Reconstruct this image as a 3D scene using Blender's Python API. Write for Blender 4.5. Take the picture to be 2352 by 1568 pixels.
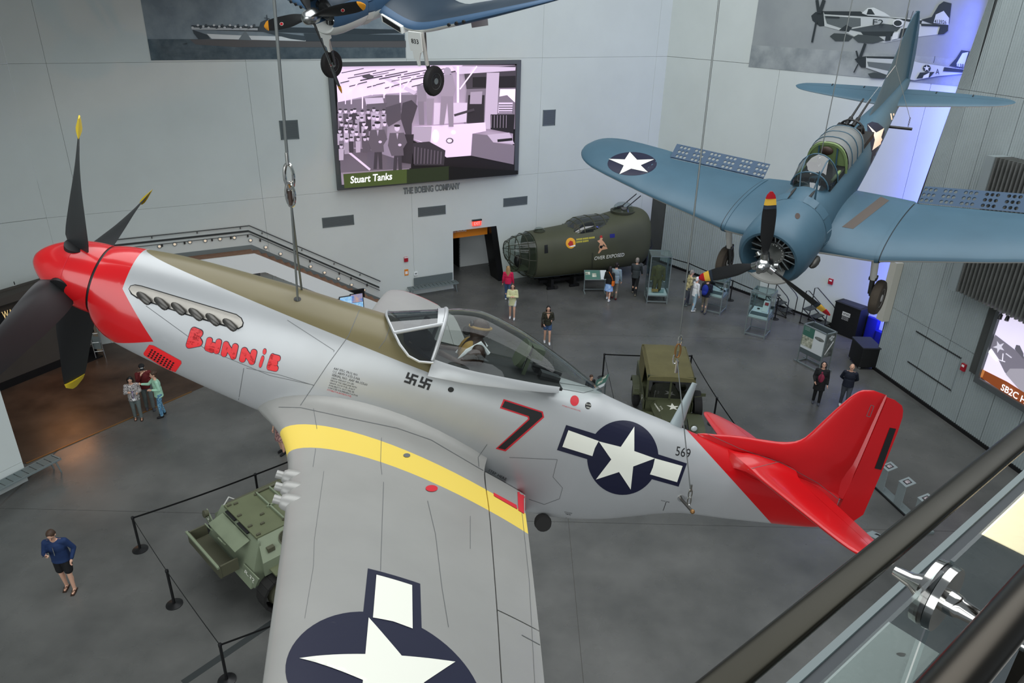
import bpy, bmesh, math, random
from mathutils import Vector, Matrix
from mathutils.bvhtree import BVHTree
from mathutils.geometry import tessellate_polygon
random.seed(7)
V = Vector
pi = math.pi
for o in list(bpy.data.objects):
    bpy.data.objects.remove(o)
scn = bpy.context.scene
COL = scn.collection

# ------------------------------------------------------------------ camera
F, CX, CY, CAMH = 1664.0, 1176.0, 784.0, 12.3          # focal length in pixels of the 2352 x 1568 frame
C2W = Matrix(((0.99970501, 0.02428772, 0.0), (0.0102324, -0.42117495, 0.9069217), (0.02202706, -0.90665416, -0.42129923)))
CAMP = V((0, 0, CAMH))
cd = bpy.data.cameras.new('camera')
cd.sensor_width = 36.0
cd.lens = 36.0 * F / 2352.0
cd.clip_start, cd.clip_end = 0.05, 300
cam = bpy.data.objects.new('camera', cd)
COL.objects.link(cam)
cam.matrix_world = Matrix.Translation(CAMP) @ Matrix((C2W.col[0], -C2W.col[1], -C2W.col[2])).transposed().to_4x4()
scn.camera = cam

# ------------------------------------------------------------------ light
world = bpy.data.worlds.new('hall_daylight')
scn.world = world
world.use_nodes = True
bg = world.node_tree.nodes['Background']
bg.inputs[0].default_value = (0.80, 0.90, 1.0, 1)
bg.inputs[1].default_value = 0.24

def area(name, loc, target, size, size_y, power, col):
    l = bpy.data.lights.new(name, 'AREA')
    l.shape = 'RECTANGLE'
    l.size, l.size_y, l.energy, l.color = size, size_y, power, col
    o = bpy.data.objects.new(name, l)
    COL.objects.link(o)
    o.matrix_world = Matrix.Translation(V(loc)) @ (V(target) - V(loc)).to_track_quat('-Z', 'Y').to_matrix().to_4x4()
    return o

def spot(name, loc, target, power, col, angle, blend=0.5, size=0.15):
    l = bpy.data.lights.new(name, 'SPOT')
    l.energy, l.color, l.spot_size, l.spot_blend, l.shadow_soft_size = power, col, math.radians(angle), blend, size
    o = bpy.data.objects.new(name, l)
    COL.objects.link(o)
    o.matrix_world = Matrix.Translation(V(loc)) @ (V(target) - V(loc)).to_track_quat('-Z', 'Y').to_matrix().to_4x4()
    return o

# daylight of the glazed facade behind and left of the camera
area('daylight_facade', (-7, -13, 14), (-1, 22, 5), 30, 14, 3900, (0.93, 0.97, 1.0))
# unseen overhead fill added to brighten wing tops, floor and walls
area('overhead_fill', (5, 14, 24), (5.5, 18, 0), 30, 24, 6600, (0.95, 0.98, 1.0))
# warm stage lamp on the dive bomber's flank, blue wash behind the metal wall, warm lamps in the left gallery
spot('warm_spot_bomber', (15.1, 15.6, 10.2), (9.2, 19.3, 9.9), 1500, (1.0, 0.40, 0.13), 44, 0.8)
area('blue_wash', (14.98, 26.5, 6.8), (14.55, 27.85, 6.8), 0.25, 12, 260, (0.10, 0.14, 1.0))
spot('gallery_lamp', (-16.2, 22.6, 3.0), (-14.6, 21.4, 0), 130, (1.0, 0.42, 0.16), 120, 0.9, 0.7)
spot('gallery_lamp', (-14.2, 26.6, 2.4), (-13.5, 25.2, 0), 110, (1.0, 0.5, 0.22), 120, 0.9, 0.7)

scn.view_settings.view_transform = 'Standard'
scn.view_settings.look = 'None'
scn.view_settings.gamma = 1.0
scn.view_settings.exposure = 0.0
scn.view_settings.use_curve_mapping = False

# ------------------------------------------------------------------ pixel helpers (2352 x 1568 frame)
def ray(px, py):
    return (C2W @ V(((px - CX) / F, (py - CY) / F, 1.0))).normalized()

def ground(px, py, z=0.0):
    d = ray(px, py)
    return CAMP + d * ((z - CAMH) / d.z)

def on_plane(px, py, p0, n):
    d = ray(px, py)
    return CAMP + d * ((V(p0) - CAMP).dot(V(n)) / d.dot(V(n)))

# ------------------------------------------------------------------ materials
def lin(c):
    return tuple(((x / 255 / 12.92) if x <= 10.3 else ((x / 255 + 0.055) / 1.055) ** 2.4) for x in c[:3]) + (1,)

MATS = {}
def mat(name, col, rough=0.5, metal=0.0, noise=None, bump=None, emit=None, coat=0.0, alpha=1.0, spec=0.5, trans=0.0, col2=None, rnoise=None, ior=1.45):
    """Principled material; noise=(scale, amount[, detail]) mixes towards col2 (or a darker tone) in object space."""
    m = bpy.data.materials.new(name)
    m.use_nodes = True
    nt = m.node_tree
    b = nt.nodes['Principled BSDF']
    c = lin(col)
    b.inputs['Base Color'].default_value = c
    b.inputs['Roughness'].default_value = rough
    b.inputs['Metallic'].default_value = metal
    b.inputs['Specular IOR Level'].default_value = spec
    b.inputs['Coat Weight'].default_value = coat
    b.inputs['Coat Roughness'].default_value = 0.08
    b.inputs['Alpha'].default_value = alpha
    b.inputs['Transmission Weight'].default_value = trans
    b.inputs['IOR'].default_value = ior
    if emit:
        b.inputs['Emission Color'].default_value = lin(emit[0])
        b.inputs['Emission Strength'].default_value = emit[1]
    if noise or bump or rnoise:
        tc = nt.nodes.new('ShaderNodeTexCoord')
    if noise:
        n = nt.nodes.new('ShaderNodeTexNoise')
        n.inputs['Scale'].default_value = noise[0]
        n.inputs['Detail'].default_value = noise[2] if len(noise) > 2 else 5
        n.inputs['Roughness'].default_value = 0.6
        nt.links.new(tc.outputs['Object'], n.inputs['Vector'])
        r = nt.nodes.new('ShaderNodeMapRange')
        r.inputs[1].default_value, r.inputs[2].default_value = 0.36, 0.66
        nt.links.new(n.outputs['Fac'], r.inputs[0])
        mx = nt.nodes.new('ShaderNodeMix')
        mx.data_type = 'RGBA'
        mx.inputs['A'].default_value = c
        mx.inputs['B'].default_value = lin(col2) if col2 else tuple(x * (1 - noise[1]) for x in c[:3]) + (1,)
        nt.links.new(r.outputs[0], mx.inputs['Factor'])
        nt.links.new(mx.outputs['Result'], b.inputs['Base Color'])
    if rnoise:
        n = nt.nodes.new('ShaderNodeTexNoise')
        n.inputs['Scale'].default_value = rnoise[0]
        n.inputs['Detail'].default_value = 4
        nt.links.new(tc.outputs['Object'], n.inputs['Vector'])
        r = nt.nodes.new('ShaderNodeMapRange')
        r.inputs[3].default_value, r.inputs[4].default_value = rnoise[1], rnoise[2]
        nt.links.new(n.outputs['Fac'], r.inputs[0])
        nt.links.new(r.outputs[0], b.inputs['Roughness'])
    if bump:
        n = nt.nodes.new('ShaderNodeTexNoise')
        n.inputs['Scale'].default_value = bump[0]
        n.inputs['Detail'].default_value = 4
        nt.links.new(tc.outputs['Object'], n.inputs['Vector'])
        bp = nt.nodes.new('ShaderNodeBump')
        bp.inputs['Strength'].default_value = bump[1]
        bp.inputs['Distance'].default_value = 0.02
        nt.links.new(n.outputs['Fac'], bp.inputs['Height'])
        nt.links.new(bp.outputs[0], b.inputs['Normal'])
    MATS[name] = m
    return m

def glass(name, tint=(235, 245, 245), mixf=0.12, rough=0.02):
    """Thin clear pane: mostly see-through with a mirror-like sheen."""
    m = bpy.data.materials.new(name)
    m.use_nodes = True
    nt = m.node_tree
    nt.nodes.remove(nt.nodes['Principled BSDF'])
    out = nt.nodes['Material Output']
    t = nt.nodes.new('ShaderNodeBsdfTransparent')
    t.inputs[0].default_value = lin(tint)
    g = nt.nodes.new('ShaderNodeBsdfGlossy')
    g.inputs['Roughness'].default_value = rough
    lw = nt.nodes.new('ShaderNodeLayerWeight')
    lw.inputs[0].default_value = 0.5
    pw = nt.nodes.new('ShaderNodeMath')
    pw.operation = 'POWER'
    pw.inputs[1].default_value = 4.5
    nt.links.new(lw.outputs['Facing'], pw.inputs[0])
    ad = nt.nodes.new('ShaderNodeMath')
    ad.operation = 'MULTIPLY_ADD'
    ad.inputs[1].default_value = 0.75
    ad.inputs[2].default_value = 0.03 + mixf
    nt.links.new(pw.outputs[0], ad.inputs[0])
    mx = nt.nodes.new('ShaderNodeMixShader')
    nt.links.new(ad.outputs[0], mx.inputs[0])
    nt.links.new(t.outputs[0], mx.inputs[1])
    nt.links.new(g.outputs[0], mx.inputs[2])
    nt.links.new(mx.outputs[0], out.inputs[0])
    MATS[name] = m
    return m

# ------------------------------------------------------------------ objects
MW = {}
def tag(o, label=None, cat=None, group=None, kind=None):
    if label: o['label'] = label
    if cat: o['category'] = cat
    if group: o['group'] = group
    if kind: o['kind'] = kind
    return o

def thing(name, label, cat, M=None, group=None, kind=None):
    o = bpy.data.objects.new(name, None)
    o.empty_display_size = 0.2
    COL.objects.link(o)
    M = M or Matrix.Identity(4)
    o.matrix_world = M
    MW[o.name] = M.copy()
    return tag(o, label, cat, group, kind)

def T(x, y=0, z=0, rz=0.0):
    if isinstance(x, (Vector, tuple, list)):
        x, y, z = x
    return Matrix.Translation(V((x, y, z))) @ Matrix.Rotation(rz, 4, 'Z')

def frame(o, x, z):
    """4x4 from an origin, an x axis and an approximate z axis."""
    x = V(x).normalized(); z = V(z); y = z.cross(x).normalized(); z = x.cross(y)
    m = Matrix((x, y, z)).transposed().to_4x4()
    m.translation = V(o)
    return m

def link(name, me, parent=None, M=None):
    o = bpy.data.objects.new(name, me)
    COL.objects.link(o)
    if parent is not None:
        o.parent = parent
    if M is not None:
        o.matrix_basis = M
        if parent is None:
            o.matrix_world = M
    return o

class MB:
    """Collects shapes into one mesh."""
    def __init__(s):
        s.v = []; s.f = []; s.mi = []
        s.cur = 0
    def add(s, vs, fs, M=None):
        b = len(s.v)
        for p in vs:
            p = V(p)
            s.v.append(M @ p if M else p)
        for f in fs:
            s.f.append([i + b for i in f]); s.mi.append(s.cur)
        return s
    def box(s, c, d, M=None, R=None):
        c = V(c); h = V(d) / 2
        vs = [V((x, y, z)) for x in (-h.x, h.x) for y in (-h.y, h.y) for z in (-h.z, h.z)]
        if R is not None: vs = [R @ v for v in vs]
        return s.add([c + v for v in vs], [(0, 1, 3, 2), (4, 6, 7, 5), (0, 4, 5, 1), (2, 3, 7, 6), (0, 2, 6, 4), (1, 5, 7, 3)], M)
    def rbox(s, c, d, r, M=None, seg=3):
        """box with rounded vertical (z) edges"""
        c = V(c); hx, hy = d[0] / 2 - r, d[1] / 2 - r
        pts = []
        for k, (sx, sy) in enumerate(((1, 1), (-1, 1), (-1, -1), (1, -1))):
            for i in range(seg + 1):
                a = (k + i / seg) * pi / 2
                pts.append((c.x + sx * hx + r * math.cos(a), c.y + sy * hy + r * math.sin(a)))
        return s.prism(pts, c.z - d[2] / 2, c.z + d[2] / 2, M)
    def hexa(s, p8, M=None):
        """8 corners: bottom ring 0-3, top ring 4-7"""
        return s.add(p8, [(3, 2, 1, 0), (4, 5, 6, 7), (0, 1, 5, 4), (1, 2, 6, 5), (2, 3, 7, 6), (3, 0, 4, 7)], M)
    def prism(s, pts, z0, z1, M=None):
        n = len(pts)
        area2 = sum(pts[i][0] * pts[(i + 1) % n][1] - pts[(i + 1) % n][0] * pts[i][1] for i in range(n))
        if area2 < 0: pts = pts[::-1]
        vs = [(x, y, z0) for x, y in pts] + [(x, y, z1) for x, y in pts]
        tri = tessellate_polygon([[V((x, y, 0)) for x, y in pts]])
        fs = []
        for t in tri:
            a, b, c = t
            if (pts[b][0] - pts[a][0]) * (pts[c][1] - pts[a][1]) - (pts[c][0] - pts[a][0]) * (pts[b][1] - pts[a][1]) < 0: a, c = c, a
            fs.append((c, b, a)); fs.append((a + n, b + n, c + n))
        for i in range(n):
            j = (i + 1) % n
            fs.append((i, j, j + n, i + n))
        return s.add(vs, fs, M)
    def cyl(s, p0, p1, r0, r1=None, n=16, caps=True, M=None):
        p0, p1 = V(p0), V(p1)
        r1 = r0 if r1 is None else r1
        d = (p1 - p0).normalized()
        a = d.orthogonal().normalized(); b = d.cross(a)
        vs = []
        for p, r in ((p0, r0), (p1, r1)):
            for i in range(n):
                t = 2 * pi * i / n
                vs.append(p + a * (r * math.cos(t)) + b * (r * math.sin(t)))
        fs = [(i, (i + 1) % n, (i + 1) % n + n, i + n) for i in range(n)]
        if caps: fs += [tuple(range(n - 1, -1, -1)), tuple(range(n, 2 * n))]
        return s.add(vs, fs, M)
    def tube(s, pts, r, n=8, closed=False, M=None):
        pts = [V(p) for p in pts]
        m = len(pts)
        rs = r if isinstance(r, (list, tuple)) else [r] * m
        up = None; rings = []
        for i in range(m):
            a = pts[i - 1] if (i or closed) else pts[0]
            b = pts[(i + 1) % m] if (i < m - 1 or closed) else pts[-1]
            d = (b - a).normalized()
            up = d.orthogonal().normalized() if up is None else (up - d * up.dot(d)).normalized()
            w = d.cross(up)
            rings.append([pts[i] + up * (rs[i] * math.cos(2 * pi * k / n)) + w * (rs[i] * math.sin(2 * pi * k / n)) for k in range(n)])
        return s.loft(rings, caps=not closed, wrap=closed, M=M)
    def loft(s, rings, caps=True, wrap=False, M=None, ring_closed=True):
        n = len(rings[0]); m = len(rings)
        vs = [p for r in rings for p in r]
        fs = []
        for i in range(m if wrap else m - 1):
            a, b = i * n, ((i + 1) % m) * n
            for k in range(n if ring_closed else n - 1):
                l = (k + 1) % n
                fs.append((a + k, a + l, b + l, b + k))
        if caps:
            c0, c1 = (caps if isinstance(caps, tuple) else (True, True))
            if c0: fs.append(tuple(range(n - 1, -1, -1)))
            if c1: fs.append(tuple(range((m - 1) * n, m * n)))
        return s.add(vs, fs, M)
    def lathe(s, prof, o=(0, 0, 0), d=(0, 0, 1), n=24, M=None, arc=None):
        """prof: list of (radius, distance along d)"""
        o = V(o); d = V(d).normalized(); a = d.orthogonal().normalized(); b = d.cross(a)
        rings = [[o + d * h + a * (max(r, 1e-4) * math.cos(2 * pi * k / n)) + b * (max(r, 1e-4) * math.sin(2 * pi * k / n)) for k in range(n)] for r, h in prof]
        return s.loft(rings, caps=True, M=M)
    def ell(s, c, r, n=12, m=8, M=None, R=None):
        c = V(c); r = V(r) if not isinstance(r, (int, float)) else V((r, r, r))
        vs = [V((0, 0, -1))]
        for j in range(1, m):
            a = -pi / 2 + pi * j / m
            for k in range(n):
                t = 2 * pi * k / n
                vs.append(V((math.cos(a) * math.cos(t), math.cos(a) * math.sin(t), math.sin(a))))
        vs.append(V((0, 0, 1)))
        fs = [(0, 1 + (k + 1) % n, 1 + k) for k in range(n)]
        for j in range(m - 2):
            for k in range(n):
                a = 1 + j * n + k; b = 1 + j * n + (k + 1) % n
                fs.append((a, b, b + n, a + n))
        e = len(vs) - 1; q = 1 + (m - 2) * n
        fs += [(q + k, q + (k + 1) % n, e) for k in range(n)]
        vs = [V((v.x * r.x, v.y * r.y, v.z * r.z)) for v in vs]
        if R is not None: vs = [R @ v for v in vs]
        return s.add([c + v for v in vs], fs, M)
    def capsule(s, p0, p1, r0, r1, n=10, M=None):
        s.cyl(p0, p1, r0, r1, n, True, M)
        s.ell(p0, r0, n, 6, M); s.ell(p1, r1, n, 6, M)
        return s
    def mesh(s, name='mesh', mats=(), sharp=40):
        me = bpy.data.meshes.new(name)
        me.from_pydata([tuple(v) for v in s.v], [], s.f)
        for m in (mats if isinstance(mats, (list, tuple)) else [mats]):
            me.materials.append(MATS[m] if isinstance(m, str) else m)
        if any(s.mi): me.polygons.foreach_set('material_index', s.mi)
        me.polygons.foreach_set('use_smooth', [True] * len(me.polygons))
        me.update()
        if sharp: me.set_sharp_from_angle(angle=math.radians(sharp))
        return me
    def build(s, name, mats, parent=None, label=None, sharp=40, M=None):
        o = link(name, s.mesh(name, mats, sharp), parent, M)
        if label: o['label'] = label
        return o
    def inv(s, M):
        """shift everything collected so far by M"""
        s.v = [M @ v for v in s.v]
        return s

def solo(name, mb, mats, label, cat, group=None, kind=None, sharp=40):
    return tag(mb.build(name, mats, None, None, sharp), label, cat, group, kind)

def copy_tree(o, parent=None, M=None):
    c = o.copy()
    COL.objects.link(c)
    if parent is not None:
        c.parent = parent
        c.matrix_parent_inverse = o.matrix_parent_inverse.copy()
    elif M is not None:
        c.matrix_world = M
        MW[c.name] = M.copy()
    for ch in list(o.children):
        copy_tree(ch, c)
    return c

# ------------------------------------------------------------------ flat print: text, polygons, stars
def star_pts(cx=0, cy=0, r=1.0, rot=pi / 2, inner=0.382):
    return [(cx + (r if k % 2 == 0 else r * inner) * math.cos(rot + k * pi / 5), cy + (r if k % 2 == 0 else r * inner) * math.sin(rot + k * pi / 5)) for k in range(10)]

def circ(cx, cy, r, n=40, ry=None):
    ry = ry or r
    return [(cx + r * math.cos(2 * pi * k / n), cy + ry * math.sin(2 * pi * k / n)) for k in range(n)]

def tris_poly(pts, holes=()):
    loops = [[V((x, y, 0)) for x, y in pts]] + [[V((x, y, 0)) for x, y in h] for h in holes]
    flat = [p for l in loops for p in l]
    return [tuple((flat[i].x, flat[i].y) for i in t) for t in tessellate_polygon(loops)]

def tris_text(s, bold=0.0, spacing=1.0, res=3):
    """triangles of a line of text, height of capitals about 0.7, starting at x = 0"""
    cu = bpy.data.curves.new('lettering', 'FONT')
    cu.body = s
    cu.resolution_u = res
    cu.space_character = spacing
    cu.offset = bold
    o = bpy.data.objects.new('lettering', cu)
    COL.objects.link(o)
    dg = bpy.context.evaluated_depsgraph_get()
    me = bpy.data.meshes.new_from_object(o.evaluated_get(dg))
    me.calc_loop_triangles()
    out = [tuple((me.vertices[i].co.x, me.vertices[i].co.y) for i in t.vertices) for t in me.loop_triangles]
    bpy.data.objects.remove(o)
    bpy.data.curves.remove(cu)
    bpy.data.meshes.remove(me)
    xs = [p[0] for t in out for p in t]
    x0, w = min(xs), max(xs) - min(xs)
    return [tuple((p[0] - x0, p[1]) for p in t) for t in out], w

def split(tris, L):
    """cut triangles until no edge is longer than L"""
    out = []; st = list(tris)
    while st:
        t = st.pop()
        e = [((t[i][0] - t[(i + 1) % 3][0]) ** 2 + (t[i][1] - t[(i + 1) % 3][1]) ** 2, i) for i in range(3)]
        m, i = max(e)
        if m <= L * L or len(out) > 60000:
            out.append(t); continue
        a, b, c = t[i], t[(i + 1) % 3], t[(i + 2) % 3]
        h = ((a[0] + b[0]) / 2, (a[1] + b[1]) / 2)
        st.append((a, h, c)); st.append((h, b, c))
    return out

def text_fit(s, p0, p1, hvec, cap=0.7, **k):
    """text mapped so that its baseline runs p0 -> p1 and capitals rise by hvec"""
    tr, w = tris_text(s, **k)
    ux, uy = (p1[0] - p0[0]) / w, (p1[1] - p0[1]) / w
    return [tuple((p0[0] + p[0] * ux + p[1] / cap * hvec[0], p0[1] + p[0] * uy + p[1] / cap * hvec[1]) for p in t) for t in tr]

def flat_mesh(tris, fn, name, matname, parent=None, label=None, Minv=None):
    """triangles in 2D put through fn -> 3D point (None drops the triangle)"""
    idx = {}; vs = []; fs = []
    for t in tris:
        f = []
        for p in t:
            k = (round(p[0], 4), round(p[1], 4))
            if k not in idx:
                q = fn(*p)
                idx[k] = -1 if q is None else len(vs)
                if q is not None: vs.append(Minv @ q if Minv else q)
            f.append(idx[k])
        if -1 not in f and len(set(f)) == 3: fs.append(f)
    me = bpy.data.meshes.new(name)
    me.from_pydata([tuple(v) for v in vs], [], fs)
    me.materials.append(MATS[matname])
    me.polygons.foreach_set('use_smooth', [True] * len(me.polygons))
    me.update()
    o = link(name, me, parent)
    if label: o['label'] = label
    return o

def bvh_of(objs):
    """BVH in world space of the meshes (with their things' matrices)"""
    vs = []; fs = []
    for o in objs:
        p = o; M = Matrix.Identity(4)
        while p is not None:
            if p.parent is None and p.name in MW: M = MW[p.name] @ M
            else: M = p.matrix_basis @ M
            p = p.parent
        b = len(vs)
        vs += [M @ v.co for v in o.data.vertices]
        fs += [[i + b for i in q.vertices] for q in o.data.polygons]
    return BVHTree.FromPolygons(vs, fs)

def decal(bvh, tris, name, matname, parent, L=8, eps=0.003, label=None):
    """print drawn in photograph pixels, laid on the surface it is painted on"""
    def fn(px, py):
        d = ray(px, py)
        h = bvh.ray_cast(CAMP, d)
        if h[0] is None: return None
        n = h[1] if h[1].dot(d) < 0 else -h[1]
        return h[0] + n * eps
    return flat_mesh(split(tris, L), fn, name, matname, parent, label, MW[parent.name].inverted() if parent is not None and parent.name in MW else None)
# ------------------------------------------------------------------ materials of the place
mat('plaster', (205, 212, 208), 0.85, noise=(0.35, 0.06), bump=(14, 0.04))
mat('plaster_shadow_gap', (150, 156, 155), 0.9)
mat('concrete', (100, 100, 97), 0.3, noise=(0.35, 0.3, 10), col2=(74, 75, 73), rnoise=(0.9, 0.16, 0.42), bump=(6, 0.02))
mat('concrete_brown', (84, 68, 56), 0.36, noise=(0.7, 0.35, 8), col2=(50, 38, 30), rnoise=(1.2, 0.24, 0.5))
mat('joint', (84, 82, 78), 0.8)
mat('brass_strip', (140, 104, 62), 0.4, metal=0.6)
mat('corrugated', (172, 182, 182), 0.45, metal=0.2, noise=(0.5, 0.12))
mat('corrugated_trim', (152, 162, 163), 0.45, metal=0.3)
mat('perforated', (120, 122, 118), 0.45, metal=0.5, noise=(3, 0.2))
mat('dark_panel', (72, 74, 72), 0.6, noise=(1.2, 0.15))
mat('black_paint', (16, 16, 17), 0.5)
mat('black_satin', (22, 22, 23), 0.35)
mat('grey_paint', (112, 122, 122), 0.5)
mat('grille', (104, 114, 114), 0.5, metal=0.2)
mat('orange_paint', (222, 132, 28), 0.6)
mat('stair_wood', (140, 106, 84), 0.55, noise=(6, 0.25))
mat('white_paint', (228, 232, 230), 0.5)
mat('exit_red', (255, 70, 50), 0.5, emit=((255, 60, 45), 1.6))
mat('alarm_red', (165, 28, 44), 0.4)
mat('lamp_glow', (255, 220, 180), 0.5, emit=((255, 214, 170), 3.0))
mat('lamp_orange', (255, 170, 90), 0.5, emit=((255, 160, 80), 3.0))
mat('steel', (188, 190, 188), 0.25, metal=1.0)
mat('steel_dark', (95, 97, 96), 0.35, metal=0.9)
mat('rail_dark', (70, 74, 74), 0.4, metal=0.6)
mat('frame_grey', (96, 101, 102), 0.45, metal=0.3)
mat('sign_cream', (238, 214, 160), 0.6, emit=((238, 200, 130), 0.5))
mat('sign_white', (235, 236, 235), 0.6)
glass('clear_glass', (238, 246, 246), 0.03)
glass('acrylic', (225, 238, 238), 0.07)

# ------------------------------------------------------------------ floor
fl = thing('floor', 'polished grey concrete floor of the museum hall', 'floor', kind='structure')
MB().box((0, 22, -0.16), (70, 60, 0.3)).build('subfloor', 'joint', fl)
xs = [-13.4, 1.6, 17.1]
ys = [3.3, 15.3, 27.3, 41]
gl = [(-13.91, 17.31), (-10.96, 21.73), (-9.6, 23.8), (-9.6, 33), (-26, 33), (-26, 17.31)]
for i in range(len(xs) - 1):
    for j in range(len(ys) - 1):
        MB().box(((xs[i] + xs[i + 1]) / 2, (ys[j] + ys[j + 1]) / 2, -0.03), (xs[i + 1] - xs[i] - 0.012, ys[j + 1] - ys[j] - 0.012, 0.06)).build('slab', 'concrete', fl)
for j in range(len(ys) - 1):
    MB().box((-20.2, (ys[j] + ys[j + 1]) / 2, -0.03), (13.5, ys[j + 1] - ys[j] - 0.012, 0.06)).build('slab', 'concrete', fl)
    MB().box((21.2, (ys[j] + ys[j + 1]) / 2, -0.03), (8.1, ys[j + 1] - ys[j] - 0.012, 0.06)).build('slab', 'concrete', fl)
MB().prism(gl, -0.01, 0.004).build('gallery_slab', 'concrete_brown', fl, 'brown stained concrete')
a, b = V((-13.91, 17.31, 0.004)), V((-10.96, 21.73, 0.004))
MB().cyl(a, b, 0.03, n=4).build('divider_strip', 'brass_strip', fl)
a, b = ground(420, 1568), ground(680, 1392)
dv = (b - a).normalized()
MB().box((a + b) / 2 + V((0, 0, 0.001)), ((b - a).length, 0.16, 0.004), R=Matrix.Rotation(math.atan2(dv.y, dv.x), 3, 'Z')).build('cable_cover', 'rail_dark', fl)

# ------------------------------------------------------------------ back wall (s along the wall, z up, off towards the hall)
G0 = ground(1042, 662)
_v = ray(4600, 94)
DB = V((_v.x, _v.y, 0)).normalized()
NB = V((DB.y, -DB.x, 0))
MBW = Matrix((DB, NB, V((0, 0, 1)))).transposed().to_4x4()
MBW.translation = G0            # local x = s, local y = towards hall, local z = up  (left-handed -> used with care)
def WB(s, z, off=0.0):
    return G0 + DB * s + NB * off + V((0, 0, z))
def sB(px, py):
    p = on_plane(px, py, G0, NB) - G0
    return p.dot(DB), p.z
def slab_on(fn, pts, o0, o1):
    """prism of a polygon given in wall coordinates (s, z) between two offsets"""
    m = MB().prism(pts, o0, o1)
    m.v = [fn(v.x, v.y, v.z) for v in m.v]
    return m

wb = thing('wall_back', 'pale plaster back wall with big panel joints', 'wall', kind='structure')
slab_on(WB, [(-15.6, 0), (-0.02, 0), (-0.02, 2.83), (2.26, 2.83), (2.73, 0), (11.9, 0), (11.9, 17), (-15.6, 17)], -0.4, -0.07).build('backing', 'plaster_shadow_gap', wb)
cols = [-15.6, -14.52, -8.2, -1.95, 4.4, 10.72, 11.5]
rows = [0, 5.1, 10.2, 17]
for i in range(6):
    for j in range(3):
        x0, x1, z0, z1 = cols[i] + 0.004, cols[i + 1] - 0.004, rows[j] + 0.004, rows[j + 1] - 0.004
        p = [(x0, z0), (x1, z0), (x1, z1), (x0, z1)]
        if i == 3 and j == 0:
            p = [(x0, z0), (0, 0), (0, 2.8), (2.23, 2.8), (2.7, 0), (x1, z0), (x1, z1), (x0, z1)]
        slab_on(WB, p, -0.08, 0).build('panel', 'plaster', wb)
# the wall bends towards the viewer at its left end
wl = thing('wall_left', 'pale plaster wall curving round to the left', 'wall', kind='structure')
p = WB(-15.6, 0); ang = math.atan2(-DB.y, -DB.x)
for k in range(7):
    ang += math.radians(9)
    q = p + V((math.cos(ang), math.sin(ang), 0)) * 1.3
    d = (q - p).normalized(); n = V((-d.y, d.x, 0))
    for j in range(3):
        m = MB().prism([(0.0, rows[j] + 0.008), (1.3, rows[j] + 0.008), (1.3, rows[j + 1] - 0.008), (0.0, rows[j + 1] - 0.008)], 0, 0.08)
        m.v = [p + d * v.x - n * v.z * -1 * -1 + V((0, 0, v.y)) for v in m.v]
        m.build('panel', 'plaster', wl)
    p = q

# unseen side wall and overhead slab, added to keep light off the left
ws = thing('wall_blocker', 'unseen plain side wall added left of the view to block light', 'wall', kind='structure')
MB().box((-19.2, 7.0, 8.5), (0.3, 28, 17)).build('panel', 'plaster', ws)
oc = thing('overhead_blocker', 'unseen overhead slab added to shade the left part of the hall', 'overhead_blocker', kind='structure')
MB().box((-13.9, 19.0, 13.7), (10.5, 29, 0.5)).build('slab', 'plaster', oc)
# doorway: dark lobby behind the wall, slanted jamb, orange header with lettering
dw = thing('door_1', 'open doorway with dark lobby, slanted black jamb and orange header', 'doorway', kind='structure')
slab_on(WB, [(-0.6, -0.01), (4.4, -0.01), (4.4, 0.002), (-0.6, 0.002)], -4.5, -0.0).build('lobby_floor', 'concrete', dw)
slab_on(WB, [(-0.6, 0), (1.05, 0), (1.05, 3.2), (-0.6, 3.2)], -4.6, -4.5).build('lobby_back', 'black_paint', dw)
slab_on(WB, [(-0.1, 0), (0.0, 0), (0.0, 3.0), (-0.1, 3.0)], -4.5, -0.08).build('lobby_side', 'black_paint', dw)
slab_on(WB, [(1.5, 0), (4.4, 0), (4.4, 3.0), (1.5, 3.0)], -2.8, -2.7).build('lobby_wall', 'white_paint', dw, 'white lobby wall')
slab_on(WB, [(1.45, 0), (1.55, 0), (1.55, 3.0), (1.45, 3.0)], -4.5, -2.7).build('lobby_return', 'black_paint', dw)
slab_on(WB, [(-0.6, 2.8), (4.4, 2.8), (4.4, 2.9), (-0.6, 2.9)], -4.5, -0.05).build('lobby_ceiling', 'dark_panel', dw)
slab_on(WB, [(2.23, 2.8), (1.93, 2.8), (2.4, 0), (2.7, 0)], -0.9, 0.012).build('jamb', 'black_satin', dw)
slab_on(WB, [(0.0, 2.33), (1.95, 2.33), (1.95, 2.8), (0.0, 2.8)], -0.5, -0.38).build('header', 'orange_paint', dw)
x0, z0 = sB(1048, 537)
flat_mesh(text_fit('RESTROOMS', (0.1, 2.6), (0.85, 2.6), (0, 0.13), bold=0.01), lambda u, v: WB(u, v, -0.375), 'lettering', 'sign_white', dw)

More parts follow.
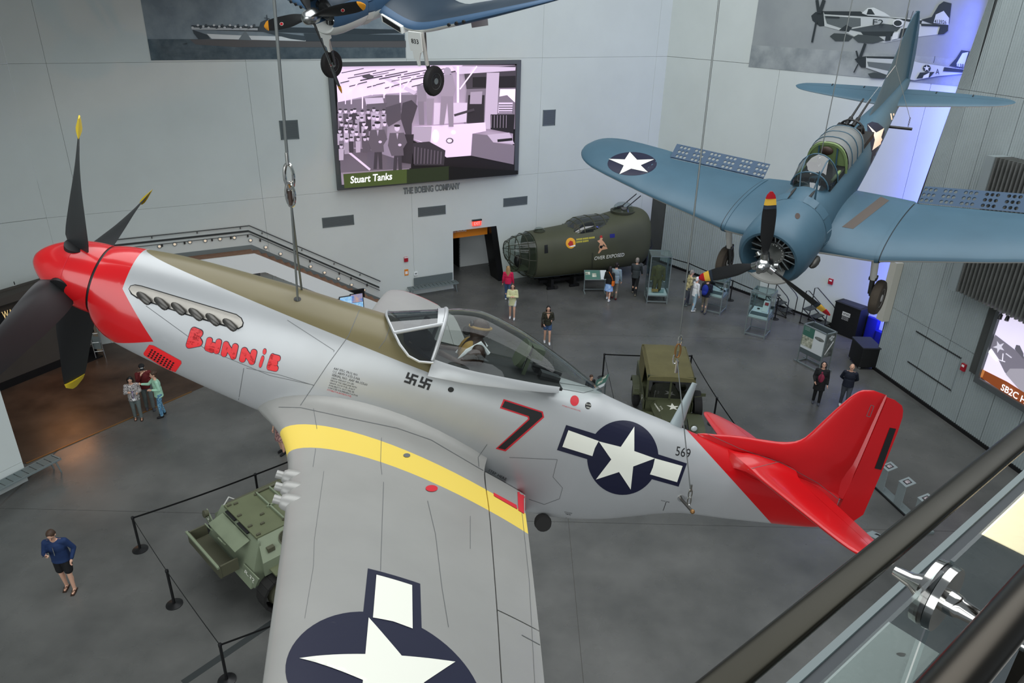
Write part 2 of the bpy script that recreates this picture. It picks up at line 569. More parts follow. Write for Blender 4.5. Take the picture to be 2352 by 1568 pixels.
# ------------------------------------------------------------------ right hand white wall with roller door
A0 = ground(1540, 612); A1 = ground(1897, 743)
DR = (A1 - A0).normalized(); NR = V((DR.y, -DR.x, 0)) * 1.0
if NR.dot(V((0, 0, 0)) - A0) < 0: NR = -NR
def WR(s, z, off=0.0):
    return A0 + DR * s + NR * off + V((0, 0, z))
wr = thing('wall_right', 'white plaster wall behind the hanging dive bomber', 'wall', kind='structure')
slab_on(WR, [(-2.3, 0), (16, 0), (16, 17), (-2.3, 17)], -0.4, -0.09).build('backing', 'plaster_shadow_gap', wr)
cr = [-2.05, 4.6, 10.9, 16]
for j in range(1, 3):
    for i in range(3):
        slab_on(WR, [(cr[i] + 0.008, rows[j] + 0.008), (cr[i + 1] - 0.008, rows[j] + 0.008), (cr[i + 1] - 0.008, rows[j + 1] - 0.008), (cr[i] + 0.008, rows[j + 1] - 0.008)], -0.1, 0).build('panel', 'plaster', wr)
slab_on(WR, [(-2.05, 3.46), (5.45, 3.46), (5.45, 0), (16, 0), (16, 5.092), (-2.05, 5.092)], -0.1, 0).build('panel', 'plaster', wr)
slab_on(WR, [(-1.95, 0), (-0.85, 0), (-0.85, 3.44), (-1.95, 3.44)], -0.1, -0.03).build('dark_pier', 'dark_panel', wr, 'dark grey pier')

def corrugated(fn, s0, s1, z0, z1, period=0.1, depth=0.03, base=-0.04, top=None, bot=None):
    """vertical corrugations between s0 and s1; top(s)/bot(s) may trim the sheet"""
    m = MB(); n = max(2, int(round((s1 - s0) / period)))
    prof = [(0, 0), (0.3, 0), (0.42, 1), (0.78, 1), (0.9, 0)]
    st = []
    for k in range(n):
        for u, h in prof: st.append((s0 + (k + u) * (s1 - s0) / n, base + h * depth))
    st.append((s1, base))
    vs = []
    for s, o in st:
        vs.append(fn(s, bot(s) if bot else z0, o)); vs.append(fn(s, top(s) if top else z1, o))
    fs = [(2 * k, 2 * k + 2, 2 * k + 3, 2 * k + 1) for k in range(len(st) - 1)]
    return m.add(vs, fs)

rd = thing('door_2', 'corrugated metal roller door below the white wall', 'roller door', kind='structure')
for k in range(6):
    s0 = -0.83 + k * 1.045
    corrugated(WR, s0, s0 + 1.04, 0.12, 3.44, 0.13, 0.035, -0.06).build('corrugated_sheet', 'corrugated', rd, sharp=20)
slab_on(WR, [(-0.85, 0), (5.45, 0), (5.45, 0.12), (-0.85, 0.12)], -0.1, 0.0).build('bottom_rail', 'black_paint', rd)
bb = thing('baseboard_right', 'black skirting along the white right wall', 'skirting', kind='structure')
slab_on(WR, [(5.47, 0), (12.4, 0), (12.4, 0.1), (5.47, 0.1)], 0.0, 0.02).build('skirting_board', 'black_paint', bb)

# ------------------------------------------------------------------ corrugated metal wall on the right
B0 = ground(2003, 846); B1 = ground(2268, 1035)
DC = (B1 - B0).normalized(); NC = V((DC.y, -DC.x, 0))
if NC.dot(-B0) < 0: NC = -NC
def WC(s, z, off=0.0):
    return B0 + DC * s + NC * off + V((0, 0, z))
def sC(px, py):
    p = on_plane(px, py, B0, NC) - B0
    return p.dot(DC), p.z
wc = thing('wall_corrugated', 'tall corrugated metal wall on the right', 'wall', kind='structure')
edge = [(0, 0.0), (4.25, -0.12), (6.5, 0.04), (9.9, 0.44), (12.7, 0.79), (17, 1.35)]
def edge_s(z):
    for (za, sa), (zb, sb) in zip(edge, edge[1:]):
        if z <= zb: return sa + (sb - sa) * (z - za) / (zb - za)
    return edge[-1][1]
seams = [0.0, 1.02, 2.06, 3.1, 4.25, 5.3, 6.35, 7.4, 8.45, 9.5]
for a, b in zip(seams, seams[1:]):
    for z0, z1 in ((0.12, 2.6), (2.6, 5.1), (5.1, 10.2), (10.2, 17)):
        lo, hi = max(a, min(edge_s(z0), edge_s(z1))), b
        if hi - lo < 0.15: continue
        if a >= 4.2 and z0 == 2.6: continue
        fn = WC
        if a == 0.0:
            m = corrugated(lambda s, z, o: WC(s + max(0, edge_s(z)) * (1 - s / b), z, o), 0.0, b - 0.012, z0 + 0.006, z1 - 0.006, 0.09, 0.028)
        elif a == 1.02 and z1 > 12:
            m = corrugated(lambda s, z, o: WC(max(s, edge_s(z)), z, o), a, b - 0.012, z0 + 0.006, z1 - 0.006, 0.09, 0.028)
        else:
            m = corrugated(WC, a, b - 0.012, z0 + 0.006, z1 - 0.006, 0.09, 0.028)
        m.build('corrugated_sheet', 'corrugated', wc, sharp=20)
m = slab_on(WC, [(s, z) for z, s in edge] + [(9.5, 17), (9.5, 0)], -0.16, -0.05)
m.build('backing', 'steel_dark', wc)
slab_on(WC, [(0, 0), (9.5, 0), (9.5, 0.12), (0, 0.12)], -0.05, 0.02).build('skirting_board', 'black_paint', wc)
for z in (1.07, 2.25):
    slab_on(WC, [(1.6, z), (3.73, z - 0.02), (3.73, z + 0.02), (1.6, z + 0.04)], -0.05, 0.004).build('hatch_seam', 'steel_dark', wc)
slab_on(WC, [(3.73, 1.07), (3.76, 1.07), (3.76, 2.25), (3.73, 2.25)], -0.05, 0.002).build('hatch_seam', 'corrugated_trim', wc)
pp = thing('trim_1', 'beige boxed pilaster hanging on the end of the metal wall', 'pilaster', kind='structure')
slab_on(WC, [(-0.12, 2.05), (0.22, 2.05), (0.22, 4.3), (-0.12, 4.3)], 0.0, 0.28).build('casing', mat('beige_paint', (186, 184, 172), 0.6), pp)
for o in (0.05, 0.23):
    MB().ell(WC(0.05, 2.04, o), 0.02).build('bolt', 'steel_dark', pp)
# ------------------------------------------------------------------ staircase along the back wall
st = thing('staircase', 'staircase with landing, wood treads and white parapet along the back wall', 'staircase', kind='structure')
LZ, BEND, FOOT, WID = 3.1, -8.9, -3.75, 1.7
def lineZ(s, z0):                       # height of the stair slope above s, z0 on the landing
    return z0 if s <= BEND else z0 - (s - BEND) * (LZ / (FOOT - BEND))
N = 18
for k in range(N):
    s0 = BEND + k * (FOOT - BEND) / N; s1 = BEND + (k + 1) * (FOOT - BEND) / N
    z = LZ - (k + .4) * LZ / N
    slab_on(WB, [(s0, max(z - 0.35, 0)), (s1, max(z - 0.35, 0)), (s1, z + 0.001), (s0, z + 0.001)], 0.03, WID - 0.1).build('tread', 'stair_wood', st)
slab_on(WB, [(-15.2, LZ - 0.25), (BEND, LZ - 0.25), (BEND, LZ), (-15.2, LZ)], 0.03, WID - 0.1).build('landing', 'stair_wood', st)
# white stringer parapet, sloped part and landing part
slab_on(WB, [(-13.55, 2.62), (BEND, 2.62), (BEND + 0.2, 2.62), (-4.4, 0), (FOOT, 0), (FOOT + 0.1, 0.2), (BEND + .25, 3.2), (BEND - .1, 3.4), (-13.55, 3.42)], WID - 0.1, WID).build('parapet', 'white_paint', st)
c0 = ground(158, 649, 3.4); c1 = ground(0, 607, 3.4)
dv = (c1 - c0).normalized()
m = MB(); nn = V((-dv.y, dv.x, 0)) * 0.1
e = c0 + dv * 6
c0 = WB(-13.55, 3.42, WID)
m.hexa([c0 + V((0, 0, -0.8)), e + V((0, 0, -0.8)), e + nn + V((0, 0, -0.8)), c0 + nn + V((0, 0, -0.8)), c0, e, e + nn, c0 + nn]).build('parapet', 'dark_panel', st)
# skirting against the wall
slab_on(WB, [(-15.2, LZ), (BEND, LZ), (FOOT, 0.02), (FOOT + 0.25, 0.02), (BEND + 0.05, LZ + 0.17), (-15.2, LZ + 0.17)], 0.0, 0.025).build('skirting', 'grey_paint', st)
# underside of the landing
slab_on(WB, [(-15.2, 2.5), (BEND, 2.5), (BEND, 2.6), (-15.2, 2.6)], 0.03, WID).build('soffit', 'dark_panel', st)
def rail_path(h, off):
    return [WB(-15.3, LZ + h, off), WB(BEND + 0.05, LZ + h, off), WB(FOOT + 0.15, h - 0.05, off)]
mat('lamp_dim', (240, 226, 205), 0.3, emit=((255, 226, 190), 0.35))
hr = thing('handrail', 'thin upper wall handrail above the stairs', 'handrail')
MB().tube(rail_path(0.98, 0.09), 0.022).build('rail', 'rail_dark', hr)
for s in (-14.2, -12.4, -10.8, -9.2, -8.4, -6.9, -5.6, -4.5):
    z = lineZ(s, LZ) + 0.98
    MB().tube([WB(s, z - 0.02, 0.09), WB(s, z - 0.09, 0.08), WB(s, z - 0.1, 0.0)], 0.016, 6).build('bracket', 'steel_dark', hr)
hr2 = thing('handrail', 'broad dark wall rail, middle one of the three on the stair wall', 'handrail')
slab_on(WB, [(-15.3, LZ + 0.72), (BEND, LZ + 0.72), (FOOT + 0.1, 0.6), (FOOT + 0.1, 0.665), (BEND, LZ + 0.785), (-15.3, LZ + 0.785)], 0.0, 0.05).build('rail', 'rail_dark', hr2)
hr3 = thing('handrail', 'thin lower wall handrail just above the round stair lamps', 'handrail')
MB().tube([WB(-15.3, LZ + 0.62, 0.07), WB(BEND + 0.05, LZ + 0.62, 0.07), WB(FOOT + 0.1, 0.5, 0.07)], 0.014).build('rail', 'rail_dark', hr3)
for s in (-12.1, -11.3, -10.3, -9.6, -8.95, -8.5, -7.2, -6.6, -5.4, -4.9, -4.2):
    z = lineZ(s, LZ) + 0.62
    MB().box(WB(s, z - 0.06, 0.035), (0.05, 0.05, 0.1)).build('bracket', 'steel_dark', hr3)
for i, (px, py) in enumerate([(366, 565), (401, 560), (436, 555), (471, 552), (505, 548), (538, 545), (575, 551), (610, 567), (644, 582), (713, 611), (745, 625), (777, 639), (807, 653), (836, 665)]):
    s, z = sB(px, py)
    names = ['first', 'second', 'third', 'fourth', 'fifth', 'sixth', 'seventh', 'eighth', 'ninth', 'tenth', 'eleventh', 'twelfth', 'thirteenth', 'fourteenth']
    t = thing('stair_lamp', 'small round wall lamp by the stairs, %s from the left' % names[i], 'lamp', group='round lamps along the stair wall')
    MB().lathe([(0.0, -0.0), (0.085, 0.0), (0.085, 0.03), (0.06, 0.05), (0.05, 0.05)], WB(s, z), NB, 14).build('bezel', 'corrugated_trim', t)
    MB().lathe([(0.05, 0.045), (0.05, 0.052), (0.0, 0.056)], WB(s, z), NB, 12).build('lens', 'lamp_dim', t)

# ------------------------------------------------------------------ left gallery: sign wall, soffit, easel
P0, P1 = V((-17.33, 21.62, 0)), V((-15.63, 24.94, 0))
DG = (P1 - P0).normalized(); NG = V((DG.y, -DG.x, 0))
def WG(s, z, off=0.0):
    return P0 + DG * s + NG * off + V((0, 0, z))
def sG(px, py):
    p = on_plane(px, py, P0, NG) - P0
    return p.dot(DG), p.z
gw = thing('wall_gallery', 'dark grey exhibit wall of the left gallery', 'wall', kind='structure')
mat('gallery_grey', (74, 68, 62), 0.8, noise=(0.8, 0.15))
slab_on(WG, [(-3, 0.26), (3.35, 0.26), (3.35, 3.3), (-3, 3.3)], -0.2, 0.0).build('board', 'gallery_grey', gw)
slab_on(WG, [(-3, 0), (3.4, 0), (3.4, 0.26), (-3, 0.26)], -0.2, 0.06).build('plinth', 'black_satin', gw)
slab_on(WG, [(3.35, 0.0), (3.65, 0.0), (3.65, 3.3), (3.35, 3.3)], -0.25, 0.05).build('pillar', mat('gallery_cream', (150, 134, 112), 0.7), gw)
s0, z0 = sG(0, 733); s1, z1 = sG(112, 690)
sg = thing('gallery_sign', 'black sign board reading WAR AND PEACE in cream letters', 'sign')
slab_on(WG, [(-1.5, z0 - 0.23), (s1 + 1.2, z0 - 0.23), (s1 + 1.2, z0 + 0.2), (-1.5, z0 + 0.2)], 0.02, 0.12).build('board', 'black_paint', sg)
sa, za = sG(3, 731); sb, zb = sG(60, 713)
sc_, zc_ = sG(88, 691)
flat_mesh(text_fit('WAR AND PEACE', (sa, za), (sa + (sc_ - sa) * 1.28, za), (0, 0.26), bold=0.012, spacing=1.12), lambda u, v: WG(u, v, 0.125), 'lettering', 'sign_cream', sg)
sf = thing('trim_2', 'grey soffit edge over the left gallery', 'soffit', kind='structure')
q0, q1 = sG(0, 690), sG(110, 655)
slab_on(WG, [(-3, q0[1]), (3.3, q0[1]), (3.3, q0[1] + 0.25), (-3, q0[1] + 0.25)], 0.0, 0.5).build('beam', 'gallery_grey', sf)
for i, (px, py) in enumerate([(8, 646), (34, 654)]):
    c = ground(px, py, 3.0)
    t = thing('track_lamp', ['small white spotlight under the left landing, left of two', 'small white spotlight under the left landing, right of two'][i], 'spotlight', group='gallery spotlights')
    MB().cyl(c, c + V((0.02, -0.05, -0.2)), 0.06, 0.07, 12).build('housing', 'white_paint', t)
    MB().cyl(c, c + V((0, 0, 0.12)), 0.015).build('stem', 'black_paint', t)
c = ground(37, 600, 3.6)
t = thing('emergency_lamp', 'small bright triangular wall lamp high on the left', 'lamp')
MB().prism([(-0.07, -0.05), (0.08, -0.03), (-0.02, 0.08)], 0, 0.05, T(WB(*sB(37, 600))) @ MBW.to_3x3().to_4x4() @ Matrix.Rotation(pi / 2, 4, 'X')).build('lens', 'lamp_glow', t)
MB().prism([(-0.09, -0.06), (0.1, -0.04), (-0.02, 0.1)], 0.03, 0.06, T(WB(*sB(37, 600))) @ MBW.to_3x3().to_4x4() @ Matrix.Rotation(pi / 2, 4, 'X')).build('housing', 'grey_paint', t)
# exhibit panel and rail stand by the propeller
mat('poster_dark', (40, 38, 36), 0.5, noise=(7, 0.6), col2=(120, 70, 56))
mat('poster_olive', (70, 72, 66), 0.5, noise=(9, 0.6), col2=(150, 150, 140))
t = thing('photo_display', 'tall dark exhibit panel with a portrait photo beside the propeller', 'display panel')
f = ground(160, 838); f = WG(2.9, 0, 0.35)
fx = frame(f, DG, (0, 0, 1))
MB().box((0, 0, 0.03), (0.7, 0.5, 0.06), fx).build('base', 'black_satin', t)
for x in (-0.28, 0.28): MB().box((x, 0, 0.95), (0.05, 0.06, 1.9), fx).build('post', 'black_satin', t)
MB().box((0, -0.04, 1.45), (0.72, 0.04, 0.95), fx).build('board', 'black_satin', t)
MB().box((0.02, -0.065, 1.5), (0.62, 0.01, 0.78), fx).build('picture', 'poster_dark', t)
MB().box((0.05, -0.065, 0.72), (0.5, 0.03, 0.35), fx).build('caption_board', 'poster_olive', t)
t = thing('pipe_stand', 'thin steel pipe stand behind the dark propeller blade', 'stand')
f = ground(243, 822)
MB().cyl(f, f + V((-0.25, 0.2, 1.9)), 0.02).build('leg', 'steel', t)
MB().cyl(f + V((-0.3, -0.1, 0)), f + V((-0.5, 0.1, 1.9)), 0.02).build('leg', 'steel', t)
for k in range(5):
    a = f + V((-0.25, 0.2, 1.9)) * (0.15 + k * 0.18); b = f + V((-0.3, -0.1, 0)) + V((-0.2, 0.2, 1.9)) * (0.15 + k * 0.18)
    MB().cyl(a, b, 0.012, n=8).build('rung', 'steel', t)
MB().box(f + V((-0.25, 0.05, 0.6)), (0.3, 0.03, 0.5)).build('sign_plate', 'grey_paint', t)
# white partition with bench at the lower left
e0 = ground(65, 1103)
h0, h1 = ground(0, 1137, 0.45), ground(75, 1098, 0.45)
DP = (h0 - h1); DP.z = 0; DP.normalize(); NP = V((DP.y, -DP.x, 0))
if NP.dot(-e0) < 0: NP = -NP
pw = thing('wall_partition', 'pale free standing partition at the lower left', 'partition', kind='structure')
def WP(s, z, off=0.0):
    return e0 + DP * s + NP * off + V((0, 0, z))
slab_on(WP, [(0, 0), (5, 0), (5, 0.62), (0, 0.62)], -0.3, 0).build('lower_panel', 'plaster', pw)
slab_on(WP, [(0, 0.63), (5, 0.63), (5, 4.2), (0, 4.2)], -0.3, 0).build('upper_panel', 'plaster', pw)

def bench(label, M, L, slats, back=False):
    t = thing('bench', label, 'bench', M, group='slatted grey benches')
    MB().box((0, 0.2, 0.43), (L, 0.03, 0.05)).box((0, -0.2, 0.43), (L, 0.03, 0.05)).box((-L / 2 + .02, 0, 0.43), (0.04, 0.4, 0.05)).box((L / 2 - .02, 0, 0.43), (0.04, 0.4, 0.05)).build('frame', 'grey_paint', t)
    w = (L - 0.1) / slats
    for k in range(slats):
        MB().box((-L / 2 + 0.05 + (k + 0.5) * w, 0, 0.445), (w * 0.86, 0.36, 0.02)).build('slat', 'grille', t)
    for x in (-L / 2 + 0.15, L / 2 - 0.15):
        for y in (-0.17, 0.17):
            MB().cyl((x, y, 0.43), (x + (0.08 if x > 0 else -0.08), y, 0), 0.025, 0.018, 8).build('leg', 'grey_paint', t)
    if back:
        MB().box((-0.1, -0.22, 0.66), (L * 0.8, 0.03, 0.36)).build('backrest', 'grille', t)
    return t
bench('grey slatted bench against the pale partition at lower left', frame(WP(0.55, 0, 0.26), DP, (0, 0, 1)), 2.6, 12)
bench('grey slatted bench with backrest beside the restroom doorway', Matrix((DB, V((-DB.y, DB.x, 0)) * -1, V((0, 0, 1)))).transposed().to_4x4() if False else frame(WB(-1.15, 0, 0.3), -DB, (0, 0, 1)), 2.4, 12, True)
# kiosk screens at the foot of the stairs
mat('screen_blue', (90, 150, 200), 0.3, noise=(6, 0.5), col2=(235, 240, 240), emit=((120, 180, 220), 0.6))
mat('screen_sunset', (60, 110, 190), 0.3, noise=(5, 0.5), col2=(240, 170, 60), emit=((110, 140, 190), 0.5))
t = thing('kiosk', 'black kiosk with four small lit screens at the stair foot', 'kiosk')
for i, (a, b, c_, d_, mm) in enumerate([(784, 680, 806, 702, 'screen_blue'), (809, 677, 830, 692, 'screen_sunset'), (810, 695, 832, 712, 'screen_blue'), (770, 690, 784, 706, 'screen_blue')]):
    s0, z0 = sB(a, b); s1, z1 = sB(c_, d_)
    s0 *= 1; off = 1.75
    p = on_plane((a + c_) / 2, (b + d_) / 2, WB(0, 0, off), NB)
    fx = frame(p, DB, (0, 0, 1)); w, h = 0.5, 0.36
    MB().box((0, 0.03, 0), (w + 0.06, 0.05, h + 0.06), fx).build('bezel', 'black_satin', t)
    MB().box((0, -0.001, 0), (w, 0.012, h), fx).build('screen', mm, t)
p = on_plane(800, 700, WB(0, 0, 1.7), NB); p.z = 0
MB().box((0.0, 0.12, 0.55), (1.5, 0.08, 1.5), frame(p, DB, (0, 0, 1))).build('stand', 'black_satin', t)
# lamp under the landing
p = on_plane(581, 622, WB(0, 0, 0.9), NB)
t = thing('pendant_lamp', 'small orange glowing lamp below the stair landing', 'lamp')
MB().ell(p, 0.09).build('bulb', 'lamp_orange', t)
MB().cyl(p, p + V((0, 0, 0.4)), 0.012).build('stem', 'black_paint', t)
MB().box(p + V((-0.3, 0, 0.42)), (1.2, 0.06, 0.05), R=Matrix.Rotation(math.atan2(DB.y, DB.x), 3, 'Z')).build('track', 'black_paint', t)
# ------------------------------------------------------------------ lofting helpers shared by the aircraft
def pchip(xs, ys):
    n = len(xs)
    h = [xs[i + 1] - xs[i] for i in range(n - 1)]
    d = [(ys[i + 1] - ys[i]) / h[i] for i in range(n - 1)]
    m = [d[0]] + [0.0 if d[i - 1] * d[i] <= 0 else 2 * d[i - 1] * d[i] / (d[i - 1] + d[i]) for i in range(1, n - 1)] + [d[-1]]
    def f(x):
        if x <= xs[0]: return ys[0]
        if x >= xs[-1]: return ys[-1]
        i = 0
        while x > xs[i + 1]: i += 1
        t = (x - xs[i]) / h[i]
        return ys[i] * (2 * t ** 3 - 3 * t * t + 1) + h[i] * m[i] * (t ** 3 - 2 * t * t + t) + ys[i + 1] * (3 * t * t - 2 * t ** 3) + h[i] * m[i + 1] * (t ** 3 - t * t)
    return f

def table(rows):
    """rows of (x, a, b, c ...) -> list of interpolators"""
    xs = [r[0] for r in rows]
    return [pchip(xs, [r[k] for r in rows]) for k in range(1, len(rows[0]))]

def sgp(v, p):
    return math.copysign(abs(v) ** p, v)

def ring(x, w, zt, zb, zc, nt, nb, n=56, a0=0.0, a1=2 * pi, closed=True):
    out = []
    m = n if closed else n + 1
    for k in range(m):
        a = a0 + (a1 - a0) * k / n
        c, s = math.cos(a), math.sin(a)
        e = 2 / (nt if s >= 0 else nb)
        out.append(V((x, w * sgp(c, e), zc + ((zt - zc) if s >= 0 else (zc - zb)) * sgp(s, e))))
    return out

def airfoil(n=14, t=0.15, x0=0.0, x1=1.0, camber=0.02):
    """closed list of (chord fraction, height/chord), upper surface from x1 to x0, then lower back"""
    def th(x): return 5 * t * (0.2969 * math.sqrt(x) - 0.126 * x - 0.3516 * x * x + 0.2843 * x ** 3 - 0.1036 * x ** 4)
    def cb(x): return camber * 4 * x * (1 - x)
    xs = [x0 + (x1 - x0) * (0.5 - 0.5 * math.cos(pi * k / n)) if x0 == 0 else x0 + (x1 - x0) * k / n for k in range(n + 1)]
    if x0 == 0: xs = [x1 * (1 - math.cos(pi / 2 * k / n)) for k in range(n + 1)]
    up = [(x, cb(x) + th(x)) for x in reversed(xs)]
    lo = [(x, cb(x) - th(x)) for x in (xs[1:] if x0 == 0 else xs)]
    return up + lo

def cut_paint(me, planes, pick):
    """cut the mesh along planes so that painted areas have clean edges, then pick a material per face"""
    bm = bmesh.new(); bm.from_mesh(me)
    for co, no in planes:
        bmesh.ops.bisect_plane(bm, geom=bm.verts[:] + bm.edges[:] + bm.faces[:], plane_co=co, plane_no=no, dist=1e-5)
    for f in bm.faces:
        f.material_index = pick(f.calc_center_median())
    bm.to_mesh(me); bm.free()
    me.polygons.foreach_set('use_smooth', [True] * len(me.polygons))
    me.update(); me.set_sharp_from_angle(angle=math.radians(35))

def blade(mb, r0, r1, chord, twist, thick=0.05, M=None, n=14, hubx=0.0, sense=1):
    """propeller blade pointing along +z; twist(r) degrees, chord(r); turns clockwise seen from behind"""
    rings = []
    for i in range(n + 1):
        r = r0 + (r1 - r0) * i / n
        c = chord(r); b = math.radians(twist(r)); th = thick * (1 - 0.75 * (r - r0) / (r1 - r0))
        rg = []
        for k in range(12):
            a = 2 * pi * k / 12
            u = 0.5 * c * math.cos(a); w = 0.5 * th * math.sin(a) * (0.6 + 0.4 * math.cos(a))
            rg.append(V((hubx - u * math.sin(b) + w * math.cos(b), sense * (u * math.cos(b) + w * math.sin(b)), r)))
        rings.append(rg)
    return mb.loft(rings, M=M)

def RX(a):  # rotation in the y-z plane taking +z towards +y
    return Matrix.Rotation(-a, 4, 'X')

def prop_blades(parent, hub, nb, phi, R, r0, chord, twist, thick, mats_r, sense=1):
    """mats_r: list of (material, from radius, to radius) -> one 'blade' with painted tip bands"""
    for k in range(nb):
        mb = MB()
        for j, (mm, ra, rb) in enumerate(mats_r):
            mb.cur = j
            blade(mb, ra, rb, chord, twist, thick, n=max(2, int((rb - ra) / 0.08)), sense=sense)
        M = Matrix.Translation(V(hub)) @ RX(phi + 2 * pi * k / nb)
        mb.inv(M)
        mb.build('blade', [m[0] for m in mats_r], parent, sharp=60)

# ------------------------------------------------------------------ silver fighter with red nose and tail
mat('silver_skin', (176, 178, 178), 0.3, metal=0.25, noise=(0.9, 0.08), rnoise=(1.5, 0.24, 0.42), spec=0.6)
mat('wing_skin', (158, 157, 152), 0.36, metal=0.2, noise=(0.8, 0.1), rnoise=(1.5, 0.28, 0.44))
mat('olive_glare', (110, 101, 70), 0.34, noise=(1.2, 0.1), spec=0.5)
mat('fighter_red', (205, 20, 26), 0.22, spec=0.5, coat=0.5, noise=(0.8, 0.08))
mat('tail_red', (190, 8, 16), 0.3, coat=0.3, noise=(0.9, 0.12))
mat('band_yellow', (226, 198, 84), 0.45)
mat('insignia_navy', (22, 24, 48), 0.4)
mat('insignia_white', (236, 236, 222), 0.45)
mat('marking_black', (24, 24, 24), 0.5)
mat('marking_red', (200, 30, 44), 0.45)
mat('letter_red', (232, 40, 44), 0.35)
mat('panel_line', (96, 98, 98), 0.6)
mat('prop_black', (34, 35, 36), 0.42, noise=(2, 0.1))
mat('prop_yellow', (220, 190, 40), 0.45)
mat('gunmetal', (60, 60, 60), 0.4, metal=0.8)
mat('exhaust_metal', (92, 90, 86), 0.42, metal=0.7, noise=(9, 0.3))
mat('shroud_metal', (150, 146, 138), 0.36, metal=0.85, noise=(3, 0.12))
mat('cockpit_dark', (32, 33, 32), 0.7)
mat('cockpit_green', (70, 78, 58), 0.6)
mat('rubber', (30, 29, 27), 0.8)
mat('leather', (58, 40, 30), 0.5, noise=(14, 0.3))
mat('canvas_tan', (160, 128, 70), 0.8, noise=(12, 0.2))
mat('skin_tone', (214, 168, 142), 0.6)
glass('canopy_glass', (228, 233, 231), 0.0)
glass('windscreen_glass', (150, 158, 158), 0.1)

P51 = Matrix(((0.9360, -0.1244, 0.3294, -4.7191), (0.0558, 0.9761, 0.2100, 6.7596), (-0.3477, -0.1782, 0.9205, 9.9439), (0, 0, 0, 1)))
ac = thing('fighter_aircraft', 'silver single-engine fighter aircraft with red nose and tail hanging in the foreground', 'aircraft', P51)
f_w, f_zt, f_zb, f_zc, f_nt, f_nb = table([
    (0.68, .362, .362, -.37, 0.0, 2.0, 2.0), (0.72, .370, .378, -.45, -.02, 2.05, 2.0), (0.85, .382, .412, -.545, -.05, 2.1, 2.1),
    (1.0, .392, .436, -.588, -.07, 2.15, 2.2), (1.3, .408, .480, -.648, -.08, 2.2, 2.25), (1.7, .428, .512, -.715, -.10, 2.2, 2.3),
    (2.1, .444, .532, -.775, -.12, 2.25, 2.3), (2.5, .456, .550, -.83, -.13, 2.3, 2.3), (3.0, .466, .560, -.86, -.14, 2.3, 2.3),
    (3.45, .470, .572, -.88, -.14, 2.4, 2.3), (3.75, .472, .46, -.90, -.14, 3.0, 2.3), (4.0, .472, .372, -.92, -.14, 3.6, 2.3),
    (4.5, .470, .398, -1.0, -.14, 3.6, 2.3), (5.0, .464, .452, -1.06, -.14, 3.3, 2.3), (5.5, .450, .512, -1.09, -.14, 2.6, 2.3),
    (5.8, .436, .522, -1.085, -.13, 2.2, 2.3), (6.1, .414, .488, -1.04, -.12, 2.05, 2.2), (6.5, .376, .450, -.94, -.10, 2.0, 2.1),
    (6.9, .336, .424, -.78, -.08, 2.0, 2.05), (7.2, .304, .402, -.655, -.07, 2.0, 2.0), (7.45, .278, .386, -.575, -.05, 2.0, 2.0),
    (8.0, .220, .352, -.485, -.03, 2.0, 2.0), (8.6, .158, .316, -.375, 0.0, 2.0, 2.0), (9.1, .096, .270, -.28, .02, 2.0, 2.0), (9.36, .05, .22, -.20, .02, 2.0, 2.0)])
rings = []
x = 0.68
while x < 9.361:
    rings.append(ring(x, f_w(x), f_zt(x), f_zb(x), f_zc(x), f_nt(x), f_nb(x), 64))
    x += 0.03 if x < 1.2 else 0.08
fz = MB().loft(rings)
fus = fz.build('fuselage', ['silver_skin', 'fighter_red', 'olive_glare', 'tail_red'], ac)
CH = (1.36, -0.33)
def red_edge(z):
    return max(0.965, CH[0] - 0.95 * (z - CH[1])) if z > CH[1] else CH[0] - 2.0 * (CH[1] - z)
OL = (0.93, 0.435, 4.02, 0.235)          # lower edge of the olive panel: from (x, z) to (x, z)
def olive_z(x): return OL[1] + (OL[3] - OL[1]) * (x - OL[0]) / (OL[2] - OL[0])
TE_ = (7.02, 0.45, 8.72, -0.42)          # diagonal front edge of the red tail
def tail_x(z): return TE_[0] + (TE_[2] - TE_[0]) * (z - TE_[1]) / (TE_[3] - TE_[1])
def pick(c):
    if c.x < red_edge(c.z): return 1
    if c.x < 4.0 and c.z > olive_z(c.x): return 2
    if c.x > tail_x(c.z): return 3
    return 0
cut_paint(fus.data, [((0.965, 0, 0), (1, 0, 0)), ((CH[0], 0, CH[1]), (1, 0, 0.95)), ((CH[0], 0, CH[1]), (1, 0, -2.0)), ((OL[0], 0, OL[1]), (OL[3] - OL[1], 0, -(OL[2] - OL[0]))),
                     ((4.0, 0, 0), (1, 0, 0)), ((TE_[0], 0, TE_[1]), (TE_[3] - TE_[1], 0, -(TE_[2] - TE_[0])))], pick)
# spinner
def spin_r(t): return 0.355 * (1 - (1 - t) ** 1.9) ** 0.62
sp = MB().lathe([(spin_r(i / 24), 0.655 * i / 24) for i in range(25)], (0, 0, 0), (1, 0, 0), 48).build('spinner', 'fighter_red', ac, 'polished red spinner')
MB().lathe([(0.345, 0.655), (0.345, 0.685)], (0, 0, 0), (1, 0, 0), 48).build('spinner_gap', 'black_paint', ac)
MB().lathe([(spin_r(0.6) + 0.0015, 0.393), (spin_r(0.61) + 0.0015, 0.399)], (0, 0, 0), (1, 0, 0), 48).build('spinner_seam', 'marking_red', ac)
PHI = math.radians(-25.5)
ch = pchip([0.28, 0.34, 0.5, 0.78, 1.0, 1.35, 1.55, 1.64, 1.68, 1.70], [0.22, 0.34, 0.37, 0.36, 0.335, 0.30, 0.26, 0.21, 0.15, 0.07])
tw = pchip([0.30, 0.75, 1.2, 1.7], [62, 46, 32, 22])
prop_blades(ac, (0.40, 0, 0), 4, PHI, 1.70, 0.28, ch, tw, 0.075, [('prop_black', 0.28, 1.56), ('prop_yellow', 1.56, 1.70)])
